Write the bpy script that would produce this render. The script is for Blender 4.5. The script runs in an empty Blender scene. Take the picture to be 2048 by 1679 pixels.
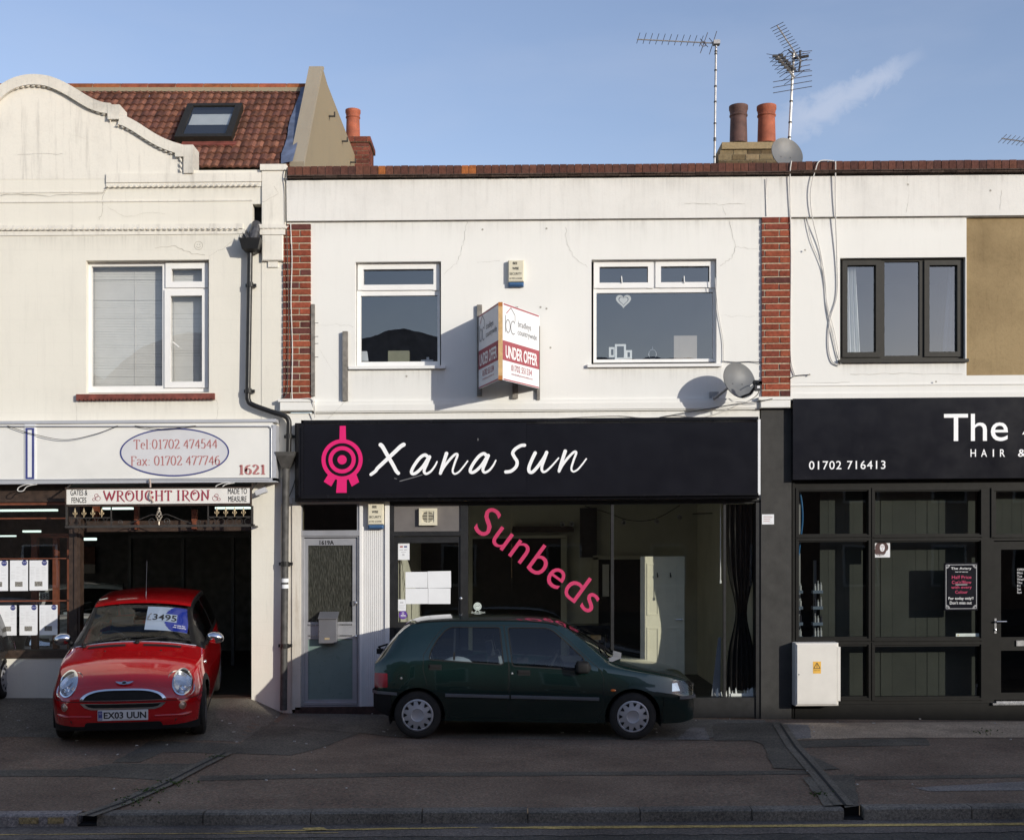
# A row of three small English shops on a low winter sun, photographed from across the street.
SUN_E = 3.75; SKY_S = .15; DUST = .35; CLOUD = (2.5, 3.25, 3.9, 1); SKY_TINT = (1.54, 1.31, 1.34, 1); FAR_H = 7.8
import bpy, bmesh, math, random
import numpy as np
from mathutils import Vector, Matrix

random.seed(7)
R = math.radians
scene = bpy.context.scene
COL = scene.collection

# ---------------------------------------------------------------- site
# X along the street, Y into the buildings (facade plane is Y = 0), Z up.
# Built heights are sheared to match image slopes, in metres per metre along X.
D = 15.5          # camera distance from the facade
FPX = 2370.0
HX, HY = 1024.0, 1095.0
CZ = 2.19
SHEAR = 0.0078  # vertical shear factor

def px_x(px, Y=0.0): return (px - HX) * (D + Y) / FPX
def px_z(py, Y=0.0): return CZ + (HY - py) * (D + Y) / FPX
def W(px, py, Y=0.0):
    """level (unsheared) facade point for an image pixel"""
    x = px_x(px, Y)
    return (x, Y, px_z(py, Y) - SHEAR * x)

WORLD_LOC = {}

class MB:
    """collects faces and links them as ONE mesh object"""
    def __init__(s, rise=True):
        s.v = []; s.f = []; s.m = []; s.c = []; s.mi = 0; s.col = (1, 1, 1); s.rise = rise
    def add(s, pts, faces, col=None):
        b = len(s.v); s.v += [tuple(p) for p in pts]
        for f in faces:
            s.f.append(tuple(b + i for i in f)); s.m.append(s.mi); s.c.append(col or s.col)
    def quad(s, a, b, c, d, col=None): s.add([a, b, c, d], [(0, 1, 2, 3)], col)
    def box(s, x0, x1, y0, y1, z0, z1, col=None):
        if x0 > x1: x0, x1 = x1, x0
        if y0 > y1: y0, y1 = y1, y0
        if z0 > z1: z0, z1 = z1, z0
        s.add([(x0, y0, z0), (x1, y0, z0), (x1, y1, z0), (x0, y1, z0), (x0, y0, z1), (x1, y0, z1), (x1, y1, z1), (x0, y1, z1)],
              [(0, 3, 2, 1), (4, 5, 6, 7), (0, 1, 5, 4), (1, 2, 6, 5), (2, 3, 7, 6), (3, 0, 4, 7)], col)
    def pb(s, px0, py0, px1, py1, yf, yb, col=None):
        """box whose front face (at Y=yf) covers the image-pixel rectangle"""
        k = (D + yf) / FPX
        xc = ((px0 + px1) / 2 - HX) * k
        f = lambda py: CZ + (HY - py) * k - SHEAR * xc
        s.box((px0 - HX) * k, (px1 - HX) * k, yf, yb, f(py1), f(py0), col)
    def chamfer(s, px0, py0, px1, py1, yf, yb, ch):
        """box with a bevelled front edge"""
        k = (D + yf) / FPX
        xc = ((px0 + px1) / 2 - HX) * k
        f = lambda py: CZ + (HY - py) * k - SHEAR * xc
        x0, x1, z0, z1 = (px0 - HX) * k, (px1 - HX) * k, f(py1), f(py0)
        p = [(x0 + ch, yf, z0 + ch), (x1 - ch, yf, z0 + ch), (x1 - ch, yf, z1 - ch), (x0 + ch, yf, z1 - ch)]
        q = [(x0, yf + ch, z0), (x1, yf + ch, z0), (x1, yf + ch, z1), (x0, yf + ch, z1)]
        r = [(x0, yb, z0), (x1, yb, z0), (x1, yb, z1), (x0, yb, z1)]
        fs = [(0, 1, 2, 3), (11, 10, 9, 8)]
        for o in (0, 4):
            for i in range(4):
                j = (i + 1) % 4
                fs.append((o + j, o + i, o + 4 + i, o + 4 + j))
        s.add(p + q + r, fs)
    def frame_box(s, o, u, v, n, a0, a1, b0, b1, c0, c1, col=None):
        o, u, v, n = Vector(o), Vector(u), Vector(v), Vector(n)
        P = lambda a, b, c: o + u * a + v * b + n * c
        s.add([P(a0, b0, c1), P(a1, b0, c1), P(a1, b1, c1), P(a0, b1, c1), P(a0, b0, c0), P(a1, b0, c0), P(a1, b1, c0), P(a0, b1, c0)],
              [(0, 1, 2, 3), (7, 6, 5, 4), (0, 4, 5, 1), (1, 5, 6, 2), (2, 6, 7, 3), (3, 7, 4, 0)], col)
    def rect_frame(s, px0, py0, px1, py1, w, yf, yb):
        """four bars, butted, around a rectangle; w in pixels (l, t, r, b) or one number"""
        l, t, r, b = w if isinstance(w, tuple) else (w,) * 4
        s.pb(px0, py0, px0 + l, py1, yf, yb); s.pb(px1 - r, py0, px1, py1, yf, yb)
        s.pb(px0 + l, py0, px1 - r, py0 + t, yf, yb); s.pb(px0 + l, py1 - b, px1 - r, py1, yf, yb)
    def prism(s, pts, d, col=None):
        """polygon (list of 3d points) extruded by vector d"""
        n = len(pts); d = Vector(d)
        q = [tuple(Vector(p) + d) for p in pts]
        s.add(list(pts) + q, [tuple(range(n)), tuple(range(2 * n - 1, n - 1, -1))] + [(i, (i + 1) % n, n + (i + 1) % n, n + i)[::-1] for i in range(n)], col)
    def tube(s, pts, r, seg=8, caps=True, col=None):
        pts = [Vector(p) for p in pts]; n = len(pts)
        rs = r if isinstance(r, (list, tuple)) else [r] * n
        t0 = (pts[1] - pts[0]).normalized()
        a = Vector((0, 0, 1)) if abs(t0.z) < .9 else Vector((1, 0, 0))
        u = t0.cross(a).normalized()
        vs = []
        for i, p in enumerate(pts):
            t = (pts[min(i + 1, n - 1)] - pts[max(i - 1, 0)]).normalized()
            u = (u - t * u.dot(t)).normalized(); w = t.cross(u)
            for k in range(seg):
                an = 2 * math.pi * k / seg
                vs.append(p + (u * math.cos(an) + w * math.sin(an)) * rs[i])
        fs = []
        for i in range(n - 1):
            for k in range(seg):
                j = (k + 1) % seg
                fs.append((i * seg + k, (i + 1) * seg + k, (i + 1) * seg + j, i * seg + j)[::-1])
        if caps:
            fs.append(tuple(range(seg))); fs.append(tuple(range((n - 1) * seg, n * seg))[::-1])
        s.add(vs, fs, col)
    def lathe(s, o, axis, prof, seg=32, col=None):
        """prof: (distance along axis, radius)"""
        o = Vector(o); t = Vector(axis).normalized()
        a = Vector((0, 0, 1)) if abs(t.z) < .9 else Vector((1, 0, 0))
        u = t.cross(a).normalized(); w = t.cross(u)
        vs = []; fs = []
        for h, r in prof:
            for k in range(seg):
                an = 2 * math.pi * k / seg
                vs.append(o + t * h + (u * math.cos(an) + w * math.sin(an)) * max(r, 1e-4))
        for i in range(len(prof) - 1):
            for k in range(seg):
                j = (k + 1) % seg
                fs.append((i * seg + k, i * seg + j, (i + 1) * seg + j, (i + 1) * seg + k))
        s.add(vs, fs, col)
    def ellipsoid(s, o, rx, ry, rz, seg=20, rings=12, rot=None, e=1.0):
        vs = []; fs = []; q = lambda a: math.copysign(abs(a) ** e, a)
        for i in range(rings + 1):
            th = math.pi * i / rings
            for k in range(seg):
                ph = 2 * math.pi * k / seg
                p = Vector((rx * q(math.sin(th)) * q(math.cos(ph)), ry * q(math.sin(th)) * q(math.sin(ph)), rz * q(math.cos(th))))
                if rot: p = rot @ p
                vs.append(Vector(o) + p)
        for i in range(rings):
            for k in range(seg):
                j = (k + 1) % seg
                fs.append((i * seg + k, (i + 1) * seg + k, (i + 1) * seg + j, i * seg + j))
        s.add(vs, fs)
    def ribbon(s, pts, widths, o, u, v, n, lift=0.0, col=None):
        """flat stroke along 2-D points (in the frame o,u,v) with the given widths and round ends"""
        o, u, v, n = Vector(o), Vector(u), Vector(v), Vector(n)
        P = lambda q: o + u * q[0] + v * q[1] + n * lift
        N = len(pts)
        ws = widths if isinstance(widths, (list, tuple)) else [widths] * N
        L = []; Rr = []
        for i in range(N):
            a = Vector(pts[max(i - 1, 0)]); b = Vector(pts[min(i + 1, N - 1)])
            d = (b - a)
            if d.length < 1e-9: d = Vector((1, 0))
            d.normalize(); nn = Vector((-d.y, d.x)); p = Vector(pts[i])
            L.append(p + nn * ws[i] / 2); Rr.append(p - nn * ws[i] / 2)
        for i in range(N - 1):
            s.add([P(Rr[i]), P(Rr[i + 1]), P(L[i + 1]), P(L[i])], [(0, 1, 2, 3)], col)
        return P
    def disc(s, c, r, o, u, v, n, lift=0.0, seg=14, ry=None, col=None):
        o, u, v, n = Vector(o), Vector(u), Vector(v), Vector(n); ry = ry or r
        s.add([o + u * (c[0] + r * math.cos(2 * math.pi * k / seg)) + v * (c[1] + ry * math.sin(2 * math.pi * k / seg)) + n * lift for k in range(seg)], [tuple(range(seg))], col)
    def ring(s, c, r0, r1, o, u, v, n, lift=0.0, seg=48, e=1.0, col=None):
        o, u, v, n = Vector(o), Vector(u), Vector(v), Vector(n)
        P = lambda r, k: o + u * (c[0] + r[0] * math.cos(2 * math.pi * k / seg)) + v * (c[1] + r[1] * math.sin(2 * math.pi * k / seg)) + n * lift
        a = r0 if isinstance(r0, tuple) else (r0, r0 * e); b = r1 if isinstance(r1, tuple) else (r1, r1 * e)
        vs = [P(a, k) for k in range(seg)] + [P(b, k) for k in range(seg)]
        s.add(vs, [(k, seg + k, seg + (k + 1) % seg, (k + 1) % seg) for k in range(seg)], col)
    def text(s, body, o, u, v, n, w, h, lift=0.0, bold=0.0, spacing=1.0, lines=1.0, align='CENTER', col=None):
        """text fitted to a w x h rectangle in the frame o (bottom left), u, v"""
        pts, fs = text_mesh(body, bold, spacing, lines, align)
        o, u, v, n = Vector(o), Vector(u), Vector(v), Vector(n)
        s.add([o + u * (p[0] * w) + v * (p[1] * h) + n * lift for p in pts], fs, col)
    def ptext(s, body, px0, py0, px1, py1, Y, **kw):
        """text fitted to an image-pixel rectangle on a plane facing the street"""
        a = W((px0 + px1) / 2, py1, Y); k = (D + Y) / FPX
        s.text(body, ((px0 - HX) * k, Y, a[2]), (1, 0, 0), (0, 0, 1), (0, -1, 0), (px1 - px0) * k, (py1 - py0) * k, **kw)
    def build(s, name, mat, parent=None, smooth=None):
        if s.rise: vs = [(x, y, z + SHEAR * x) for x, y, z in s.v]  # shears each vertex in Z along X
        else: vs = s.v
        off = Vector((0, 0, 0)); q = parent
        if s.rise:
            while q is not None:
                off += Vector(q.location); q = q.parent
            vs = [(x - off.x, y - off.y, z - off.z) for x, y, z in vs]
        me = bpy.data.meshes.new(name)
        me.from_pydata([tuple(p) for p in vs], [], s.f)
        mats = mat if isinstance(mat, (list, tuple)) else [mat]
        for m in mats: me.materials.append(m)
        if len(mats) > 1: me.polygons.foreach_set('material_index', s.m)
        if any(c != (1, 1, 1) for c in s.c):
            at = me.attributes.new('Col', 'FLOAT_COLOR', 'FACE')
            at.data.foreach_set('color', [k for c in s.c for k in (c[0], c[1], c[2], 1.0)])
        if smooth is not None:
            me.polygons.foreach_set('use_smooth', [True] * len(me.polygons))
            me.set_sharp_from_angle(angle=R(smooth))
        me.update()
        ob = bpy.data.objects.new(name, me); COL.objects.link(ob)
        if parent is not None: ob.parent = parent
        return ob

_TXT = {}
def text_mesh(body, bold, spacing, lines, align):
    key = (body, bold, spacing, lines, align)
    if key in _TXT: return _TXT[key]
    c = bpy.data.curves.new('lettering', 'FONT'); c.body = body; c.offset = bold; c.space_character = spacing; c.space_line = lines
    c.align_x = align; c.resolution_u = 4
    o = bpy.data.objects.new('lettering', c)
    m = o.to_mesh()
    pts = [(p.co.x, p.co.y) for p in m.vertices]; fs = [tuple(p.vertices) for p in m.polygons]
    o.to_mesh_clear(); bpy.data.objects.remove(o); bpy.data.curves.remove(c)
    x0 = min(p[0] for p in pts); x1 = max(p[0] for p in pts); y0 = min(p[1] for p in pts); y1 = max(p[1] for p in pts)
    pts = [((p[0] - x0) / (x1 - x0), (p[1] - y0) / (y1 - y0)) for p in pts]
    _TXT[key] = (pts, fs)
    return _TXT[key]

def tag(o, label, cat, group=None):
    o['label'] = label; o['category'] = cat
    if group: o['group'] = group
    return o
def thing(name, label, cat, loc=(0, 0, 0), group=None, rz=0.0):
    o = bpy.data.objects.new(name, None); COL.objects.link(o)
    o.empty_display_size = 0.2
    x, y, z = loc; o.location = (x, y, z); o.rotation_euler = (0, 0, rz)
    return tag(o, label, cat, group)
def structure(o): o['kind'] = 'structure'; return o
def copy_tree(o, parent=None, mats=None):
    c = o.copy(); COL.objects.link(c)
    if parent is not None:
        c.parent = parent; c.matrix_parent_inverse = o.matrix_parent_inverse.copy()
    if mats:
        for sl in c.material_slots:
            if sl.material and sl.material.name in mats:
                m = mats[sl.material.name]; sl.link = 'OBJECT'; sl.material = m
    for ch in list(o.children):
        copy_tree(ch, c, mats)
    return c
def shift_copy(o, dx, dy=0.0, dz=0.0, label=None):
    c = copy_tree(o)
    c.location = (o.location.x + dx, o.location.y + dy, o.location.z + dz + SHEAR * dx)
    if label: c['label'] = label
    return c

def smooth_pts(pts, sub=6):
    """Catmull-Rom through points of any dimension"""
    P = [np.array(p, float) for p in pts]; out = []
    for i in range(len(P) - 1):
        p0 = P[max(i - 1, 0)]; p1 = P[i]; p2 = P[i + 1]; p3 = P[min(i + 2, len(P) - 1)]
        for k in range(sub):
            t = k / sub
            out.append(tuple(.5 * ((2 * p1) + (-p0 + p2) * t + (2 * p0 - 5 * p1 + 4 * p2 - p3) * t * t + (-p0 + 3 * p1 - 3 * p2 + p3) * t ** 3)))
    out.append(tuple(P[-1]))
    return out

# ---------------------------------------------------------------- materials
class NT:
    def __init__(s, name):
        s.m = bpy.data.materials.new(name); s.m.use_nodes = True; s.t = s.m.node_tree; s.t.nodes.clear()
        s.out = s.n('ShaderNodeOutputMaterial')
    def n(s, typ, **kw):
        x = s.t.nodes.new(typ)
        for k, v in kw.items():
            if k.startswith('i_'): x.inputs[k[2:].replace('_', ' ')].default_value = v
            else: setattr(x, k, v)
        return x
    def l(s, a, b): s.t.links.new(a, b)
    def coord(s, scale=(1, 1, 1)):
        tc = s.n('ShaderNodeNewGeometry'); mp = s.n('ShaderNodeMapping'); mp.inputs['Scale'].default_value = scale
        s.l(tc.outputs['Position'], mp.inputs['Vector']); return mp.outputs['Vector']
    def ocoord(s, scale=(1, 1, 1)):
        tc = s.n('ShaderNodeTexCoord'); mp = s.n('ShaderNodeMapping'); mp.inputs['Scale'].default_value = scale
        s.l(tc.outputs['Object'], mp.inputs['Vector']); return mp.outputs['Vector']
    def noise(s, vec, scale, detail=4, rough=.55):
        x = s.n('ShaderNodeTexNoise'); x.inputs['Scale'].default_value = scale; x.inputs['Detail'].default_value = detail; x.inputs['Roughness'].default_value = rough
        s.l(vec, x.inputs['Vector']); return x.outputs['Fac']
    def ramp(s, fac, stops):
        x = s.n('ShaderNodeValToRGB'); cr = x.color_ramp
        while len(cr.elements) < len(stops): cr.elements.new(.5)
        for e, (p, c) in zip(cr.elements, stops):
            e.position = p; e.color = (*c, 1) if len(c) == 3 else c
        s.l(fac, x.inputs['Fac']); return x.outputs['Color']
    def mix(s, fac, a, b, mode='MIX'):
        x = s.n('ShaderNodeMix', data_type='RGBA', blend_type=mode)
        for sock, val in ((x.inputs[0], fac), (x.inputs[6], a), (x.inputs[7], b)):
            if hasattr(val, 'links'): s.l(val, sock)
            elif isinstance(val, (tuple, list)): sock.default_value = (*val, 1) if len(val) == 3 else val
            else: sock.default_value = val
        return x.outputs[2]
    def math(s, op, a, b=None):
        x = s.n('ShaderNodeMath', operation=op)
        for i, v in enumerate((a, b)):
            if v is None: continue
            if hasattr(v, 'links'): s.l(v, x.inputs[i])
            else: x.inputs[i].default_value = v
        return x.outputs[0]
    def bump(s, h, strength=.3, dist=.01):
        x = s.n('ShaderNodeBump'); x.inputs['Strength'].default_value = strength; x.inputs['Distance'].default_value = dist
        s.l(h, x.inputs['Height']); return x.outputs['Normal']
    def pbsdf(s, col, rough=.6, metal=0.0, normal=None, coat=0.0, spec=.5):
        b = s.n('ShaderNodeBsdfPrincipled')
        for k, v in (('Base Color', col), ('Roughness', rough), ('Metallic', metal)):
            if hasattr(v, 'links'): s.l(v, b.inputs[k])
            else: b.inputs[k].default_value = (*v, 1) if isinstance(v, tuple) else v
        b.inputs['Coat Weight'].default_value = coat; b.inputs['Coat Roughness'].default_value = .03
        b.inputs['Specular IOR Level'].default_value = spec
        if normal is not None: s.l(normal, b.inputs['Normal'])
        s.l(b.outputs[0], s.out.inputs['Surface']); return b

def simple(name, col, rough=.55, metal=0.0, var=.12, scale=6.0, bump=0.0, bscale=80.0, coat=0.0, spec=.5):
    t = NT(name); v = t.coord()
    f = t.noise(v, scale, 5)
    c = t.ramp(f, [(.3, tuple(k * (1 - var) for k in col)), (.7, tuple(min(k * (1 + var), 1) for k in col))])
    nm = None
    if bump: nm = t.bump(t.noise(v, bscale, 3), bump, .004)
    r = t.math('ADD', t.math('MULTIPLY', t.noise(v, scale * 2.3, 3), .2), rough - .1)
    t.pbsdf(c, r, metal, nm, coat, spec)
    return t.m

def plaster(name, col, dirt=(.33, .31, .28), amount=.6, bump=.25, joints=None, streak=1.0):
    """painted render: grime clouds, rain streaks, brush texture, optional ashlar lines"""
    t = NT(name); v = t.coord()
    big = t.noise(v, .9, 6, .62)
    streaks = t.noise(t.coord((7.0, 1.0, .55)), 1.6, 6, .7)
    fine = t.noise(v, 26, 5, .7)
    mask = t.ramp(big, [(.47, (0, 0, 0)), (.78, (1, 1, 1))])
    m2 = t.ramp(streaks, [(.52, (0, 0, 0)), (.8, (1, 1, 1))])
    m3 = t.ramp(fine, [(.5, (0, 0, 0)), (.82, (1, 1, 1))])
    f = t.math('MULTIPLY', t.math('ADD', t.math('MULTIPLY', m2, .55 * streak), t.math('ADD', t.math('MULTIPLY', mask, .5), t.math('MULTIPLY', m3, .22))), amount * .5)
    c = t.mix(f, col, dirt)
    tone = t.noise(v, .35, 3)
    c = t.mix(t.math('MULTIPLY', tone, .16), c, tuple(k * .8 for k in col))
    h = t.math('ADD', t.math('MULTIPLY', t.noise(v, 45, 4, .7), .6), t.math('MULTIPLY', t.noise(v, 3.5, 4), 2.2))
    if joints:
        mp = t.n('ShaderNodeMapping'); mp.inputs['Rotation'].default_value = (R(90), 0, 0)
        g = t.n('ShaderNodeNewGeometry'); t.l(g.outputs['Position'], mp.inputs['Vector'])
        br = t.n('ShaderNodeTexBrick'); t.l(mp.outputs['Vector'], br.inputs['Vector'])
        br.inputs['Scale'].default_value = 1.0; br.inputs['Brick Width'].default_value = joints[0]; br.inputs['Row Height'].default_value = joints[1]
        br.inputs['Mortar Size'].default_value = .0035; br.inputs['Mortar Smooth'].default_value = .4
        h = t.math('SUBTRACT', h, t.math('MULTIPLY', br.outputs['Fac'], .9))
        c = t.mix(t.math('MULTIPLY', br.outputs['Fac'], .10), c, tuple(k * .6 for k in col))
    t.pbsdf(c, .85, 0, t.bump(h, bump, .006), spec=.25)
    return t.m

def tinted(name, rough=.9, scale=18.0, var=.35, bump=.5, grime=None):
    """colour from the face attribute Col (one tone per brick or tile), mottled"""
    t = NT(name); a = t.n('ShaderNodeAttribute', attribute_name='Col'); v = t.coord()
    f = t.noise(v, scale, 6, .65)
    c = t.mix(1.0, a.outputs['Color'], t.ramp(f, [(.3, (1 - var,) * 3), (.72, (1 + var * .5,) * 3)]), 'MULTIPLY')
    if grime:
        g = t.ramp(t.noise(v, 2.2, 6, .65), [(.5, (0, 0, 0)), (.75, (1, 1, 1))])
        c = t.mix(t.math('MULTIPLY', g, grime[1]), c, grime[0])
    t.pbsdf(c, rough, 0, t.bump(t.noise(v, 70, 4, .7), bump, .004), spec=.2)
    return t.m

def window_glass(name, gain=1.0, base=.0, tint=(.80, .84, .82), rough=.0, ripple=.0, rscale=1.2):
    t = NT(name)
    ge = t.n('ShaderNodeNewGeometry'); dp = t.n('ShaderNodeVectorMath', operation='DOT_PRODUCT'); t.l(ge.outputs['Normal'], dp.inputs[0]); t.l(ge.outputs['Incoming'], dp.inputs[1])
    sch = t.math('ADD', t.math('MULTIPLY', t.math('POWER', t.math('SUBTRACT', 1.0, t.math('ABSOLUTE', dp.outputs['Value'])), 5), .92), .075)
    f = t.math('ADD', t.math('MULTIPLY', sch, gain), base)
    cl = t.n('ShaderNodeClamp'); t.l(f, cl.inputs['Value'])
    tr = t.n('ShaderNodeBsdfTransparent'); tr.inputs['Color'].default_value = (*tint, 1)
    gl = t.n('ShaderNodeBsdfGlossy'); gl.inputs['Roughness'].default_value = rough
    if ripple:
        nm = t.bump(t.noise(t.coord(), rscale, 2), ripple, .05); t.l(nm, gl.inputs['Normal'])
    mx = t.n('ShaderNodeMixShader'); t.l(cl.outputs[0], mx.inputs[0]); t.l(tr.outputs[0], mx.inputs[1]); t.l(gl.outputs[0], mx.inputs[2])
    t.l(mx.outputs[0], t.out.inputs['Surface'])
    return t.m

def car_paint(name, col, flake=.0, rough=.25, dust_up=.03):
    t = NT(name); v = t.ocoord()
    f = t.noise(v, 2.5, 4)
    c = t.ramp(f, [(.3, tuple(k * .92 for k in col)), (.7, tuple(k * 1.06 for k in col))])
    dust = t.ramp(t.noise(v, 30, 5, .7), [(.45, (0, 0, 0)), (.8, (1, 1, 1))])
    geo = t.n('ShaderNodeNewGeometry'); sx = t.n('ShaderNodeSeparateXYZ'); t.l(geo.outputs['Normal'], sx.inputs[0])
    up = t.math('MULTIPLY', t.math('MAXIMUM', sx.outputs['Z'], 0), dust_up)
    c = t.mix(t.math('ADD', up, t.math('MULTIPLY', dust, dust_up * .3)), c, (.16, .15, .14))
    r = t.math('ADD', t.math('MULTIPLY', t.noise(v, 5, 2), .05), rough)
    t.pbsdf(c, r, flake, None, 1.0, .5)
    return t.m

def asphalt(name, col, speck=(.32, .27, .24), red=None, amount=.5):
    t = NT(name); v = t.coord()
    n1 = t.noise(v, 1.1, 6, .6); n2 = t.noise(v, 9, 5, .7); n3 = t.noise(v, 90, 3, .8); n4 = t.noise(v, 38, 2, .5)
    c = t.ramp(n1, [(.3, tuple(k * .62 for k in col)), (.7, tuple(k * 1.38 for k in col))])
    c = t.mix(t.math('MULTIPLY', t.ramp(n2, [(.4, (0, 0, 0)), (.75, (1, 1, 1))]), .45), c, tuple(k * .62 for k in col))
    if red: c = t.mix(t.math('MULTIPLY', t.ramp(n4, [(.45, (0, 0, 0)), (.62, (1, 1, 1))]), .55), c, red)
    vo = t.n('ShaderNodeTexVoronoi'); vo.inputs['Scale'].default_value = 34; t.l(v, vo.inputs['Vector'])
    grain = t.ramp(t.noise(v, 42, 5, .85), [(.36, (.35, .35, .36)), (.5, (1, 1, 1)), (.64, (1.8, 1.72, 1.65))]); c = t.mix(.85, c, grain, 'MULTIPLY')
    v2 = t.n('ShaderNodeTexVoronoi'); v2.inputs['Scale'].default_value = 3.2; t.l(v, v2.inputs['Vector']); gum = t.ramp(v2.outputs['Distance'], [(.045, (1, 1, 1)), (.06, (0, 0, 0))]); c = t.mix(t.math('MULTIPLY', gum, .35), c, tuple(k * .45 for k in col))
    sp = t.ramp(vo.outputs['Distance'], [(.14, (1, 1, 1)), (.24, (0, 0, 0))])
    speck = tuple(min(k * 1.5, .8) for k in speck)
    c = t.mix(t.math('MULTIPLY', t.math('MULTIPLY', sp, t.ramp(n4, [(.5, (0, 0, 0)), (.6, (1, 1, 1))])), amount), c, speck)
    t.pbsdf(c, .92, 0, t.bump(t.math('ADD', n3, t.math('MULTIPLY', n4, .6)), .7, .006), spec=.25)
    return t.m
# ---------------------------------------------------------------- shared materials
M = {}
M['cream'] = plaster('cream_render', (.745, .715, .635), amount=.55, bump=.22, joints=(.46, .304))
M['cream_plain'] = plaster('cream_plain_render', (.745, .715, .645), dirt=(.24, .22, .20), amount=1.25, bump=.3, streak=1.6)
M['white'] = plaster('white_render', (.78, .77, .735), amount=.28, bump=.15)
M['white_dirty'] = plaster('white_weathered_render', (.74, .725, .69), dirt=(.33, .31, .29), amount=1.0, bump=.3, streak=.9)
M['brown_render'] = plaster('bare_brown_render', (.32, .235, .125), dirt=(.14, .095, .045), amount=3.2, bump=.6, streak=.35)
M['gable_render'] = plaster('gable_render', (.27, .225, .15), dirt=(.17, .14, .11), amount=1.1, bump=.35)
M['crack'] = simple('crack_line', (.36, .34, .30), .95)
M['brick'] = tinted('pier_brick', .9, 22, .4)
M['creasing'] = tinted('tile_creasing', .9, 22, .5)
M['tile'] = tinted('roof_tile', .85, 9, .45, .4, ((.035, .028, .022), .55))
M['upvc'] = simple('white_window_plastic', (.80, .79, .77), .35, var=.03)
M['brownwood'] = simple('dark_brown_timber', (.045, .028, .02), .5, var=.4, scale=14)
M['redwood'] = simple('varnished_red_timber', (.16, .05, .025), .45, var=.3, scale=12)
M['blackframe'] = simple('black_shopfront_paint', (.012, .012, .013), .45, var=.3, scale=9)
M['charcoal'] = simple('charcoal_masonry_paint', (.030, .0285, .0265), .75, var=.25, scale=5, bump=.3)
M['darkframe'] = simple('dark_grain_window_frame', (.022, .020, .016), .5, var=.25, scale=30, spec=.3)
M['darkmetal'] = simple('dark_ironwork', (.035, .031, .028), .6, var=.3, scale=20)
M['alu'] = simple('dull_aluminium', (.42, .42, .44), .45, .55, var=.08)
M['steel'] = simple('bright_steel', (.62, .62, .63), .28, .9, var=.06)
M['chrome'] = simple('chrome', (.80, .80, .82), .07, 1.0, var=.02)
M['mast'] = simple('weathered_mast_metal', (.34, .34, .35), .5, .5, var=.2, scale=20)
M['rod'] = simple('dark_aerial_rod', (.10, .10, .12), .5, .4, var=.2)
M['pipe'] = simple('black_pipe_paint', (.011, .0105, .010), .4, var=.4, scale=9)
M['pipe_grey'] = simple('grey_rusty_pipe_paint', (.065, .062, .058), .6, var=.45, scale=11)
M['cable_w'] = simple('white_cable', (.60, .58, .55), .6)
M['cable_k'] = simple('black_cable', (.02, .02, .02), .6)
M['terracotta'] = simple('terracotta_sill', (.17, .045, .032), .7, var=.4, scale=9)
M['pot'] = simple('terracotta_pot', (.30, .085, .045), .8, var=.3, scale=6)
M['pot_dark'] = simple('sooty_pot', (.10, .052, .045), .8, var=.4, scale=5)
M['lead'] = simple('lead_flashing', (.13, .16, .24), .55, .2, var=.35, scale=7)
M['timber_grey'] = simple('weathered_timber_and_shadow_line', (.20, .185, .165), .9, var=.35, scale=14, bump=.3)  # also colours the strips drawn as shadow lines under the friezes
M['pine'] = simple('raw_pine', (.55, .36, .17), .8, var=.2, scale=16)
M['orange_tag'] = simple('orange_block', (.45, .17, .04), .8)
M['dish'] = simple('grey_dish_enamel', (.135, .14, .145), .5, var=.12, scale=5)
M['dishdark'] = simple('dark_plastic', (.025, .025, .027), .5)
M['alarm'] = simple('cream_alarm_plastic', (.66, .61, .47), .5, var=.06)
M['alarm_blue'] = simple('blue_strobe_lens', (.05, .12, .25), .3)
M['ink'] = simple('black_ink', (.012, .012, .013), .6, var=.02)
M['ink_soft'] = simple('grey_ink', (.16, .16, .17), .7, var=.02)
M['paper'] = simple('white_paper', (.74, .75, .77), .8, var=.03)
M['white_letter'] = simple('white_vinyl', (.86, .86, .87), .5, var=.01)
M['pink'] = simple('magenta_vinyl', (.70, .008, .15), .5, var=.02)
M['pink_window'] = simple('pink_window_vinyl', (.52, .030, .115), .5, var=.02)
M['signblack'] = simple('black_sign_acrylic', (.010, .010, .013), .25, var=.15, scale=3, spec=.25)
M['signwhite'] = simple('white_lightbox_acrylic', (.745, .735, .70), .35, var=.05, scale=2)
M['signgrey'] = simple('grey_print', (.52, .52, .54), .5, var=.03)
M['maroon'] = simple('faded_maroon_print', (.36, .10, .10), .6, var=.08)
M['crimson'] = simple('crimson_print', (.30, .03, .055), .6, var=.06)
M['navy'] = simple('navy_print', (.045, .055, .20), .6)
M['gold'] = simple('faded_gold_paint', (.42, .33, .20), .5, .3)
M['yellow'] = simple('warning_yellow', (.75, .42, .06), .6)
M['cabinet'] = simple('cabinet_grp', (.68, .65, .60), .6, var=.04)
M['room'] = simple('room_wall', (.50, .50, .44), .9, var=.1, scale=2)
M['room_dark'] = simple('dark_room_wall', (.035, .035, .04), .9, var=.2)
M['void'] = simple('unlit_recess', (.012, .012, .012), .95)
M['blind'] = simple('white_blind_slat', (.64, .65, .645), .6, var=.04)
M['curtain'] = simple('white_curtain_cloth', (.70, .71, .70), .9, var=.05)
M['moss'] = simple('moss', (.055, .085, .018), .95, var=.4, scale=20, bump=.5)
M['glass_up'] = window_glass('upper_window_glass', 1.5, .09, (.84, .87, .88), .0, .06, 1.1)
M['glass_shop'] = window_glass('shop_window_glass', .5, .0, (.94, .95, .91), .0, .02, .8)
M['glass_car'] = window_glass('car_glass', .9, .0, (.70, .77, .80))
M['glass_screen'] = window_glass('windscreen_glass', .8, .0, (.58, .64, .72))
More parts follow.
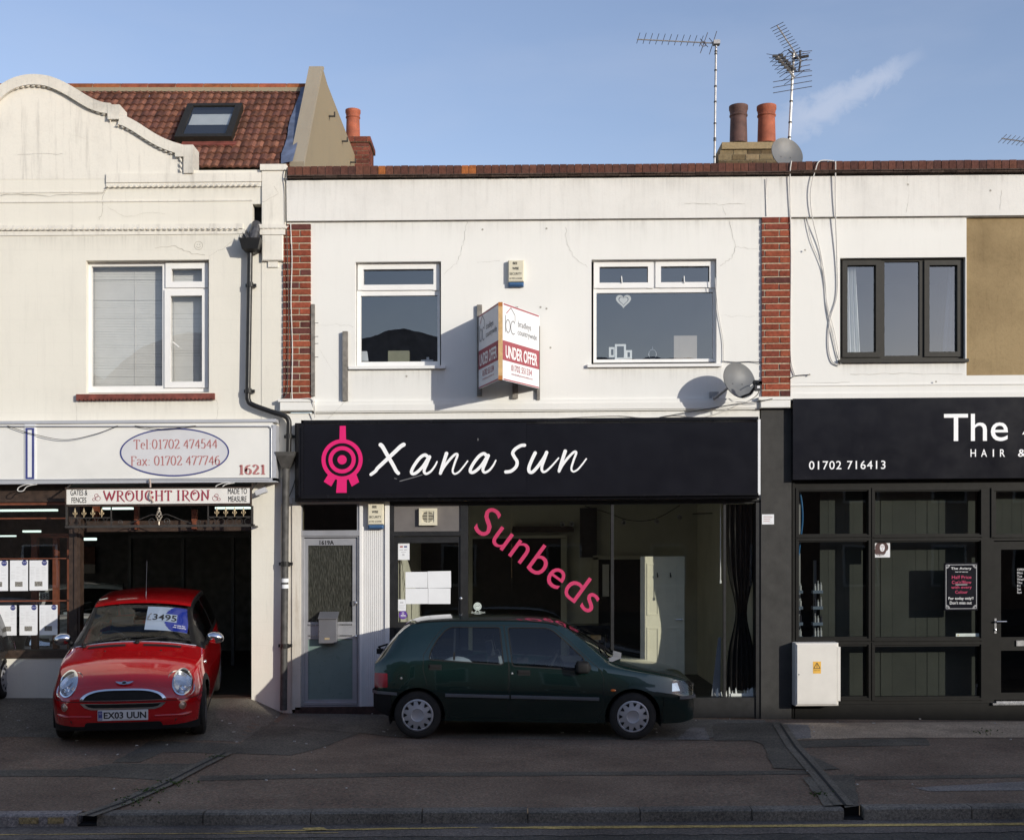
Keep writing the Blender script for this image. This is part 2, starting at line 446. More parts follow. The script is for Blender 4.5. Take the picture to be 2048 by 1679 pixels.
M['glass_blind'] = window_glass('house_window_glass', .9, .05, (.92, .915, .90), .0, .03, 1.1)

# ---------------------------------------------------------------- the ground
def interp(x, tab):
    for (a, va), (b, vb) in zip(tab, tab[1:]):
        if x <= b: return va + (vb - va) * min(max((x - a) / (b - a), 0), 1)
    return tab[-1][1]
BASE = [(-40, .03), (-2.7, .02), (0, -.015), (3.2, -.045), (7, -.07), (40, -.07)]
KERB_Y = -5.64
def ramp_h(x, y):
    r = interp(x, [(-30, .20), (-3.42, .20), (-2.98, 0), (30, 0)])
    t = min(max((2.45 + y) / 2.45, 0), 1)
    return r * t * t * (3 - 2 * t) if y < 0 else r + .02 * y * (r / .2)
def zg(x, y):
    """height of the pavement and forecourts"""
    t = min(max(-y / 5.6, 0), 1)
    return interp(x, BASE) * (1 - t) + SHEAR * x * t + ramp_h(x, y)

def gpx(px, py, z0=0.0):
    """point on the pavement under an image pixel"""
    z = z0
    for _ in range(12):
        s = (HY - py) / (z - CZ); y = FPX / s - D; y = max(min(y, 6), -14)
        x = (px - HX) * (D + y) / FPX
        z = zg(x, y)
    return (x, y)

GX = [-30, -20, -14, -10, -8] + [-7 + .25 * i for i in range(57)] + [8, 10, 14, 20, 30]
GY = [-5.64, -5.52] + [-5.4 + .2 * i for i in range(28)] + [.2]
def sheet(poly, lift, mat, name, fn=zg, edge=None, rough=.0):
    """a thin flat sheet over an outline in plan, draped on the ground"""
    pts = []
    n = len(poly)
    for i in range(n):
        a = Vector(poly[i]); b = Vector(poly[(i + 1) % n]); L = (b - a).length
        k = max(1, int(L / .12)) if rough else 1
        for j in range(k):
            p = a.lerp(b, j / k)
            if rough and j: p += Vector((random.uniform(-rough, rough), random.uniform(-rough, rough)))
            pts.append(p)
    bm = bmesh.new()
    vs = [bm.verts.new((p.x, p.y, 0)) for p in pts]
    f = bm.faces.new(vs)
    if f.normal.z < 0: f.normal_flip()
    bm.normal_update(); bm.faces.ensure_lookup_table()
    if bm.faces[0].normal.z < 0: bmesh.ops.reverse_faces(bm, faces=bm.faces[:])
    if len(pts) > 4: bmesh.ops.triangulate(bm, faces=bm.faces[:])
    xs = [p.x for p in pts]; ys = [p.y for p in pts]
    for g in GX:
        if min(xs) < g < max(xs): bmesh.ops.bisect_plane(bm, geom=bm.verts[:] + bm.edges[:] + bm.faces[:], plane_co=(g, 0, 0), plane_no=(1, 0, 0))
    for g in GY:
        if min(ys) < g < max(ys): bmesh.ops.bisect_plane(bm, geom=bm.verts[:] + bm.edges[:] + bm.faces[:], plane_co=(0, g, 0), plane_no=(0, 1, 0))
    for v in bm.verts: v.co.z = fn(v.co.x, v.co.y) + lift
    me = bpy.data.meshes.new(name); bm.to_mesh(me); bm.free()
    me.polygons.foreach_set('use_smooth', [True] * len(me.polygons))
    me.materials.append(mat)
    o = bpy.data.objects.new(name, me); COL.objects.link(o)
    return structure(o)

G = M
G['pave'] = asphalt('red_brown_asphalt', (.172, .134, .098), red=(.225, .130, .090))
G['dark'] = asphalt('dark_patch_asphalt', (.116, .103, .082), amount=.25)
G['grey'] = asphalt('grey_asphalt', (.158, .142, .114), amount=.3)
G['concrete'] = asphalt('tan_concrete', (.40, .31, .22), speck=(.4, .36, .3), amount=.2)
G['concrete_grey'] = asphalt('grey_concrete', (.22, .20, .18), speck=(.4, .36, .3), amount=.2)
G['road'] = asphalt('road_asphalt', (.083, .074, .062), amount=.45)
G['road_edge'] = asphalt('road_edge_asphalt', (.135, .115, .098), amount=.5)
G['kerb'] = asphalt('kerb_concrete', (.165, .150, .126), speck=(.25, .25, .25), amount=.25)
G['kerb_granite'] = asphalt('granite_kerb', (.24, .215, .20), speck=(.4, .36, .33), amount=.4)  # granite is the paler stone by its own colour
G['faded'] = asphalt('faded_kerb_paint', (.27, .205, .10), speck=(.24, .21, .2), amount=.6)
G['line'] = asphalt('worn_yellow_line', (.47, .34, .12), speck=(.2, .16, .12), amount=.4)
G['lino'] = simple('shop_floor', (.07, .065, .055), .6, var=.2, scale=3)
G['garage'] = simple('garage_floor', (.04, .038, .036), .8, var=.2, scale=3)

road_z = lambda x, y: SHEAR * x - .10
sheet([(-60, -5.63), (60, -5.63), (60, -16.0), (-60, -16.0)], 0, G['road'], 'road', fn=road_z)
sheet([(-60, -5.63), (60, -5.63), (60, -6.08), (-60, -6.08)], .004, G['road_edge'], 'road_edge', fn=road_z, rough=.02)
sheet([(-60, .1), (60, .1), (60, -5.52), (-60, -5.52)], 0, G['pave'], 'pavement')
far = lambda x, y: SHEAR * x
sheet([(-60, -16.12), (60, -16.12), (60, -70), (-60, -70)], 0, G['grey'], 'far_pavement', fn=far)
sheet([(-60, .3), (60, .3), (60, 60), (-60, 60)], -.25, G['grey'], 'ground', fn=far)

def patch(pxs, mat, lift=.004, name='asphalt_patch', rough=.012):
    return sheet([gpx(*p) for p in pxs], lift, mat, name, rough=rough)
# ramped forecourt of the car dealer, and its joint
patch([(-300, 1470), (60, 1473), (300, 1478), (480, 1483), (520, 1465), (560, 1432), (565, 1419), (500, 1394), (-300, 1394)], G['grey'], .004, 'forecourt')
patch([(300, 1481), (480, 1487), (540, 1440), (720, 1466), (640, 1496), (580, 1510), (440, 1506), (330, 1503), (280, 1524), (225, 1524)], G['dark'])
patch([(-200, 1541), (150, 1538), (225, 1526), (400, 1527), (330, 1560), (180, 1552), (-200, 1552)], G['dark'])
patch([(400, 1551), (800, 1544), (1100, 1543), (1530, 1541), (1640, 1540), (1640, 1548), (1500, 1549), (1200, 1550), (800, 1552), (395, 1561)], G['dark'])
# concrete strip in front of the empty shop
patch([(548, 1450), (585, 1426), (780, 1428), (1530, 1440), (1530, 1452), (1400, 1480), (1100, 1478), (800, 1474), (725, 1466)], G['grey'], .006, 'concrete_apron')
patch([(1380, 1455), (1410, 1455), (1420, 1480), (1355, 1478)], G['concrete_grey'], .008, 'concrete_apron')
patch([(1425, 1447), (1560, 1444), (1600, 1500), (1680, 1538), (1640, 1540), (1545, 1536), (1528, 1490), (1505, 1481), (1425, 1481)], G['dark'], .0075)
# brown concrete strip in front of the salon
patch([(1567, 1446), (2300, 1440), (2300, 1474), (1950, 1475), (1760, 1475), (1590, 1479)], G['concrete'], .006, 'concrete_apron')
patch([(1568, 1448), (1618, 1450), (1622, 1476), (1592, 1478)], G['concrete_grey'], .008, 'concrete_apron')
patch([(1590, 1481), (1760, 1477), (1850, 1476), (1862, 1490), (1700, 1492), (1600, 1495)], G['dark'])
patch([(1660, 1556), (1700, 1552), (2300, 1545), (2300, 1551), (1720, 1559)], G['dark'])
patch([(1828, 1575), (2060, 1562), (2300, 1556), (2300, 1572), (2040, 1580), (1858, 1582)], G['concrete_grey'])
patch([(1645, 1552), (1708, 1548), (1718, 1612), (1690, 1616)], G['dark'], .008)
patch([(1606, 1556), (1640, 1553), (1672, 1612), (1648, 1613)], G['grey'], .012)

# drainage channels crossing the pavement
def channel(pxs, name, mat='concrete_grey'):
    k = [gpx(*p) for p in pxs]
    P = [(x, y) for x, y in k]
    def strip(w0, w1, lift, mat, nm):
        Lp = []; Rp = []
        for i, (x, y) in enumerate(P):
            a = Vector(P[max(i - 1, 0)]); b = Vector(P[min(i + 1, len(P) - 1)]); d = (b - a).normalized(); n = Vector((d.y, -d.x))
            Lp.append(tuple(Vector((x, y)) + n * w0)); Rp.append(tuple(Vector((x, y)) + n * w1))
        return sheet(Lp + Rp[::-1], lift, mat, nm)
    strip(-.075, .095, .016, G[mat], name)
    strip(-.012, .016, .020, M['void'], name + '_slot')
channel([(1561, 1450), (1590, 1495), (1636, 1547), (1690, 1612)], 'drain_channel', 'grey')
channel([(452, 1507), (398, 1534), (330, 1570), (245, 1608), (172, 1634)], 'drain_channel', 'grey')
random.seed(11)
for c, n, sp in (((345, 1566), 9, 16), ((268, 1603), 9, 22), ((300, 1582), 8, 14), ((430, 1515), 4, 9), ((1640, 1590), 5, 10), ((1975, 1465), 5, 14)):
    mb = MB(rise=False)
    for i in range(n * 5):
        x, y = gpx(c[0] + random.gauss(0, sp), c[1] + random.gauss(0, sp * .22))
        s = random.uniform(.006, .022); z = zg(x, y) + .016
        for q in range(3):
            an = random.uniform(0, 6.28)
            mb.add([(x, y, z - .01), (x + s * math.cos(an), y + s * math.sin(an), z + s * .5), (x + s * math.cos(an + 1.2), y + s * math.sin(an + 1.2), z + s * .25)], [(0, 1, 2)])
    o = mb.build('moss', M['moss']); o['kind'] = 'stuff'; o['label'] = 'green moss growing along a drain channel in the pavement'
# scattered litter chips (cigarette ends, grit)
mb = MB(rise=False)
for i in range(70):
    x = random.uniform(-7, 7); y = -abs(random.gauss(0, 2.4)) if random.random() < .65 else random.uniform(-5.4, -.4)
    if y < -5.4: continue
    z = zg(x, y) + .018; a = random.uniform(0, 3.14); l = random.uniform(.006, .02); w = random.uniform(.004, .009)
    u = Vector((math.cos(a), math.sin(a), 0)); v = Vector((-math.sin(a), math.cos(a), 0))
    mb.frame_box((x, y, z), u, v, (0, 0, 1), -l, l, -w, w, -.004, .004)
o = mb.build('litter', simple('pale_litter', (.45, .43, .39), .8)); o['kind'] = 'stuff'; o['label'] = 'tiny pale scraps of litter scattered over the pavement'

# kerb stones: dark concrete in the middle and right, worn granite at the left
mb = MB()
def kerb_run(x0, x1, mbx, step, top=.0, seed=1):
    random.seed(seed); x = x0
    mbx.box(x0 + .01, x1 - .01, -5.615, -5.51, -.16, top - .05)
    while x < x1:
        L = step * random.uniform(.96, 1.04); a, b = x + .004, min(x + L - .004, x1)
        dz = random.uniform(-.004, .004); dy = random.uniform(-.006, .006); ch = .016
        z1 = top + dz; yf = KERB_Y + dy
        mbx.add([(a, yf, -.16), (b, yf, -.16), (b, yf, z1 - ch), (a, yf, z1 - ch), (b, yf + ch, z1), (a, yf + ch, z1), (b, -5.50, z1), (a, -5.50, z1), (b, -5.50, -.16), (a, -5.50, -.16)],
                [(0, 1, 2, 3), (3, 2, 4, 5), (5, 4, 6, 7), (0, 3, 5, 7, 9), (1, 8, 6, 4, 2)])
        x += L
kerb_run(-3.46, 2.76, mb, .915, .004); kerb_run(2.93, 30, mb, .915, .006, 3)
structure(mb.build('kerb', G['kerb']))
mb = MB(); kerb_run(-30, -3.62, mb, 1.2, .006, 5)
structure(mb.build('granite_kerb', G['kerb_granite']))
mb = MB()
for x0, x1 in ((-3.62, -3.46), (2.76, 2.93)):
    mb.box(x0, x1, -5.50, -5.46, -.16, -.005); mb.box(x0, x1, -5.62, -5.50, -.16, -.085)
structure(mb.build('drain_outlet', M['void']))
mb = MB()
for x0, w in ((-4.1, .16), (-3.86, .13)): mb.box(x0, x0 + w, KERB_Y - .010, KERB_Y + .004, -.07, -.02)
structure(mb.build('kerb_paint_mark', G['faded']))
mb = MB(); mb.box(-60, 60, -16.12, -16.0, -.2, .02); structure(mb.build('far_kerb', G['kerb']))
# single yellow line, worn away towards the left
sheet([(-.05, -5.79), (60, -5.79), (60, -5.87), (0.3, -5.87), (-.2, -5.83)], .008, G['line'], 'yellow_line', fn=road_z, rough=.006)
sheet([(-2.3, -5.865), (-1.1, -5.80), (-.3, -5.79), (-.25, -5.81), (-1.2, -5.86), (-2.2, -5.89)], .008, G['line'], 'yellow_line', fn=road_z, rough=.010)
sheet([(-6.8, -5.895), (-3.0, -5.92), (-1.4, -5.94), (-1.4, -5.955), (-3, -5.94), (-6.8, -5.91)], .008, G['line'], 'yellow_line', fn=road_z, rough=.006)
sheet([(-1.72, -5.79), (-1.55, -5.77), (-1.5, -5.86), (-1.66, -5.88)], .012, G['line'], 'yellow_line', fn=road_z, rough=.01)

M['glass_tint'] = window_glass('tinted_salon_glass', .55, .0, (.55, .57, .55), .0, .02, .8)
M['glass_dim'] = window_glass('dusty_fanlight_glass', .6, .0, (.45, .45, .40), .05)
M['blackwood'] = simple('dark_brown_shopfront_paint', (.008, .0075, .0065), .55, var=.25, scale=9, spec=.2)
M['crack_soft'] = simple('hairline_in_render', (.36, .33, .28), .95)
def _patterned():
    t = NT('reeded_patterned_glass'); v = t.coord((60, 60, 14)); w = t.n('ShaderNodeTexVoronoi'); w.inputs['Scale'].default_value = 1.0; t.l(v, w.inputs['Vector'])
    n = t.noise(t.coord((90, 90, 20)), 1.0, 4, .7)
    c = t.ramp(t.math('ADD', t.math('MULTIPLY', w.outputs['Distance'], .5), t.math('MULTIPLY', n, .6)), [(.3, (.012, .013, .010)), (.75, (.055, .055, .046)), (1, (.12, .12, .11))])
    t.pbsdf(c, .22, 0, t.bump(w.outputs['Distance'], .6, .01)); return t.m
M['patterned'] = _patterned()

M['maroon_soft'] = simple('faded_red_print', (.42, .16, .155), .6, var=.03)
M['maroon_board'] = simple('maroon_board_print', (.33, .065, .085), .55, var=.03)
M['signgrey2'] = simple('pale_grey_print', (.60, .60, .62), .5, var=.03)
M['signpaint'] = simple('white_sign_paint', (.74, .72, .68), .55, var=.05)
M['gold_pale'] = simple('pale_brass', (.50, .44, .36), .4, .5)
M['torn'] = simple('torn_black_lining', (.05, .05, .055), .4, var=.5, scale=30)
M['signface'] = simple('black_sign_face', (.009, .0092, .013), .22, var=.12, scale=2, spec=.25)
M['steel_dull'] = simple('dull_galvanised_tube', (.50, .49, .47), .45, .5, var=.15, scale=12)
M['boxgrey'] = simple('mid_grey_metal', (.17, .17, .185), .4, .3, var=.06)
M['photo'] = simple('printed_photograph', (.20, .19, .17), .6, var=.8, scale=60)
M['purple'] = simple('purple_sticker', (.12, .05, .30), .5)
M['palegreen'] = simple('pale_sticker', (.52, .58, .54), .6)
M['hair'] = simple('red_brown_print', (.055, .02, .018), .6, var=.4, scale=40)
M['curtain_blue'] = simple('blue_grey_curtain', (.30, .35, .45), .9, var=.08)
M['greyblind'] = simple('grey_blind_cloth', (.10, .105, .095), .9, var=.12, scale=2)
M['blueshelf'] = simple('blue_grey_shelf', (.20, .26, .36), .5)
M['inkbottle'] = simple('dark_bottle', (.05, .05, .07), .3)
M['coping_render'] = plaster('coping_render', (.32, .28, .215), dirt=(.2, .17, .14), amount=1.2, bump=.4)
M['alu_light'] = simple('light_aluminium_trim', (.50, .51, .54), .5, .3, var=.03, scale=2)
M['darkstep'] = simple('dark_brick_step', (.05, .028, .022), .9, var=.4, scale=12)
def _tube():
    t = NT('lit_tube'); e = t.n('ShaderNodeEmission'); e.inputs['Color'].default_value = (.75, .95, .85, 1); e.inputs['Strength'].default_value = 1.5; t.l(e.outputs[0], t.out.inputs['Surface']); return t.m
M['lit_tube'] = _tube()
M['showroom'] = simple('showroom_wall', (.20, .20, .20), .9, var=.3)
M['screen_frame'] = simple('grey_screen_frame', (.13, .13, .135), .6)
M['coping_weathered'] = plaster('weathered_coping', (.70, .67, .60), dirt=(.20, .185, .17), amount=2.4, bump=.4, streak=.7)
def _stain():
    t = NT('rain_streak_dirt'); tc = t.n('ShaderNodeTexCoord'); sp = t.n('ShaderNodeSeparateXYZ'); t.l(tc.outputs['Generated'], sp.inputs[0])
    s1 = t.ramp(t.noise(t.coord((16, 1, .5)), 1.4, 5, .7), [(.46, (0, 0, 0)), (.74, (1, 1, 1))]); s2 = t.ramp(t.noise(t.coord(), 3.0, 5, .6), [(.35, (.2, .2, .2)), (.65, (1, 1, 1))])
    g = t.math('POWER', sp.outputs['Z'], 1.8); a = t.math('MULTIPLY', t.math('MULTIPLY', g, t.math('ADD', t.math('MULTIPLY', s1, .75), .18)), t.math('MULTIPLY', s2, .34))
    d = t.n('ShaderNodeBsdfDiffuse'); d.inputs['Color'].default_value = (.16, .145, .12, 1); tr = t.n('ShaderNodeBsdfTransparent'); m = t.n('ShaderNodeMixShader')
    t.l(a, m.inputs[0]); t.l(tr.outputs[0], m.inputs[1]); t.l(d.outputs[0], m.inputs[2]); t.l(m.outputs[0], t.out.inputs['Surface']); return t.m
M['stain'] = _stain()
# ---------------------------------------------------------------- facade helpers
def lev(px0, py0, px1, py1, Y):
    """level rectangle (x0,x1,z0,z1) for an image-pixel rectangle on plane Y"""
    k = (D + Y) / FPX; x0 = (px0 - HX) * k; x1 = (px1 - HX) * k; xc = (x0 + x1) / 2
    return x0, x1, CZ + (HY - py1) * k - SHEAR * xc, CZ + (HY - py0) * k - SHEAR * xc
def cells(mb, rect, holes, yf, yb, back=False):
    """flat plate with rectangular openings; the openings get reveals"""
    x0, x1, z0, z1 = rect
    H = [(max(a, x0), min(b, x1), max(c, z0), min(d, z1)) for a, b, c, d in holes]
    xs = sorted({x0, x1, *[h[0] for h in H], *[h[1] for h in H]}); zs = sorted({z0, z1, *[h[2] for h in H], *[h[3] for h in H]})
    for a, b in zip(xs, xs[1:]):
        for c, d in zip(zs, zs[1:]):
            xm, zm = (a + b) / 2, (c + d) / 2
            if any(h[0] < xm < h[1] and h[2] < zm < h[3] for h in H): continue
            n = max(1, int((b - a) / .8)); m = 1
            mb.quad((a, yf, c), (b, yf, c), (b, yf, d), (a, yf, d))
            if back: mb.quad((b, yb, c), (a, yb, c), (a, yb, d), (b, yb, d))
    for a, b, c, d in H:
        mb.quad((a, yf, c), (a, yf, d), (a, yb, d), (a, yb, c)); mb.quad((b, yf, d), (b, yf, c), (b, yb, c), (b, yb, d))
        mb.quad((a, yf, d), (b, yf, d), (b, yb, d), (a, yb, d)); mb.quad((b, yf, c), (a, yf, c), (a, yb, c), (b, yb, c))
    mb.quad((x0, yf, z1), (x0, yf, z0), (x0, yb, z0), (x0, yb, z1)); mb.quad((x1, yf, z0), (x1, yf, z1), (x1, yb, z1), (x1, yb, z0))
    mb.quad((x0, yf, z1), (x0, yb, z1), (x1, yb, z1), (x1, yf, z1)); mb.quad((x0, yb, z0), (x0, yf, z0), (x1, yf, z0), (x1, yb, z0))

def window(parent, rect, panes, yf=.09, sashes=(), mat='upvc', glass='glass_up', name='window', sash=9, gy=.03):
    """window part: frame plate, proud sash rings, one pane of glass per light"""
    mb = MB(); cells(mb, lev(*rect, yf), [lev(*p, yf) for p in panes], yf, yf + .06)
    w = mb.build(name, M[mat], parent)
    if sashes:
        mb = MB()
        for q in sashes: mb.rect_frame(*q, sash, yf - .022, yf - .002)
        mb.build('sash', M[mat], w)
    for p in panes:
        mb = MB(); a, b, c, d = lev(*p, yf + gy)
        mb.quad((a, yf + gy, c), (b, yf + gy, c), (b, yf + gy, d), (a, yf + gy, d))
        mb.build('pane', M[glass], w)
    return w

def crack(mb, pts, Y, w=.004, sub=7, jit=1.6, seed=0):
    random.seed(seed)
    P = []
    for (a, b), (c, d) in zip(pts, pts[1:]):
        for k in range(sub):
            t = k / sub; P.append((a + (c - a) * t + random.gauss(0, jit), b + (d - b) * t + random.gauss(0, jit)))
    P.append(pts[-1])
    Q = [W(x, y, Y) for x, y in P]
    q2 = [(p[0], p[2]) for p in Q]
    mb.ribbon(q2, [w * random.uniform(.25, .8) for _ in q2], (0, Y, 0), (1, 0, 0), (0, 0, 1), (0, -1, 0), .0)

BRICKS = [(.235, .058, .034), (.27, .068, .038), (.20, .052, .034), (.25, .062, .034), (.29, .078, .042), (.12, .042, .036), (.225, .06, .036)]
def brick_pier(name, parent, px0, px1, py0, py1, yf, n, seed, yb=.15):
    random.seed(seed)
    x0, x1, z0, z1 = lev(px0, py0, px1, py1, yf)
    mb = MB(); g = .0085
    mb.mi = 1; mb.box(x0 + .004, x1 - .004, yf + .012, yb, z0, z1, (.54, .47, .35)); mb.mi = 0
    h = (z1 - z0) / n
    for i in range(n):
        a = z0 + i * h + g; b = z0 + (i + 1) * h - g
        cut = x0 + (x1 - x0) * (.60 if i % 2 else .30 if seed % 2 else .62) + random.uniform(-.008, .008)
        spans = [(x0, cut - g), (cut + g, x1)]
        if (i % 2 == 1) and seed % 2 == 0: spans = [(x0, x0 + (x1 - x0) * .08), (x0 + (x1 - x0) * .08 + 2 * g, x1)]
        for s, e in spans:
            c = random.choice(BRICKS); k = random.uniform(.8, 1.2)
            dy = random.uniform(-.003, .003); dz = random.uniform(-.002, .002)
            mb.box(s, e, yf + dy, yb - .02, a + dz, b + dz, tuple(q * k for q in c))
    return mb.build(name, [M['brick'], M['mortar']], parent)
M['mortar'] = tinted('mortar', .95, 30, .3, .6)

def soldier_course(name, parent, px0, px1, pl, pr, hgt, yf, seed):
    """bricks on end along a parapet, over two rows of dark tile creasing; pl/pr = top line at both ends"""
    random.seed(seed)
    k = (D + yf) / FPX; x0 = (px0 - HX) * k; x1 = (px1 - HX) * k
    zt = (CZ + (HY - (pl + pr) / 2) * k) - SHEAR * (x0 + x1) / 2
    H = hgt * k; step = .0985; mb = MB(); x = x0
    mb.mi = 1; mb.box(x0, x1, yf + .012, .30, zt - H, zt - .008, (.30, .25, .19)); mb.mi = 0
    while x < x1 - .03:
        w = min(step, x1 - x); c = random.choice([(.105, .045, .035), (.125, .052, .038), (.09, .042, .035), (.14, .058, .04), (.11, .05, .038)])
        if random.random() < .12 and seed == 1 and -2 < x < .6: c = (.33, .11, .035)
        t = random.uniform(.85, 1.15); dz = random.uniform(-.003, .002)
        mb.box(x + .004, x + w - .004, yf + random.uniform(-.003, .003), .28, zt - H + .004, zt + dz, tuple(q * t for q in c))
        x += w
    ob = mb.build(name, [M['brick'], M['mortar']], parent)
    mb = MB(); x = x0
    while x < x1 - .02:
        w = min(.166, x1 - x)
        for r in range(2):
            t = random.uniform(.6, 1.1)
            y = yf - .035 - .018 * (1 - r) + random.uniform(-.005, .004)
            mb.box(x + .002, x + w - .002, y, .1, zt - H - .016 * (r + 1) - .004 + .002 - random.uniform(0, .006) * r, zt - H - .016 * r - .004, (.085 * t, .06 * t, .05 * t))
        x += w
    mb.build('tile_creasing', M['creasing'], parent)
    return ob

def rope(mb, path, Y, size=5.5, step=11, slant=.5):
    """twisted rope moulding along a pixel path on plane Y"""
    P = [Vector((px_x(a, Y), px_z(b, Y) - SHEAR * px_x(a, Y))) for a, b in path]
    k = (D + Y) / FPX; st = step * k; sz = size * k
    acc = 0.0
    for a, b in zip(P, P[1:]):
        d = b - a; L = d.length
        if L < 1e-6: continue
        d /= L; n = Vector((-d.y, d.x)); t = acc
        while t < L:
            c = a + d * t
            e1 = d * st * .62; f = n * sz * .5 + d * sz * slant
            p = [c - e1 * .5 - f, c + e1 * .5 - f, c + e1 * .5 + f, c - e1 * .5 + f]
            o = d * .004
            q = [c - e1 * .25 - f * .4, c + e1 * .25 - f * .4, c + e1 * .25 + f * .4, c - e1 * .25 + f * .4]
            mb.add([(v.x, Y, v.y) for v in p] + [(v.x, Y - .012, v.y) for v in q],
                   [(4, 5, 6, 7), (0, 1, 5, 4), (1, 2, 6, 5), (2, 3, 7, 6), (3, 0, 4, 7)])
            t += st
        acc = t - L

def room(parent, x0, x1, y0, y1, z0, z1, mat, floor=None, name='interior'):
    """open-fronted room shell seen from inside"""
    mb = MB()
    mb.quad((x0, y1, z0), (x1, y1, z0), (x1, y1, z1), (x0, y1, z1))
    mb.quad((x0, y0, z0), (x0, y1, z0), (x0, y1, z1), (x0, y0, z1)); mb.quad((x1, y1, z0), (x1, y0, z0), (x1, y0, z1), (x1, y1, z1))
    mb.quad((x0, y0, z1), (x0, y1, z1), (x1, y1, z1), (x1, y0, z1))
    mb.mi = 1; mb.quad((x0, y0, z0), (x1, y0, z0), (x1, y1, z0), (x0, y1, z0))
    return mb.build(name, [mat, floor or mat], parent)

# ================================================================ left building: car dealer
Lb = thing('shop_building', 'cream rendered shop with curved parapet, terracotta roof and open car dealer showroom below', 'building', (-5.2, 0, 0))
mb = MB()
cells(mb, lev(-900, 345, 523, 955, 0), [lev(172, 520, 418, 785, 0), lev(505, 408, 523, 456, 0)], 0, .16)
mb.pb(523, 331, 574, 955, -.008, .25)
# ramped pillar between showroom and drainpipe
a = lev(503, 955, 562, 1460, 0)
mb.box(a[0], a[1], 0, .34, -.1, a[3])
# stall riser under the showroom window
a = lev(-900, 1318, 150, 1420, 0); mb.box(a[0], a[1], .02, .2, -.1, a[3])
mb.build('wall', M['cream'], Lb)
mb = MB(); a = lev(505, 408, 523, 456, 0); mb.box(a[0], a[1], .15, .16, a[2], a[3]); mb.build('gutter_outlet', M['void'], Lb)
# pediment
top = [(-78, 331), (-78, 218), (-30, 206), (-5, 176), (20, 160), (45, 152), (68, 150), (95, 153), (120, 162), (143, 174), (164, 187), (185, 199), (205, 206), (221, 208), (223, 210), (238, 210), (238, 230), (253, 234), (274, 246), (297, 261), (321, 275), (345, 285), (369, 292), (385, 295), (385, 346)]
P0 = [W(x, y, 0) for x, y in [(-900, 360), (-900, 331)] + top[:-1] + [(385, 358)]]
mb = MB(); mb.prism([(p[0], -.003, p[2]) for p in P0][::-1], (0, .22, 0)); mb.build('pediment', M['cream_plain'], Lb)
# coping ribbon along the pediment, proud of it
def coping(pts, w, y0, y1, mb):
    P = [Vector((px_x(a, y0), px_z(b, y0) - SHEAR * px_x(a, y0))) for a, b in pts]
    k = (D + y0) / FPX; n = len(P); O = []; I = []
    for i in range(n):
        d = (P[min(i + 1, n - 1)] - P[max(i - 1, 0)]).normalized(); nn = Vector((d.y, -d.x))
        O.append(P[i] + nn * -.012); I.append(P[i] + nn * w * k)
    vs = [(p.x, y0, p.y) for p in O] + [(p.x, y0 - .0, p.y) for p in I] + [(p.x, y1, p.y) for p in O] + [(p.x, y0 + .045, (p.y)) for p in I]
    fs = []
    for i in range(n - 1):
        fs += [(n + i, n + i + 1, i + 1, i), (i, i + 1, 2 * n + i + 1, 2 * n + i), (3 * n + i + 1, 3 * n + i, n + i, n + i + 1)[::-1]]
    fs += [(0, 2 * n, 3 * n, n), (n - 1, 2 * n - 1, 4 * n - 1, 3 * n - 1)]
    mb.add(vs, fs)
    return [(px_x0, py0) for px_x0, py0 in pts]
mb = MB()
arc1 = smooth_pts([(-66, 216), (-38, 208), (-5, 176), (20, 160), (45, 152), (68, 150), (95, 153), (120, 162), (143, 174), (164, 187), (185, 199), (205, 206), (221, 208)], 3)
arc2 = smooth_pts([(240, 231), (253, 235), (274, 246), (297, 261), (321, 275), (345, 285), (369, 292), (385, 295)], 3)
coping(arc1, 19, -.055, .24, mb); coping(arc2, 18, -.055, .24, mb)
mb.pb(215, 209, 239, 238, -.06, .24); mb.pb(350, 289.5, 386, 313, -.057, .24); mb.pb(367, 313, 386, 346, -.055, .24)
mb.build('coping', M['coping_weathered'], Lb)
mb = MB()
for pts_, y_, k_ in (([(x, y + 21) for x, y in arc1] + [(219, 242)], -.03, ()), ([(x - 4, y + 20) for x, y in arc2][:-3] + [(361, 313), (361, 345)], -.03, ()), ([(216, 372), (523, 369)], -.035, ()), ([(-900, 459), (478, 457)], -.035, ()), ([(518, 456), (572, 455)], -.07, (6, 9))):
    mb = MB(); rope(mb, pts_, y_, *k_); mb.build('rope_moulding', M['cream_plain'], Lb)
mb = MB()
a = lev(210, 346, 523, 373, 0); mb.pb(212, 346, 523, 364, -.03, .2); mb.pb(212, 364, 523, 374, -.016, .2)
mb.pb(-900, 386, 209, 389, -.008, .01)
mb.pb(-900, 404, 505, 407, -.010, .01); mb.pb(-900, 452, 485, 462, -.03, .02); mb.pb(-900, 462, 490, 473, -.012, .02)
mb.build('string_course', M['cream_plain'], Lb)
mb = MB()
mb.pb(520, 328, 572, 340, -.05, .28); mb.pb(524, 340, 569, 448, -.028, .2)
mb.pb(517, 448, 571, 456, -.085, .1); mb.pb(519, 456, 570, 469, -.07, .1)
mb.chamfer(523, 469, 566, 521, -.062, .1, .012); mb.pb(536, 521, 556, 534, -.03, .05); mb.pb(536, 536, 562, 850, -.004, .05)
mb.build('pier_capital', M['cream_plain'], Lb)
mb = MB()
crack(mb, [(0, 389), (100, 390), (205, 386), (212, 376)], -.012, .008, 8, 1.2, 1); crack(mb, [(210, 380), (204, 402), (206, 425), (198, 440)], -.003, .006, 6, 1, 2)
crack(mb, [(310, 495), (350, 492), (375, 505), (410, 510)], -.003, .006, 7, 1.2, 3); crack(mb, [(35, 309), (125, 307)], -.003, .005, 8, 1, 4)
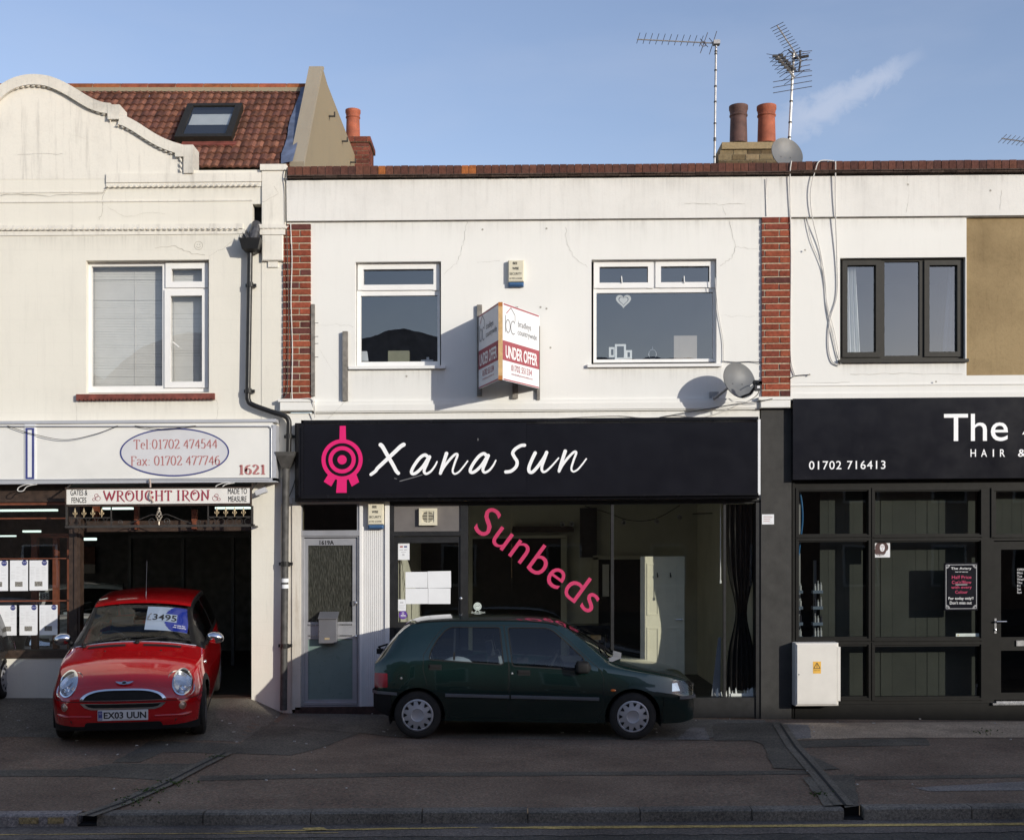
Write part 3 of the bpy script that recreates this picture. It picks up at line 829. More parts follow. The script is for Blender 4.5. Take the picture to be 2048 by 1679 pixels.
crack(mb, [(145, 272), (190, 283)], -.003, .004, 6, 1, 5); crack(mb, [(215, 415), (255, 434), (300, 425), (330, 427)], -.003, .003, 6, 1, 6)
crack(mb, [(548, 372), (557, 387), (530, 403), (524, 403)], -.031, .006, 5, .4, 7); crack(mb, [(418, 510), (440, 500), (465, 482)], -.003, .004, 5, 1, 8)
crack(mb, [(432, 798), (436, 815), (434, 842)], -.003, .004, 5, .8, 9); crack(mb, [(152, 800), (154, 845)], -.003, .003, 5, .5, 10)
for sx in (1, -1): pass
# scratched smiling face in the plaster
o = W(397, 491, -.003)
mb.ring((0, 0), .052, .056, o, (1, 0, 0), (0, 0, 1), (0, -1, 0), seg=24)
for dx in (-.016, .016): mb.disc((dx, .014), .006, o, (1, 0, 0), (0, 0, 1), (0, -1, 0), seg=8)
mb.ribbon([(.028 * math.cos(t), .028 * math.sin(t)) for t in [R(200 + 14 * i) for i in range(11)]], .005, o, (1, 0, 0), (0, 0, 1), (0, -1, 0))
mb.build('plaster_cracks', M['crack_soft'] if 'crack_soft' in M else M['crack'], Lb)
# first-floor window
wl = window(Lb, (172, 522, 418, 784), [(183, 532, 325, 772), (343, 537, 409, 564), (341, 591, 409, 764)], .10, [(331, 525, 416, 575), (329, 579, 416, 775)], glass='glass_blind', sash=12)
mb = MB(); p = [W(346, 684, .07), W(358, 694, .06)]; mb.tube([p[0], (p[0][0], .05, p[0][2]), p[1]], .008); mb.build('handle', M['upvc'], wl)
mb = MB(); a = lev(152, 785, 428, 797, -.06)
mb.add([(a[0], -.06, a[2]), (a[1], -.06, a[2]), (a[1], -.06, a[3] - .012), (a[0], -.06, a[3] - .012), (a[1], .1, a[3]), (a[0], .1, a[3]), (a[1], .1, a[2]), (a[0], .1, a[2])],
       [(0, 1, 2, 3), (3, 2, 4, 5), (0, 3, 5, 7), (1, 6, 4, 2), (0, 7, 6, 1)])
x = a[0]
while x < a[1] - .02: mb.box(x, x + .030, -.057, .0, a[2] - .014, a[2] - .001); x += .052
mb.build('sill', M['terracotta'], wl)
# behind the glass
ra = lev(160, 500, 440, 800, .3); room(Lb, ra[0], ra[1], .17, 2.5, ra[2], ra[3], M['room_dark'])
# showroom shell
xl, xr = px_x(-900), px_x(503)
mb = MB()
room(Lb, xl, xr - .01, .22, 8.0, .20, 3.2, M['showroom'], M['garage'], 'showroom_interior')
# shopfront of the showroom
mb = MB()
mb.pb(-900, 966, 130, 1004, .02, .2); mb.pb(138, 1004, 160, 1395, .0, .14); mb.pb(-900, 1303, 138, 1319, .0, .2); mb.pb(-900, 1004, 130, 1007, .0, .16)
mb.pb(148, 1056, 154, 1395, -.02, .0)
mb.build('shopfront_frame', M['brownwood'], Lb)
mb = MB(); mb.pb(-900, 1007, 130, 1013, .03, .12); mb.pb(-900, 1038, 138, 1041, .05, .09); mb.pb(-900, 1119, 138, 1121, .06, .08); mb.pb(-900, 1203, 138, 1206, .06, .08)
mb.build('glazing_bar', M['redwood'], Lb)
mb = MB(); a = lev(-900, 1008, 138, 1304, .07); mb.quad((a[0], .07, a[2]), (a[1], .07, a[2]), (a[1], .07, a[3]), (a[0], .07, a[3])); mb.build('shop_window', M['glass_blind'], Lb)
mb = MB()
mb.pb(60, 1066, 138, 1075, .9, .98); mb.pb(62, 1075, 74, 1395, .9, .98); mb.pb(105, 1075, 115, 1395, .9, .98); mb.pb(134, 1075, 142, 1395, .9, .98)
mb.build('inner_door_frame', M['redwood'], Lb)
mb = MB()
mb.pb(160, 1395, 503, 1400, .0, .3)
mb.pb(160, 1040, 503, 1062, .18, .24)
mb.build('opening_lintel', M['brownwood'], Lb)
mb = MB(); mb.pb(185, 1010, 195, 1062, .5, .6)
mb.pb(268, 1010, 276, 1058, .12, .2); mb.pb(383, 1018, 393, 1058, .12, .2)
mb.build('inner_post', M['redwood'], Lb)
mb = MB()
mb.pb(256, 1068, 500, 1075, 5.0, 5.1)
for q in (256, 362, 462): mb.pb(q, 1075, q + 6, 1420, 5.0, 5.1)
mb.build('rear_screen', M['screen_frame'], Lb)
mb = MB(); mb.pb(164, 1128 - 36, 190, 1128, 7.9, 7.95); mb.build('brick_panel', M['redwood'], Lb)
mb = MB(); mb.pb(164, 1128, 190, 1146, 7.88, 7.93); mb.build('pale_panel', M['cabinet'], Lb)
mb = MB()
for q in ((162, 1075, 188, 1080), (-60, 1018, 110, 1022), (-60, 1070, 26, 1073), (45, 1060, 76, 1064), (205, 1014, 262, 1018), (430, 1013, 498, 1017)): mb.pb(*q, 2.0, 2.12)
mb.build('ceiling_tube', M['lit_tube'], Lb)
# ---- roof behind the pediment
RM = 1.05; RZ0 = 7.25; RY0 = .35
def roof_pt(px, py):
    a = (HY - py) / FPX; y = (CZ + a * D - (RZ0 - RM * RY0)) / (RM - a)
    return Vector((px_x(px, y), y, RZ0 + RM * (y - RY0)))
def unshear(v): return (v[0], v[1], v[2] - SHEAR * v[0])
ru = Vector((1, 0, 0)); rv = Vector((0, 1, RM)).normalized(); rn = ru.cross(rv).normalized()
ro = Vector((-11.0, RY0, RZ0 + .02))
ridge_len = (Vector((0, 1.93 - RY0, RM * (1.93 - RY0)))).length
random.seed(5)
mb = MB(); rows = 13; cw = .104; ncol = int((11.0 - 2.93) / cw)
for r in range(rows):
    v0 = ridge_len * r / rows - .01; v1 = ridge_len * (r + 1) / rows + .03
    for c in range(ncol):
        t = random.uniform(.62, 1.25); base = random.choice([(.195, .085, .058), (.17, .073, .052), (.215, .095, .062), (.15, .066, .05)])
        col = tuple(k * t for k in base); x0 = c * cw + random.uniform(-.003, .003); dv = random.uniform(-.006, .006) if random.random() < .94 else random.uniform(-.03, .0)
        prof = [(0, .004), (.3, .018), (.62, .024), (.85, .010), (1.0, .0)]
        lo = [ro + ru * (x0 + q * cw) + rv * (v0 + dv) + rn * (h + .026) for q, h in prof]
        hi = [ro + ru * (x0 + q * cw) + rv * (v1 + dv) + rn * (h * .9 + .0) for q, h in prof]
        bt = [ro + ru * (x0 + q * cw) + rv * (v0 + dv) + rn * (h * .9 - .004) for q, h in prof]
        n = len(prof)
        mb.add([unshear(p) for p in lo + hi + bt], [(i, i + 1, n + i + 1, n + i) for i in range(n - 1)] + [(2 * n + i, 2 * n + i + 1, i + 1, i) for i in range(n - 1)], col)
rf = mb.build('roof', M['tile'], Lb)
mb = MB(); x = -11.0; rp = ro + rv * ridge_len
while x < -2.95:
    L = .405; t = random.uniform(.8, 1.15); col = random.choice([(.30, .085, .042), (.26, .075, .04), (.33, .11, .045)])
    prof = [(-.10, -.05), (-.085, .015), (-.04, .055), (.02, .065), (.08, .045), (.12, 0), (.13, -.05)]
    A = [(x + .006, rp.y + a, rp.z + b + .015) for a, b in prof]; B = [(min(x + L, -2.93) - .006, rp.y + a, rp.z + b + .015) for a, b in prof]
    n = len(prof); mb.add([unshear(p) for p in A + B], [(i, n + i, n + i + 1, i + 1) for i in range(n - 1)] + [tuple(range(n)), tuple(range(2 * n - 1, n - 1, -1))], tuple(k * t for k in col))
    x += L
mb.build('ridge_tile', M['tile'], rf)
mb = MB(); a = (rp.y + .03, rp.z + .02)
mb.quad(unshear((-11, a[0] - .16, a[1] - .10)), unshear((-2.93, a[0] - .16, a[1] - .10)), unshear((-2.93, a[0] - .1, a[1] + .02)), unshear((-11, a[0] - .1, a[1] + .02)))
mb.build('ridge_mortar', M['mortar_plain'] if 'mortar_plain' in M else M['gable_render'], rf)
mb = MB(); mb.box(-11, -2.95, rp.y + .1, 6.6, 6.8, rp.z - .05 + .02); mb.build('rear_dormer', M['gable_render'], Lb)
# lead flashing beside the gable wall
mb = MB(); n = 9; L = []; Q = []
for i in range(n + 1):
    p = ro + rv * (ridge_len * i / n) + rn * .062
    L.append((-3.10 + random.uniform(-.03, .03), p.y, p.z)); Q.append((-2.925, p.y, p.z + .03))
mb.add([unshear(p) for p in L + Q], [(i, n + 1 + i, n + 2 + i, i + 1) for i in range(n)]); mb.build('lead_flashing', M['lead'], Lb)
# rooflight
sk = [roof_pt(352, 291), roof_pt(466, 291), roof_pt(474, 224), roof_pt(364, 224)]
so = sk[0]; su = (sk[1] - sk[0]); sw = su.length; su = Vector((1, 0, 0)); sh = (sk[3] - sk[0]).dot(rv)
so = Vector(unshear(so))
mb = MB()
for a0, a1, b0, b1 in ((0, .095, 0, sh), (sw - .095, sw, 0, sh), (.095, sw - .095, sh - .07, sh), (.095, sw - .095, 0, .08)): mb.frame_box(so, su, rv, rn, a0, a1, b0, b1, .0, .13)
sl = mb.build('rooflight', M['darkframe'], Lb)
mb = MB(); q = [so + su * .095 + rv * .08 + rn * .115, so + su * (sw - .095) + rv * .08 + rn * .115, so + su * (sw - .095) + rv * (sh - .07) + rn * .115, so + su * .095 + rv * (sh - .07) + rn * .115]; mb.quad(*q)
mb.build('pane', M['glass_up'], sl)
mb = MB(); q = [so + su * .095 + rv * .08 + rn * .075, so + su * (sw - .095) + rv * .08 + rn * .075, so + su * (sw - .095) + rv * (sh * .9) + rn * .075, so + su * .095 + rv * (sh * .9) + rn * .075]; mb.quad(*q); mb.build('unlit_backing', M['void'], sl)  # near-black sheet stands in for the unlit space behind the pane
mb = MB(); q = [so + su * .11 + rv * (sh * .42) + rn * .088, so + su * (sw - .11) + rv * (sh * .42) + rn * .088, so + su * (sw - .11) + rv * (sh * .74) + rn * .088, so + su * .11 + rv * (sh * .74) + rn * .088]; mb.quad(*q)
mb.build('roller_blind', M['blind'], sl)
mb = MB(); mb.frame_box(so, su, rv, rn, .1, sw + .06, -.10, -.005, .02, .06); mb.build('sill', M['terracotta'], sl)
# gable party wall with sloping coping, level top running back
xa, xb = -3.075 + .13, -2.80
s0 = W(600, 330, .4); z_lo = px_z(329, .4); y_lo = .40; y_hi = 1.98; z_hi = px_z(140, 1.98)
prof = [(y_lo, 6.6), (y_lo, z_lo), (y_hi - .05, z_hi), (y_hi + .12, z_hi + .04), (y_hi + .5, z_hi - .02), (6.4, z_hi - .06), (6.4, 6.6)]
mb = MB(); mb.prism([unshear((xb, y, z)) for y, z in prof], (xa - xb, 0, 0)); mb.build('gable_wall', M['gable_render'], Lb)
mb = MB()
cp = [(y_lo - .03, z_lo + .03), (y_hi - .06, z_hi + .03), (y_hi + .10, z_hi + .085), (y_hi + .10, z_hi + .04), (y_hi - .02, z_hi - .02), (y_lo + .0, z_lo - .03)]
mb.prism([unshear((xb + .012, y, z)) for y, z in cp], (xa - xb - .05, 0, 0)); mb.build('gable_coping', M['coping_render'], Lb)
mb = MB()
for px, py, y in ((655, 232, 2.6), (674, 282, 4.0), (688, 324, 5.0)):
    z = px_z(py, y) - SHEAR * xb; mb.box(xb - .01, xb + .10, y - .015, y + .015, z - .015, z + .005); mb.box(xb + .08, xb + .10, y - .015, y + .015, z, z + .06)
mb.build('wall_hook', M['darkmetal'], Lb)
# chimney behind the gable wall
random.seed(9)
ch = [lev(706, 272, 742, 335, 5.6)[i] for i in range(4)]
def chimney_bricks(mb, x0, x1, y0, y1, z0, z1, cols, h=.075, wl=.215):
    mb.mi = 1; mb.box(x0 + .01, x1 - .01, y0 + .01, y1 - .01, z0, z1, (.33, .29, .22)); mb.mi = 0
    n = max(1, round((z1 - z0) / h)); h = (z1 - z0) / n
    for i in range(n):
        a, b = z0 + i * h + .005, z0 + (i + 1) * h - .005
        x = x0 - (wl / 2 if i % 2 else 0)
        while x < x1 - .01:
            s, e = max(x, x0), min(x + wl - .01, x1)
            if e - s > .02:
                c = random.choice(cols); t = random.uniform(.75, 1.2); mb.box(s, e, y0, y0 + .1, a, b, tuple(k * t for k in c))
            x += wl
        y = y0 + .104
        while y < y1 - .01:
            e = min(y + wl - .01, y1); c = random.choice(cols); t = random.uniform(.75, 1.2)
            mb.box(x0, x0 + .1, y, e, a, b, tuple(k * t for k in c)); mb.box(x1 - .1, x1, y, e, a, b, tuple(k * t for k in c)); y += wl
mb = MB(); RED = [(.16, .05, .035), (.13, .045, .035), (.19, .06, .04)]
xx0, xx1, zz0, zz1 = lev(690, 276, 738, 360, 5.6)
chimney_bricks(mb, xx0, xx1, 5.6, 6.3, zz0, zz1 - .08, RED); chimney_bricks(mb, xx0 - .035, xx1 + .03, 5.56, 6.34, zz1 - .08, zz1 + .02, RED)
cs = mb.build('chimney', [M['brick'], M['mortar']], Lb)
def pot(parent, px, py0, py1, w, y, mat):
    x = px_x(px, y); z0 = px_z(py1, y) - SHEAR * x; z1 = px_z(py0, y) - SHEAR * x; r = w / 2 * (D + y) / FPX; H = z1 - z0
    mb = MB(); mb.lathe((x, y, z0 - .03), (0, 0, 1), [(0, r * .98), (H * .5, r * .93), (H * .74, r * .90), (H * .77, r * 1.0), (H * .80, r * 1.0), (H * .82, r * .92), (H * .93, r * .98), (H * .96, r * 1.05), (H + .03, r * 1.05), (H + .03, r * .82), (H * .6, r * .78)], 28)
    return mb.build('chimney_pot', M[mat], parent, 40)
pot(cs, 706, 221, 274, 29, 5.9, 'pot')

# ================================================================ middle building: the empty sunbed shop
Mb = thing('shop_building', 'white rendered shop with two brick piers above a black empty shopfront', 'building', (.35, 0, 0))
mb = MB()
cells(mb, lev(570, 440, 1530, 805, 0), [lev(711, 523, 882, 735, 0), lev(1183, 518, 1433, 728, 0)], 0, .15)
mb.build('wall', M['white'], Mb)
mb = MB(); mb.pb(573, 357, 1580, 438, -.035, .2); mb.build('frieze', M['white_dirty'], Mb)
mb = MB(); mb.pb(572, 438, 1580, 441, -.012, .1); mb.build('painted_shadow_line', M['timber_grey'], Mb)  # grey strip painted in for the shadow line under the frieze
soldier_course('soldier_course', Mb, 575, 1580, 334, 324, 19, -.05, 1)
brick_pier('brick_pier', Mb, 566, 621, 447, 798, -.035, 27, 21)
brick_pier('brick_pier', Mb, 1524, 1580, 433, 793, -.035, 27, 22)
for q in ((556, 797, 628, 803, 821), (1518, 793, 1583, 799, 815)):
    mb = MB(); mb.pb(*q[:4], -.11, .1); mb.chamfer(q[0] + 3, q[3], q[2] - 2, q[4], -.10, .1, .008); mb.build('pier_base', M['white'], Mb)
mb = MB()
mb.pb(628, 799, 1519, 806, -.03, .05); mb.pb(628, 806, 1519, 819, -.05, .05); mb.pb(628, 819, 1519, 822, -.035, .05); mb.pb(570, 822, 1519, 850, -.004, .05)
mb.build('cornice', M['white'], Mb)
mb = MB()
crack(mb, [(935, 440), (925, 490), (918, 520), (888, 548)], -.003, .005, 8, 1.2, 11); crack(mb, [(1133, 455), (1131, 480), (1145, 512), (1175, 535)], -.003, .005, 8, 1.2, 12)
crack(mb, [(1458, 440), (1470, 490), (1465, 515), (1440, 531)], -.003, .006, 8, 1.2, 13); crack(mb, [(1470, 494), (1515, 498)], -.003, .004, 7, 1, 14)
crack(mb, [(635, 651), (690, 650), (708, 653)], -.003, .003, 6, 1, 15); crack(mb, [(955, 524), (1000, 521)], -.003, .003, 6, 1, 16); crack(mb, [(1370, 407), (1440, 409), (1490, 407)], -.038, .006, 8, .8, 17)
crack(mb, [(1445, 412), (1452, 430)], -.038, .004, 5, .8, 18); crack(mb, [(690, 804), (655, 838)], -.053, .005, 5, .5, 19); crack(mb, [(1440, 632), (1510, 632)], -.003, .003, 6, 1, 20)
crack(mb, [(700, 795), (640, 700)], -.003, .002, 5, 2, 23)
for px, py in ((965, 459), (1093, 457), (1081, 614), (1093, 617), (1101, 695), (813, 752)): mb.disc((0, 0), .014, W(px, py, -.003), (1, 0, 0), (0, 0, 1), (0, -1, 0), seg=7)
mb.build('plaster_cracks', M['crack'], Mb)
mb = MB(); a = px_x(575); b = px_x(1580); mb.box(a, b, .3, 9.0, 6.85, 6.95); mb.build('flat_roof', M['gable_render'], Mb)
w1 = window(Mb, (714, 526, 880, 732), [(727, 538, 870, 572), (722, 591, 875, 723)], .09, [(716, 527, 878, 580)], sash=11)
mb = MB(); mb.pb(697, 731, 891, 737, -.05, .1); mb.build('sill', M['upvc'], w1)
w2 = window(Mb, (1187, 521, 1431, 724), [(1198, 533, 1297, 566), (1321, 532, 1420, 565), (1193, 585, 1426, 718)], .09, [(1188, 522, 1307, 576), (1311, 521, 1430, 575)], sash=11)
mb = MB(); mb.pb(1175, 727, 1444, 733, -.05, .1); mb.build('sill', M['upvc'], w2)
for q in (1244, 1369): 
    mb = MB(); mb.tube([W(q, 566, .075), W(q, 565, .05), W(q - 1, 552, .05)], .006); mb.build('handle', M['upvc'], w2)
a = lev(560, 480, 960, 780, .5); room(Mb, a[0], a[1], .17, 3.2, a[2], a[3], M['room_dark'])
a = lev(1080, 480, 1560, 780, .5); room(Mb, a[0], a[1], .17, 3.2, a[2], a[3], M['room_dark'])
# ---- shopfront
mb = MB(); mb.pb(560, 848, 1522, 1003, .005, .2); mb.build('fascia_wall', M['white'], Mb)
mb = MB(); a = lev(1522, 815, 1583, 1470, -.02); mb.box(a[0], a[1], -.02, .3, a[2], a[3]); mb.build('pilaster', M['charcoal'], Mb)
mb = MB(); mb.pb(562, 848, 584, 1470, .02, .3); mb.pb(584, 995, 601, 1418, .0, .25)
mb.build('peeling_post', plaster('peeling_white_paint', (.66, .62, .55), dirt=(.22, .14, .07), amount=1.3, bump=.6, streak=1.5), Mb)
mb = MB(); mb.pb(719, 1003, 724, 1418, .03, .2); mb.pb(770, 1003, 779, 1418, .02, .2)
a = lev(724, 1003, 770, 1418, .05); x = a[0]; nb = 11
for i in range(nb):
    b = a[0] + (a[1] - a[0]) * i / nb; e = a[0] + (a[1] - a[0]) * (i + 1) / nb
    mb.box(b + .002, e - .002, .045 + (.002 if i % 2 else 0), .1, a[2], a[3])
mb.box(a[0], a[1], .06, .2, a[2], a[3])
mb.build('boarded_panel', plaster('white_painted_boards', (.74, .73, .72), dirt=(.35, .33, .31), amount=.7, bump=.3, streak=1.8), Mb)
mb = MB(); mb.pb(590, 1413, 780, 1440, .0, .3); mb.build('door_step', M['darkstep'], Mb)
mb = MB(); cells(mb, lev(601, 1003, 719, 1413, .05), [lev(604, 1008, 714, 1060, .05), lev(608, 1074, 715, 1409, .05)], .05, .13)
mb.pb(601, 1060, 719, 1071, .035, .05)
fr = mb.build('door_frame', M['alu'], Mb)
mb = MB(); a = lev(604, 1008, 714, 1060, .09); mb.quad((a[0], .09, a[2]), (a[1], .09, a[2]), (a[1], .09, a[3]), (a[0], .09, a[3])); mb.build('fanlight', M['glass_dim'] if 'glass_dim' in M else M['glass_shop'], fr)
mb = MB(); cells(mb, lev(608, 1076, 714, 1408, .075), [lev(616, 1090, 705, 1243, .075), lev(616, 1277, 705, 1398, .075)], .075, .115, back=True)
mb.pb(608, 1404, 714, 1410, .05, .075)
dr = mb.build('door', M['alu'], Mb); dr['label'] = 'aluminium door numbered 1619A with patterned glass above'
mb = MB(); mb.pb(616, 1247, 705, 1250, .066, .075); mb.pb(616, 1269, 705, 1272, .066, .075); mb.build('mid_rail', M['steel'], dr)
mb = MB(); a = lev(616, 1090, 705, 1243, .095); mb.quad((a[0], .095, a[2]), (a[1], .095, a[2]), (a[1], .095, a[3]), (a[0], .095, a[3])); mb.build('patterned_glass', M['patterned'] if 'patterned' in M else M['glass_shop'], dr)
mb = MB(); a = lev(616, 1277, 705, 1398, .095); mb.quad((a[0], .095, a[2]), (a[1], .095, a[2]), (a[1], .095, a[3]), (a[0], .095, a[3])); mb.build('lower_panel', simple('pale_green_panel', (.17, .235, .215), .3, var=.06), dr)
mb = MB(); mb.ptext('1619A', 639, 1080, 668, 1089, .072, bold=.03); mb.build('door_number', M['ink'], dr)
mb = MB(); mb.pb(704, 1201, 711, 1210, .055, .08); p = W(712, 1205, .05); mb.lathe((p[0], .06, p[2]), (0, -1, 0), [(0, .016), (.02, .016), (.024, .004)], 14); p = W(712, 1272, .05); mb.lathe((p[0], .06, p[2]), (0, -1, 0), [(0, .016), (.02, .016), (.024, .004)], 14); mb.build('lock', M['steel'], dr)
# hall behind the aluminium door, then the shop
a = lev(598, 985, 722, 1430, .4); room(Mb, a[0], a[1], .16, 2.5, a[2], a[3], M['room_dark'])
mb = MB()
mb.pb(779, 1003, 788, 1440, .03, .2); mb.pb(921, 1003, 936, 1430, .04, .2); mb.pb(779, 1000, 1522, 1004, .0, .2)
mb.pb(788, 1062, 921, 1071, .03, .18); mb.pb(788, 1004, 921, 1008, .035, .18)
mb.pb(1222, 1004, 1228, 1400, .05, .14); mb.pb(936, 1396, 1522, 1436, .02, .2); mb.pb(1447, 1004, 1452, 1396, .08, .14); mb.pb(1512, 1004, 1522, 1470, .0, .2)
mb.pb(936, 1004, 1512, 1008, .05, .14)
mb.build('shopfront_frame', M['blackframe'], Mb)
mb = MB(); mb.pb(788, 1008, 921, 1062, .06, .1); mb.build('vent_panel', simple('dull_grey_board', (.135, .122, .118), .6), Mb)
mb = MB(); cells(mb, lev(788, 1072, 921, 1436, .06), [lev(796, 1085, 917, 1243, .06), lev(800, 1275, 912, 1415, .06)], .06, .11, back=True)
sd = mb.build('door', M['blackframe'], Mb); sd['label'] = 'black glazed shop door with blank sheets taped inside'
for q in ((796, 1085, 917, 1243), (800, 1275, 912, 1415)):
    mb = MB(); a = lev(*q, .085); mb.quad((a[0], .085, a[2]), (a[1], .085, a[2]), (a[1], .085, a[3]), (a[0], .085, a[3])); mb.build('pane', M['glass_shop'], sd)
mb = MB(); p = W(922, 1196, .06); mb.lathe((p[0], .042, p[2]), (0, -1, 0), [(0, .018), (.012, .018), (.016, .004)], 14); mb.build('lock', M['steel'], sd)
for q in ((936, 1008, 1222, 1396), (1228, 1008, 1512, 1396)):
    mb = MB(); a = lev(*q, .10); mb.quad((a[0], .10, a[2]), (a[1], .10, a[2]), (a[1], .10, a[3]), (a[0], .10, a[3])); mb.build('shop_window', M['glass_shop'], Mb)
# shop interior
x0 = px_x(784); x1 = px_x(1514)
room(Mb, x0, x1, .21, 5.0, -.02, 3.0, M['room'], M['lino'], 'shop_interior')
def ipb(mb, q, y, dy=.03): mb.pb(*q, y, y + dy)
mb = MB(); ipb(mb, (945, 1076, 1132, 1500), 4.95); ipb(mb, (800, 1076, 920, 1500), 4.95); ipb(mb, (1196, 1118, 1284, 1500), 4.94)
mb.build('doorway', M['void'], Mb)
mb = MB(); ipb(mb, (1022, 1056, 1148, 1064), 4.9); ipb(mb, (1025, 1052, 1146, 1056), 4.88); mb.build('pelmet', M['brownwood'], Mb)
mb = MB(); ipb(mb, (1160, 1015, 1194, 1114), 4.92); mb.build('dark_panel', M['room_dark'], Mb)
mb = MB()
for q in ((1122, 1076, 1134, 1500), (1186, 1114, 1197, 1500)): ipb(mb, q, 4.9, .05)
ipb(mb, (1186, 1110, 1290, 1118), 4.9, .05); ipb(mb, (940, 1070, 1134, 1076), 4.9, .05); mb.build('door_casing', M['room'], Mb)
mb = MB(); ipb(mb, (1205, 1128, 1218, 1192), 4.93, .01); mb.build('painted_light_slit', M['paper'], Mb)  # white strip stands in for the light of a narrow window
# pale panelled door standing open near the window
YD = 1.1
mb = MB(); ipb(mb, (1281, 1112, 1369, 1408), YD, .04)
for q in ((1294, 1126, 1318, 1230), (1332, 1126, 1356, 1230), (1294, 1254, 1318, 1390), (1332, 1254, 1356, 1390)): mb.rect_frame(*q, 3, YD - .008, YD)
dl = mb.build('panelled_door', simple('pale_olive_door_paint', (.60, .58, .47), .6, var=.05), Mb)
mb = MB()
for q in (1315, 1341):
    p = W(q, 1152, YD - .02); mb.tube([(p[0], YD, p[2] + .05), (p[0], YD - .02, p[2]), (p[0], YD - .05, p[2] - .01), (p[0], YD - .06, p[2] + .02)], .008)
mb.build('coat_hook', M['darkmetal'], dl)
mb = MB(); p = W(1364, 1238, YD - .03); mb.tube([(p[0], YD, p[2]), (p[0], YD - .05, p[2]), (p[0] - .09, YD - .05, p[2])], .009); mb.build('handle', M['steel'], dl)

# ================================================================ right building: the salon
Rb = thing('shop_building', 'white rendered shop with dark window, bare brown panel and black salon front', 'building', (5.2, 0, 0))
mb = MB()
cells(mb, lev(1581, 434, 2600, 800, 0), [lev(1680, 515, 1931, 720, 0), lev(1933, 430, 2600, 748, 0)], 0, .15)
mb.build('wall', M['white'], Rb)
mb = MB(); mb.pb(1580.5, 349, 2600, 430, -.035, .2); mb.build('frieze', M['white_dirty'], Rb)
mb = MB(); mb.pb(1581, 430, 2600, 433, -.012, .1); mb.build('painted_shadow_line', M['timber_grey'], Rb)  # same painted shadow line under this frieze, no real moulding
mb = MB(); a = lev(1933, 432, 2600, 748, .03); mb.quad((a[0], .03, a[2]), (a[1], .03, a[2]), (a[1], .03, a[3]), (a[0], .03, a[3])); mb.build('bare_panel', M['brown_render'], Rb)
soldier_course('soldier_course', Rb, 1580.5, 2600, 324, 314, 19, -.05, 2)
mb = MB(); a = px_x(1580.5); b = px_x(2600); mb.box(a, b, .3, 9.0, 6.85, 6.95); mb.build('flat_roof', M['gable_render'], Rb)
mb = MB(); mb.pb(1581, 765, 2600, 768, -.012, .02); mb.pb(1581, 783, 2600, 799, -.02, .02); mb.build('cornice', M['white'], Rb)
mb = MB(); crack(mb, [(1700, 748), (1800, 746), (1925, 748)], -.003, .006, 8, .8, 31); crack(mb, [(1815, 350), (1817, 395), (1812, 425)], -.038, .004, 6, .8, 32); crack(mb, [(2004, 380), (2000, 420)], -.038, .004, 5, .8, 33)
crack(mb, [(1590, 766), (1700, 764)], -.014, .004, 8, .6, 34)
for px, py in ((1816, 369), (1981, 381), (1610, 500), (1619, 749), (1872, 763)): mb.disc((0, 0), .014, W(px, py, -.0385), (1, 0, 0), (0, 0, 1), (0, -1, 0), seg=7)
mb.build('plaster_cracks', M['crack'], Rb)
w3 = window(Rb, (1680, 516, 1931, 718), [(1695, 530, 1750, 704), (1769, 523, 1839, 711), (1858, 530, 1914, 703)], .07, [(1685, 520, 1762, 714), (1849, 520, 1925, 713)], mat='darkframe', sash=10)
mb = MB(); mb.pb(1678, 718, 1938, 724, -.05, .1); mb.build('sill', M['darkframe'], w3)
a = lev(1600, 480, 2020, 780, .5); room(Rb, a[0], a[1], .17, 3.2, a[2], a[3], M['room_dark'])
# ---- salon front
mb = MB()
cells(mb, lev(1590, 948, 2040 + 560, 1405, .03), [lev(1598, 982, 1736, 1067, .03), lev(1750, 982, 1961, 1067, .03), lev(1598, 1083, 1736, 1273, .03), lev(1750, 1083, 1961, 1273, .03),
      lev(1598, 1292, 1736, 1392, .03), lev(1750, 1292, 1961, 1392, .03), lev(1992, 982, 2150, 1067, .03), lev(1988, 1080, 2150, 1400, .03)], .03, .12)
mb.pb(1585, 955, 1590, 1440, .0, .2); mb.pb(1588, 1405, 2600, 1470, .0, .2)
mb.build('shopfront_frame', M['blackwood'] if 'blackwood' in M else M['darkframe'], Rb)
mb = MB()
for x0_, x1_ in ((1592, 1742), (1744, 1967)):
    for y0_, y1_ in ((975, 1074), (1076, 1281), (1284, 1400)): mb.rect_frame(x0_, y0_, x1_, y1_, 4.5, .012, .028)
mb.rect_frame(1983, 975, 2160, 1074, 5, .012, .028)
mb.build('glazing_bead', M['blackwood'] if 'blackwood' in M else M['darkframe'], Rb)
for q in ((1598, 982, 1736, 1067), (1750, 982, 1961, 1067), (1598, 1083, 1736, 1273), (1750, 1083, 1961, 1273), (1598, 1292, 1736, 1392), (1750, 1292, 1961, 1392), (1992, 982, 2150, 1067)):
    mb = MB(); a = lev(*q, .08); mb.quad((a[0], .08, a[2]), (a[1], .08, a[2]), (a[1], .08, a[3]), (a[0], .08, a[3])); mb.build('shop_window', M['glass_tint'], Rb)
mb = MB(); cells(mb, lev(1988, 1082, 2150, 1398, .04), [lev(2002, 1098, 2136, 1273, .04), lev(2002, 1300, 2136, 1384, .04)], .04, .1, back=True)
rd = mb.build('door', M['blackwood'] if 'blackwood' in M else M['darkframe'], Rb)
for q in ((2002, 1098, 2136, 1273), (2002, 1300, 2136, 1384)):
    mb = MB(); a = lev(*q, .07); mb.quad((a[0], .07, a[2]), (a[1], .07, a[2]), (a[1], .07, a[3]), (a[0], .07, a[3])); mb.build('pane', M['glass_tint'], rd)
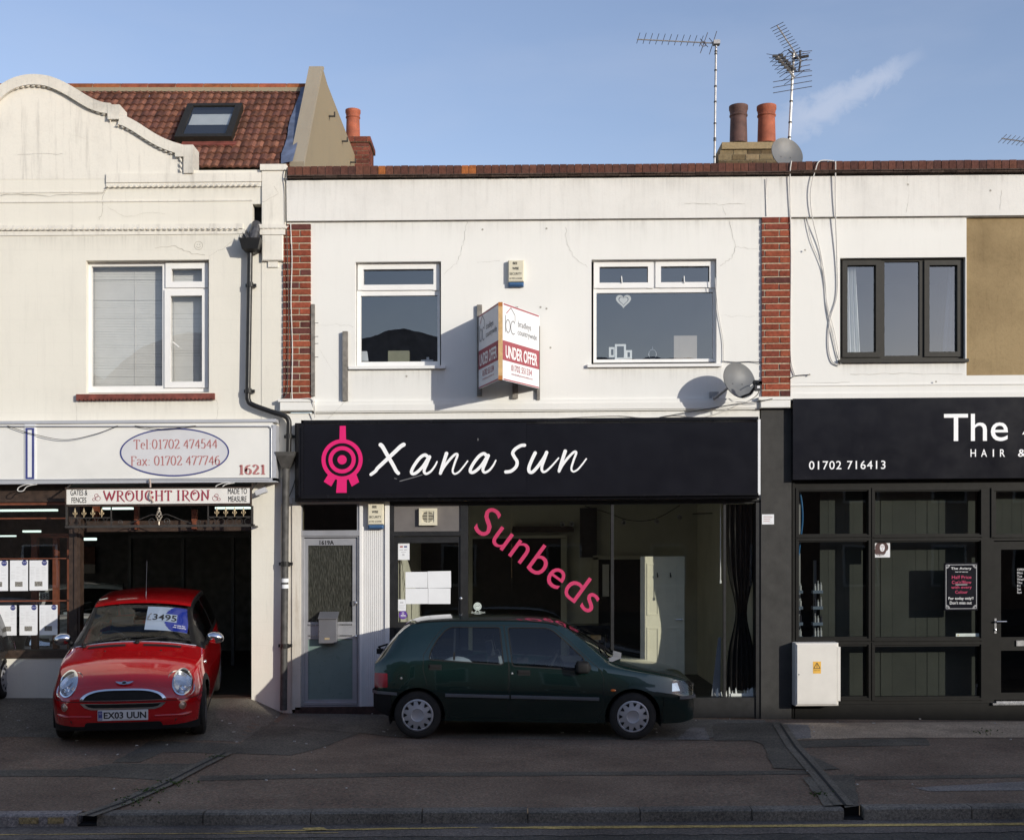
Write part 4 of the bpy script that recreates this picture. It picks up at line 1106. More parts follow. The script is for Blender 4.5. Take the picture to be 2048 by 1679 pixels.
mb = MB(); mb.pb(1989, 1236, 1993, 1266, .025, .04); p = W(1991, 1242, .02); q = W(2012, 1242, .0); mb.tube([p, (p[0], -.02, p[2]), (q[0], -.02, q[2])], .009); p = W(1991, 1259, .02); mb.lathe((p[0], .025, p[2]), (0, -1, 0), [(0, .012), (.012, .012), (.014, .003)], 12); mb.build('handle', M['steel'], rd)
mb = MB(); mb.pb(2033, 1280, 2080, 1291, .02, .04); mb.build('letter_plate', M['steel'], rd)
mb = MB(); mb.pb(1986, 1403, 2600, 1407, -.04, .03); mb.pb(1993, 1399, 2600, 1402, .0, .03); mb.build('threshold', M['steel'], rd)
mb = MB(); mb.ptext('OPENING\nMon\nTue\nWed\nThu\nFri\nSat\nSun', 2034, 1136, 2062, 1186, .066, align='LEFT', bold=.01); mb.build('opening_hours', M['signgrey'], rd)
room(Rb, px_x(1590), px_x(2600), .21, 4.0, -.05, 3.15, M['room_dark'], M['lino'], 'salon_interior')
# chimney stack behind the parapet, shared by two pots
random.seed(12)
YL = [(.20, .155, .09), (.15, .11, .06), (.11, .08, .045), (.07, .055, .035), (.25, .19, .115)]
mb = MB(); x0, x1, z0, z1 = lev(1437, 308, 1562, 345, 3.0); x0b, x1b, z0b, z1b = lev(1444, 284, 1558, 308, 3.0)
chimney_bricks(mb, x0, x1, 3.0, 3.7, z0, z1, YL, .085); chimney_bricks(mb, x0 + .03, x1 - .03, 3.03, 3.67, z1 + .002, z1 + .08, YL, .085)
mb.mi = 1; mb.box(x0b, x1b, 3.0, 3.6, z1 + .082, z1b, (.30, .235, .14)); mb.mi = 0
cs = mb.build('chimney', [M['brick'], M['mortar']], Mb)
pot(cs, 1477, 213, 284, 36, 3.3, 'pot_dark'); pot(cs, 1533, 213, 284, 37, 3.3, 'pot')
# rain dirt on the walls below sills, coping and mouldings
for par, rect, y in ((Mb, (700, 739, 890, 795), -.004), (Mb, (1178, 735, 1442, 790), -.004), (Mb, (575, 358, 1580, 415), -.039), (Mb, (622, 441, 1523, 500), -.004), (Rb, (1684, 725, 1930, 762), -.004), (Rb, (1581, 350, 2600, 410), -.039), (Rb, (1581, 434, 1930, 470), -.004),
      (Lb, (155, 799, 425, 842), -.004), (Lb, (-900, 475, 480, 516), -.004), (Lb, (215, 375, 520, 402), -.004), (Mb, (632, 822, 1515, 838), -.0085)):
    mb = MB(); a = lev(*rect, y); mb.quad((a[0], y, a[2]), (a[1], y, a[2]), (a[1], y, a[3]), (a[0], y, a[3])); mb.build('rain_stain', M['stain'], par)
# ---------------------------------------------------------------- serif stroke lettering
def arc(cx, cy, rx, ry, a0, a1, n=14): return [(cx + rx * math.cos(R(a0 + (a1 - a0) * i / n)), cy + ry * math.sin(R(a0 + (a1 - a0) * i / n))) for i in range(n + 1)]
SERIF = {
 '0': (.5, [arc(.25, .5, .21, .48, 90, 450, 24)]), '1': (.42, [[(.1, .84), (.24, .97), (.24, .03)], [(.08, .015), (.40, .015)]]),
 '2': (.5, [arc(.24, .72, .18, .26, 165, -20, 12) + [(.06, .03)], [(.05, .04), (.45, .04), (.47, .16)]]),
 '4': (.5, [[(.36, .02), (.36, .97), (.04, .30), (.48, .30)]]),
 '5': (.48, [[(.43, .97), (.14, .97), (.10, .55)] + arc(.22, .33, .20, .31, 110, -140, 14)]),
 '6': (.5, [[(.42, .95)] + arc(.30, .40, .24, .52, 110, 180, 8) + arc(.26, .31, .19, .29, 180, 540, 20)]),
 '7': (.48, [[(.05, .80), (.07, .95), (.45, .95), (.18, .02)]]), 'T': (.62, [[(.04, .80), (.06, .96), (.56, .96), (.58, .80)], [(.31, .96), (.31, .02)], [(.2, .015), (.42, .015)]]),
 'e': (.44, [[(.07, .38), (.38, .38)] + arc(.22, .33, .165, .31, 12, 300, 16)]), 'l': (.25, [[(.04, .97), (.12, .99), (.12, .02)], [(.03, .015), (.22, .015)]]),
 ':': (.24, [[(.12, .08), (.12, .02)], [(.12, .58), (.12, .52)]]), 'F': (.55, [[(.14, .02), (.14, .96)], [(.04, .96), (.50, .96), (.52, .78)], [(.14, .52), (.40, .52)], [(.05, .015), (.24, .015)]]),
 'a': (.44, [arc(.2, .52, .14, .13, 170, 10, 8) + [(.335, .08), (.42, .03)], arc(.2, .2, .15, .17, 70, 350, 12)]),
 'x': (.48, [[(.06, .62), (.42, .02)], [(.40, .62), (.06, .02)], [(.01, .63), (.14, .63)], [(.33, .63), (.46, .63)], [(.0, .01), (.13, .01)], [(.34, .01), (.48, .01)]]),
 ' ': (.25, []),
 'W': (1.0, [[(.02, .97), (.30, .02), (.50, .92), (.70, .02), (.98, .97)], [(-.02, .97), (.12, .97)], [(.88, .97), (1.04, .97)]]),
 'R': (.72, [[(.16, .02), (.16, .97)], [(.05, .97)] + arc(.34, .73, .22, .24, 90, -90, 12) + [(.2, .49)], [(.34, .49), (.52, .18), (.74, -.06)], [(.05, .015), (.28, .015)]]),
 'O': (.78, [arc(.38, .5, .33, .48, 90, 450, 26), arc(.36, .66, .09, .11, 0, 250, 8)]),
 'U': (.74, [[(.14, .97), (.14, .34)] + arc(.36, .32, .22, .30, 180, 360, 14) + [(.58, .97)], [(.02, .97), (.26, .97)], [(.48, .97), (.70, .97)]]),
 'G': (.78, [arc(.40, .5, .33, .48, 50, 330, 20) + [(.68, .42)], [(.48, .42), (.76, .42)], arc(.62, .78, .07, .09, 0, 300, 8)]),
 'H': (.78, [[(.14, .02), (.14, .97)], [(.62, .02), (.62, .97)], [(.14, .5), (.62, .5)], [(.03, .97), (.25, .97)], [(.5, .97), (.74, .97)], [(.03, .015), (.25, .015)], [(.5, .015), (.74, .015)]]),
 'I': (.34, [[(.16, .02), (.16, .97)], [(.04, .97), (.28, .97)], [(.04, .015), (.28, .015)]]),
 'N': (.80, [[(.14, .02), (.14, .97), (.64, .04), (.64, .97)], [(.02, .97), (.16, .97)], [(.52, .97), (.78, .97)], [(.03, .015), (.25, .015)]]),
}
def serif(mb, body, px0, py0, px1, py1, Y, thick=.11, thin=.035, gap=.05):
    wtot = sum(SERIF[c][0] + gap for c in body) - gap
    k = (D + Y) / FPX; o = W((px0 + px1) / 2, py1, Y); Wd = (px1 - px0) * k; Hh = (py1 - py0) * k
    x = 0; j = 0
    for ch in body:
        w, strokes = SERIF[ch]
        for s in strokes:
            pts = [((x + a) / wtot * Wd, b * Hh) for a, b in s]
            if len(pts) < 2: continue
            dense = []
            for a, b in zip(pts, pts[1:]):
                n = 3
                dense += [(a[0] + (b[0] - a[0]) * t / n, a[1] + (b[1] - a[1]) * t / n) for t in range(n)]
            dense.append(pts[-1]); ws = []
            for i in range(len(dense)):
                a = dense[max(i - 1, 0)]; b = dense[min(i + 1, len(dense) - 1)]
                an = math.atan2(b[1] - a[1], b[0] - a[0]); t = abs(math.sin(an + .25)) ** 1.4
                ws.append((thin + (thick - thin) * t) * Hh)
            j += 1
            mb.ribbon(dense, ws, ((px0 - HX) * k, Y, o[2]), (1, 0, 0), (0, 0, 1), (0, -1, 0), .0003 * (j % 4))
        x += w + gap

EX, EZ, EN = (1, 0, 0), (0, 0, 1), (0, -1, 0)

# ---------------------------------------------------------------- white lightbox of the car dealer
s = thing('shop_sign', 'long white lightbox sign with blue oval and phone numbers above car showroom', 'sign', W(300, 910, 0))
YS = -.22
mb = MB(); mb.pb(-900, 850, 545, 960, YS + .02, -.01); mb.build('panel', M['signwhite'], s)
mb = MB(); mb.pb(-900, 843, 552, 849, YS, -.01); mb.pb(-900, 961, 552, 969, YS, -.01); mb.pb(545, 849, 552, 961, YS, -.01)
mb.tube([W(-900, 852, YS), W(538, 852, YS), W(543, 856, YS), W(543, 955, YS), W(538, 959, YS), W(-900, 959, YS)], .009, 6); mb.build('frame', M['alu_light'], s)
mb = MB(); mb.pb(49, 848, 71, 962, YS + .005, YS + .02); mb.build('joint_strip', M['paper'], s)
mb = MB(); mb.rect_frame(51, 855, 68, 958, 4, YS - .001, YS + .004); mb.build('blue_outline', M['navy'], s)
mb = MB(); o = W(349, 904, YS + .016); k = (D + YS) / FPX
mb.disc((0, 0), 107 * k, o, EX, EZ, EN, 0, 56, 46 * k); mb.build('oval', M['signgrey2'] if 'signgrey2' in M else M['signgrey'], s)
mb = MB(); mb.ring((0, 0), (106.5 * k, 45.5 * k), (109.5 * k, 48.5 * k), o, EX, EZ, EN, .001, 64); mb.build('oval_outline', M['navy'], s)
mb = MB(); serif(mb, 'Tel:01702 474544', 267, 878, 435, 897, YS + .014, .13, .045); serif(mb, 'Fax: 01702 477746', 261, 911, 440, 930, YS + .014, .13, .045); mb.build('phone_numbers', M['maroon_soft'], s)
mb = MB(); serif(mb, '1621', 477, 929, 531, 948, YS + .014, .26, .06, .09); mb.build('street_number', M['maroon_soft'], s)

# ---------------------------------------------------------------- wrought iron sign and canopy
s = thing('shop_sign', 'narrow white sign reading wrought iron hung under the lightbox', 'sign', W(318, 990, -.3))
YW = -.36
mb = MB(); mb.pb(133, 977, 500, 1007, YW + .005, YW + .03); mb.build('board', M['signpaint'], s)
mb = MB(); mb.rect_frame(130, 974, 503, 1011, 2.5, YW - .004, YW + .03); mb.build('frame', M['brownwood'], s)
mb = MB(); serif(mb, 'WROUGHT IRON', 207, 980, 420, 1001, YW, .16, .05, .07)
for cx, sg in ((196, -1), (430, 1)):
    o = W(cx, 1000, YW); kk = .0065
    for (a, b, r) in ((0, 4, 5), (sg * 3, 9, 4), (sg * 8, 2, 3)): mb.ring((a * kk, b * kk), (r - .7) * kk, r * kk, o, EX, EZ, EN, 0, 16)
mb.build('main_lettering', M['crimson'], s)
mb = MB(); mb.ptext('GATES &\nFENCES', 141, 979, 175, 1005, YW, lines=.95); mb.ptext('MADE TO\nMEASURE', 456, 976, 494, 1003, YW, lines=.95); mb.build('side_lettering', M['ink'], s)
c = thing('iron_canopy', 'black wrought iron canopy rail with gold spear heads over the showroom opening', 'canopy', W(318, 1035, -.3))
mb = MB()
mb.pb(130, 1049, 508, 1054, YW, YW + .06); mb.pb(140, 1034, 222, 1036, YW + .01, YW + .03); mb.pb(416, 1032, 506, 1034, YW + .01, YW + .03)
for q in (221, 415): mb.pb(q, 1010, q + 2, 1050, YW + .01, YW + .03)
for q in (131, 502): mb.pb(q, 1011, q + 4, 1050, YW + .0, YW + .03)
for q in (131, 504): 
    a = W(q, 1052, YW + .03); mb.tube([a, (a[0], -.02, a[2])], .014, 6); b = W(q, 978, YW + .03); mb.tube([b, (b[0], .0, b[2] + .12)], .012, 6)
mb.build('rail', M['darkmetal'], c)
mb = MB(); k = (D + YW) / FPX
for i in range(5):
    for x in (149 + i * 17.6, 424 + i * 18.0): o = W(x - (0 if i < 9 else 0), 1042, YW + .02); mb.ring((0, 0), 6.3 * k, 7.4 * k, o, EX, EZ, EN, 0, 18)
def scroll(cx, cy, r, sgn, turns=1.4):
    return [W(cx + sgn * (r * (1 - t * .75)) * math.cos(6.283 * turns * t - 1.57), cy + (r * (1 - t * .75)) * math.sin(6.283 * turns * t - 1.57 + math.pi), YW + .02) for t in [i / 24 for i in range(25)]]
for cx, sg in ((304, -1), (333, 1)): mb.tube(scroll(cx, 1042, 7.5, sg), .006, 5)
for cx, sg in ((240, 1), (398, -1)): mb.tube(scroll(cx, 1044, 5.5, sg), .005, 5)
mb.tube([W(x, y, YW + .02) for x, y in smooth_pts([(255, 1047), (275, 1040), (292, 1033), (303, 1029), (312, 1030)], 4)], .006, 5)
mb.tube([W(x, y, YW + .02) for x, y in smooth_pts([(382, 1046), (362, 1039), (345, 1032), (333, 1028), (325, 1030)], 4)], .006, 5)
mb.build('scrollwork', M['darkmetal'], c)
for i in range(4):
    for x, yb in ((150 + i * 17.8, 1034), (433.5 + i * 17.8, 1032)):
        mb = MB(); o = W(x, yb, YW + .02); h = 19 * k
        mb.lathe(o, EZ, [(0, .005), (h * .15, .006), (h * .28, .015), (h * .34, .006), (h * .42, .011), (h * .6, .015), (h * .8, .008), (h, .001)], 8)
        for sg in (-1, 1): mb.tube([(o[0], o[1], o[2] + h * .2), (o[0] + sg * .024, o[1], o[2] + h * .36), (o[0] + sg * .026, o[1], o[2] + h * .52)], [.006, .006, .002], 6)
        mb.build('spear_head', M['gold'], c)
mb = MB(); o = W(318, 1050, YW + .02); 
for j in range(4): mb.tube([(o[0] + r * math.cos(j * 1.57 + t * 4), o[1] + r * math.sin(j * 1.57 + t * 4), o[2] + (8 + 22 * t) * k) for t, r in [(i / 12, .034 * math.sin(math.pi * i / 12) + .004) for i in range(13)]], .006, 5)
mb.tube([(o[0], o[1], o[2]), (o[0], o[1], o[2] + 9 * k)], .008, 6); mb.ellipsoid((o[0], o[1], o[2] + 33 * k), .017, .017, .022, 10, 8); mb.build('basket_finial', M['gold_pale'] if 'gold_pale' in M else M['steel'], c)

# flood light on the pillar, hook and slack cables on the lightbox
f = thing('flood_light', 'small grey flood lamp hanging at right end of white lightbox', 'light', W(522, 985, -.1))
mb = MB(); p = W(531, 970, -.1); q = W(524, 981, -.16); mb.tube([(p[0], -.02, p[2]), p, q], .008, 6); mb.build('bracket', M['darkmetal'], f)
mb = MB(); o = Vector(W(513, 988, -.2)); mb.frame_box(o, Vector((1, 0, .35)).normalized(), Vector((-.35, 0, 1)).normalized(), (0, -1, 0), 0, .14, -.02, .045, -.06, .06); mb.build('lamp_head', M['signgrey'], f)
mb = MB(); mb.tube(smooth_pts([W(304, 1000, YW - .03), W(300, 990, YW - .03), W(301, 970, -.3), W(299, 958, -.26), W(300, 975, -.28), W(306, 1004, YW - .02)], 6), .010, 6)
tag(mb.build('hanging_hook', simple('rusty_pale_hook', (.42, .33, .27), .7, var=.3)), 'rusty metal hook hanging in front of the wrought iron sign', 'hook')
mb = MB(); mb.tube(smooth_pts([W(15, 851, -.235), W(60, 866, -.24), (W(128, 879, -.245)), W(190, 868, -.24), W(236, 851, -.235)], 8), .0045, 6)
tag(mb.build('slack_cable', M['cable_k']), 'grey cable sagging deeply across the white lightbox sign', 'cable')
mb = MB(); mb.tube(smooth_pts([W(270, 851, -.235), W(310, 857, -.24), W(340, 857, -.24), W(392, 851, -.235)], 8), .0045, 6)
tag(mb.build('slack_cable', M['cable_k']), 'grey cable drooping slightly above the blue oval', 'cable')
for px, py, lb in ((52, 972, 'pale cable loop below lightbox at showroom window'), (447, 969, 'pale cable loop below lightbox beside made to measure lettering')):
    mb = MB(); mb.tube(smooth_pts([W(px + 18, py - 3, -.24), W(px + 2, py - 4, -.24), W(px - 14, py + 2, -.24), W(px - 16, py + 9, -.24), W(px - 6, py + 9, -.24), W(px + 3, py, -.24), W(px + 22, py - 4, -.24)], 6), .0065, 6)
    tag(mb.build('cable_loop', M['cable_w']), lb, 'cable')

# ---------------------------------------------------------------- drainpipe
dp = thing('drainpipe', 'black drainpipe with hopper heads running down between cream and white shops', 'pipe', W(500, 900, 0))
mb = MB(); p = W(499, 500, -.09)
r = .034
mb.tube(smooth_pts([W(500, 495, -.09), W(500, 520, -.09), W(498, 650, -.09), W(496, 780, -.09), W(497, 800, -.09), W(505, 809, -.09), W(540, 822, -.1), W(568, 831, -.11), W(577, 840, -.11), W(578, 855, -.11), W(577, 905, -.1)], 5), r, 14)
mb.build('upper_pipe', M['pipe'], dp, 50)
mb = MB(); mb.tube([W(572, 930, -.1), W(571, 1000, -.1), W(569, 1200, -.1), W(567, 1419, -.1)], .046, 14); mb.build('lower_pipe', M['pipe_grey'], dp, 50)
for py, px, rr in ((569, 500, .04), (781, 497, .04), (1127, 570, .052), (1291, 569, .052), (872, 578, .042)):
    mb = MB(); o = W(px, py, -.1); mb.lathe((o[0], o[1], o[2] - .03), EZ, [(0, rr * .9), (0, rr * 1.05), (.06, rr * 1.05), (.06, rr * .9)], 14); mb.box(o[0] - rr * 1.7, o[0] + rr * 1.7, -.06, -.02, o[2] - .02, o[2] + .02); mb.build('pipe_clip', M['pipe'], dp)
mb = MB(); A = [W(478, 476, -.2), W(521, 476, -.2)]; x0, x1 = A[0][0], A[1][0]; z1 = A[0][2]; z0 = W(500, 502, -.2)[2]; zm = W(500, 497, -.2)[2]
mb.add([(x0, -.22, z1), (x1, -.22, z1), (x1, -.01, z1), (x0, -.01, z1), (x0 + .035, -.20, zm), (x1 - .035, -.20, zm), (x1 - .035, -.01, zm), (x0 + .035, -.01, zm), (x0 + .09, -.13, z0), (x1 - .09, -.13, z0), (x1 - .09, -.04, z0), (x0 + .09, -.04, z0)],
       [(0, 4, 5, 1), (1, 5, 6, 2), (3, 7, 4, 0), (4, 8, 9, 5), (5, 9, 10, 6), (7, 11, 8, 4), (8, 11, 10, 9), (0, 1, 2, 3)]); mb.build('hopper', M['pipe'], dp)
mb = MB(); random.seed(4)
mb.tube([W(513, 448, -.02), W(511, 458, -.08), W(505, 480, -.12)], [.06, .062, .07], 12)
for i in range(14):
    x = random.uniform(481, 519); h = random.uniform(6, 22); a = W(x, 478, -.2); b = W(x + random.uniform(-3, 3), 478 - h, random.uniform(-.19, -.1)); c2 = W(x + random.uniform(4, 9), 477, -.18)
    mb.add([a, c2, b], [(0, 1, 2)]); mb.add([a, c2, b], [(2, 1, 0)])
mb.build('torn_lining', M['torn'], dp)
mb = MB(); o = W(573, 904, -.13); q = W(572, 936, -.1); H = o[2] - q[2]
mb.add([(o[0] - .13, -.24, o[2]), (o[0] + .13, -.24, o[2]), (o[0] + .13, -.03, o[2]), (o[0] - .13, -.03, o[2]), (o[0] - .115, -.23, o[2] - .05), (o[0] + .115, -.23, o[2] - .05), (o[0] + .115, -.03, o[2] - .05), (o[0] - .115, -.03, o[2] - .05),
        (q[0] - .05, -.15, q[2]), (q[0] + .05, -.15, q[2]), (q[0] + .05, -.05, q[2]), (q[0] - .05, -.05, q[2])],
       [(0, 4, 5, 1), (1, 5, 6, 2), (3, 7, 4, 0), (4, 8, 9, 5), (5, 9, 10, 6), (7, 11, 8, 4), (8, 11, 10, 9), (0, 1, 2, 3)]); mb.build('hopper', M['pipe_grey'], dp)
for py in (1160, 1172):
    mb = MB(); o = W(570, py, -.1); mb.lathe((o[0], o[1], o[2] - .025), EZ, [(0, .045), (0, .049), (.05, .049), (.05, .045)], 16); mb.build('white_tape', M['paper'], dp)

# ---------------------------------------------------------------- black sign of the sunbed shop
s = thing('shop_sign', 'wide black fascia sign with pink target logo and white handwritten lettering', 'sign', W(1060, 920, -.2))
YX = -.20
mb = MB(); mb.chamfer(588, 841, 1522, 999, YX, -.0, .06); mb.build('box', M['signblack'], s)
mb = MB(); mb.pb(608, 846, 1053, 987, YX - .006, YX - .001); mb.pb(1053.7, 846, 1515, 987, YX - .006, YX - .001); mb.build('face_panel', M['signface'], s)
mb = MB(); mb.pb(602, 840, 607, 992, YX - .012, YX + .03); mb.pb(602, 836.5, 1517, 842, YX - .012, YX + .03); mb.pb(602, 989, 1517, 993, YX - .012, YX + .03); mb.build('trim', M['signblack'], s)
mb = MB(); mb.pb(1516, 838, 1521, 989, YX - .01, -.01); mb.build('end_trim', M['paper'], s)
YT = YX - .010
kc = (D + YT) / FPX; z0 = None
def cpx(x, y): return (560 + x / 3.0118, 820 + y / 3.0118)       # image coordinates of the enlarged lettering
oo = W(*cpx(374, 298), YT)
def lc(x, y):
    return ((x - 374) / 3.0118 * kc, -(y - 298) / 3.0118 * kc)
U = kc / 3.0118
mb = MB(); mb.ring((0, 0), 100 * U, 124 * U, oo, EX, EZ, EN, 0, 64); mb.ring((0, 0), 58 * U, 82 * U, oo, EX, EZ, EN, 0, 56); mb.disc((0, 0), 28 * U, oo, EX, EZ, EN, 0, 32)
def poly(mb, pts, lift=0): mb.add([(oo[0] + lc(x, y)[0], YT - lift, oo[2] + lc(x, y)[1]) for x, y in pts], [tuple(range(len(pts)))])
poly(mb, [(358, 184), (398, 184), (396, 94), (360, 94)][::1], .0006); poly(mb, [(345, 412), (338, 497), (402, 497), (402, 412)], .0006)
poly(mb, [(290, 386), (263, 429), (309, 458), (337, 408)], .0006); poly(mb, [(458, 382), (410, 408), (432, 460), (477, 433)], .0006)
mb.build('logo', M['pink'], s)
mb = MB()
def script(strokes):
    for j, (pts, w0, w1) in enumerate(strokes):
        P = smooth_pts([lc(*p) for p in pts], 7); n = len(P)
        ws = [(w0 + (w1 - w0) * i / (n - 1)) * U for i in range(n)]
        mb.ribbon(P, ws, oo, EX, EZ, EN, .0004 * (j + 1))
        mb.disc(P[0], ws[0] / 2, oo, EX, EZ, EN, .0004 * (j + 1) + .0001, 12); mb.disc(P[-1], ws[-1] / 2, oo, EX, EZ, EN, .0004 * (j + 1) + .0001, 12)
def ga(dx, dy):
    return [([(885 + dx, 280 + dy), (872 + dx, 273 + dy), (845 + dx, 288 + dy), (812 + dx, 330 + dy), (792 + dx, 370 + dy), (800 + dx, 386 + dy), (826 + dx, 376 + dy), (862 + dx, 340 + dy), (895 + dx, 288 + dy)], 20, 18),
            ([(900 + dx, 285 + dy), (884 + dx, 325 + dy), (868 + dx, 368 + dy), (880 + dx, 386 + dy), (908 + dx, 372 + dy), (933 + dx, 340 + dy), (946 + dx, 314 + dy)], 22, 9)]
def gn(dx, dy):
    return [([(1003 + dx, 265 + dy), (990 + dx, 305 + dy), (974 + dx, 355 + dy), (966 + dx, 385 + dy)], 22, 18), ([(966 + dx, 385 + dy), (985 + dx, 350 + dy), (1020 + dx, 305 + dy), (1055 + dx, 271 + dy), (1069 + dx, 276 + dy), (1052 + dx, 325 + dy), (1040 + dx, 370 + dy), (1052 + dx, 388 + dy), (1078 + dx, 376 + dy), (1107 + dx, 343 + dy), (1130 + dx, 312 + dy)], 17, 9)]
script([([(606, 210), (618, 222), (645, 270), (680, 330), (700, 368), (713, 382)], 25, 21), ([(745, 210), (725, 222), (690, 255), (620, 320), (588, 350), (575, 368), (548, 388)], 25, 19)])
script(ga(0, 0) + gn(0, 0) + ga(354, -5) + gn(715, -8))
script([([(1473, 219), (1450, 222), (1417, 242), (1402, 266), (1412, 290), (1428, 318), (1422, 348), (1392, 374), (1360, 379)], 20, 20)])
script([([(1537, 266), (1516, 310), (1500, 352), (1502, 378), (1522, 380), (1555, 345), (1590, 295), (1606, 262)], 21, 19), ([(1606, 264), (1590, 310), (1577, 352), (1582, 378), (1603, 376), (1640, 342), (1678, 298)], 21, 9)])
mb.build('lettering', M['white_letter'], s)
mb = MB(); a = cpx(690, 413); mb.ribbon([lc(720, 430), lc(790, 412), lc(858, 392)], 5 * U, oo, EX, EZ, EN, .0002); mb.ribbon([lc(688, 412), lc(705, 416)], 4 * U, oo, EX, EZ, EN, .0002); mb.ribbon([lc(1192, 175), lc(1193, 190)], 5 * U, oo, EX, EZ, EN, .0002); mb.build('scratch', M['ink_soft'], s)

# ---------------------------------------------------------------- salon sign
s = thing('shop_sign', 'black salon sign board with white printed lettering and phone number', 'sign', W(1800, 870, -.1))
YA = -.12
mb = MB(); mb.pb(1586, 793, 2600, 955, YA, -.0); mb.build('board', M['signface'], s)
mb = MB(); mb.ptext('The', 1888, 827, 2016, 882, YA - .003, bold=.004)
a = W(2044, 882, YA); k = (D + YA) / FPX
mb.text('Aviary', a, EX, EZ, EN, 255 * k, 55 * k, .003, bold=.004)
mb.build('shop_name', M['white_letter'], s)
mb = MB()
for ch, x0_, x1_ in (('H', 1941, 1952), ('A', 1962, 1974), ('I', 1985.5, 1988), ('R', 2000, 2010), ('&', 2036, 2052)): mb.ptext(ch, x0_, 898, x1_, 913, YA - .003, bold=.008)
mb.ptext('BEAUTY', 2080, 898, 2200, 913, YA - .003, spacing=1.8); mb.build('strapline', M['white_letter'], s)
mb = MB(); mb.ptext('01702 716413', 1618, 921, 1771, 938, YA - .003, bold=.006, spacing=1.12); mb.build('phone_number', M['white_letter'], s)

# ---------------------------------------------------------------- estate agent's V board
vb = thing('agent_board', 'white and maroon V shaped estate agent board reading under offer', 'sign board', W(1017, 705, 0))
YC = -.90
c0 = Vector(W(1000.5, 604, YC)); c1 = Vector(W(1000.5, 759, YC)); HV = c0.z - c1.z
lb = Vector(W(957, 640, -.04)); rb = Vector(W(1079, 632, -.04))
lb.z = rb.z = c0.z; zb = c1.z
def leaf(A, B, nm):
    u = (B - A); L = u.length; u.normalize(); v = Vector((0, 0, 1)); n = Vector((u.y, -u.x, 0))
    if n.y > 0: n = -n
    base = Vector((A.x, A.y, zb))
    def outline(t0, t1): pass
    mb = MB(); mb.frame_box(base, u, v, n, 0, L, 0, HV, -.02, 0); p = mb.build(nm, M['paper'], vb)
    k = L; q = lambda m, lift=.002: (base, u, v, n)
    mb = MB(); P = lambda a, b, l=.0015: base + u * (a * L) + v * (b * HV) + n * l
    mb.quad(P(.0, .26), P(1.0, .26), P(1.0, .515), P(.0, .515)) if u.dot(n.cross(v)) > 0 or True else None
    for b0, b1 in ((.975, .995), (.005, .022)): mb.quad(P(.02, b0), P(.98, b0), P(.98, b1), P(.02, b1))
    mb.build('maroon_band', M['maroon_board'], p)
    return p, base, u, v, n, L
NA = c0.copy(); 
# right-hand leaf: text runs away from the corner; left-hand leaf: text runs towards it
rA, rB = c0 + Vector((.030, .02, 0)), rb
lA, lB = lb, c0 + Vector((-.022, .02, 0))
for A, B, nm in ((rA, rB, 'board_leaf'), (lA, lB, 'board_leaf')):
    p, base, u, v, n, L = leaf(A, B, nm)
    f = lambda a, b: base + u * (a * L) + v * (b * HV)
    mb = MB(); mb.text('UNDER OFFER', f(.07, .295), u, v, n, .86 * L, .165 * HV, .004, bold=.022); mb.build('offer_lettering', M['white_letter'], p)
    mb = MB(); mb.text('01702 551334', f(.22, .145), u, v, n, .56 * L, .082 * HV, .003, bold=.004); mb.text('www.bradleyscountrywide.co.uk', f(.22, .085), u, v, n, .58 * L, .035 * HV, .003); mb.build('phone_lettering', M['maroon_board'], p)
    mb = MB(); mb.text('bradleys', f(.40, .725), u, v, n, .36 * L, .105 * HV, .003); mb.text('countrywide', f(.39, .62), u, v, n, .53 * L, .10 * HV, .003)
    w = .011; g = lambda a, b: (a * L, b * HV)
    mb.ribbon([g(.07, .90 - .05), g(.07, .63)], w, base, u, v, n, .003)
    mb.ring(g(.135, .715), (.062 * L - w, .088 * HV - w), (.062 * L, .088 * HV), base, u, v, n, .0034, 28)
    mb.ribbon([(g(.27, .715)[0] + .062 * L * math.cos(R(t)), g(.27, .715)[1] + .085 * HV * math.sin(R(t))) for t in range(45, 320, 11)], w, base, u, v, n, .0038)
    mb.ribbon([g(.21, .965), g(.32, .885), g(.32, .80)], w, base, u, v, n, .003); mb.build('agent_lettering', M['ink_soft'], p)
    mb = MB(); mb.ribbon([g(.09, .875), g(.21, .965)], w, base, u, v, n, .0036); mb.build('roof_stroke', M['maroon_board'], p)
mb = MB(); mb.box(c0.x - .024, c0.x + .030, YC - .0, YC + .05, zb + .05, c0.z - .05); mb.build('corner_post', M['pine'], vb)
for z0, z1 in ((zb, zb + .05), (c0.z - .05, c0.z)):
    mb = MB(); mb.box(c0.x - .024, c0.x + .030, YC, YC + .05, z0, z1); mb.build('post_end', M['orange_tag'], vb)
for px0, px1, py0, py1 in ((954, 964, 609, 791), (1025, 1036, 613, 796), (1074, 1080, 652, 799)):
    mb = MB(); mb.pb(px0, py0, px1, py1, -.05, -.005); mb.build('wall_batten', M['timber_grey'], vb)
# old battens left on the wall
mb = MB(); mb.pb(685, 662, 695, 801, -.06, -.005); tag(mb.build('timber_batten', M['timber_grey']), 'weathered grey timber batten fixed upright left of first white window', 'batten')
mb = MB(); mb.pb(622, 608, 629, 791, -.05, -.005); tag(mb.build('timber_batten', M['timber_grey']), 'weathered grey timber batten fixed against the left brick pier', 'batten')
mb = MB()
for y in (646, 673, 687, 714): p = W(629, y, -.04); mb.tube([p, (p[0] + .05, -.05, p[2])], .004, 5)
tag(mb.build('nail_row', M['darkmetal']), 'bent nails sticking out of batten beside left brick pier', 'nails')

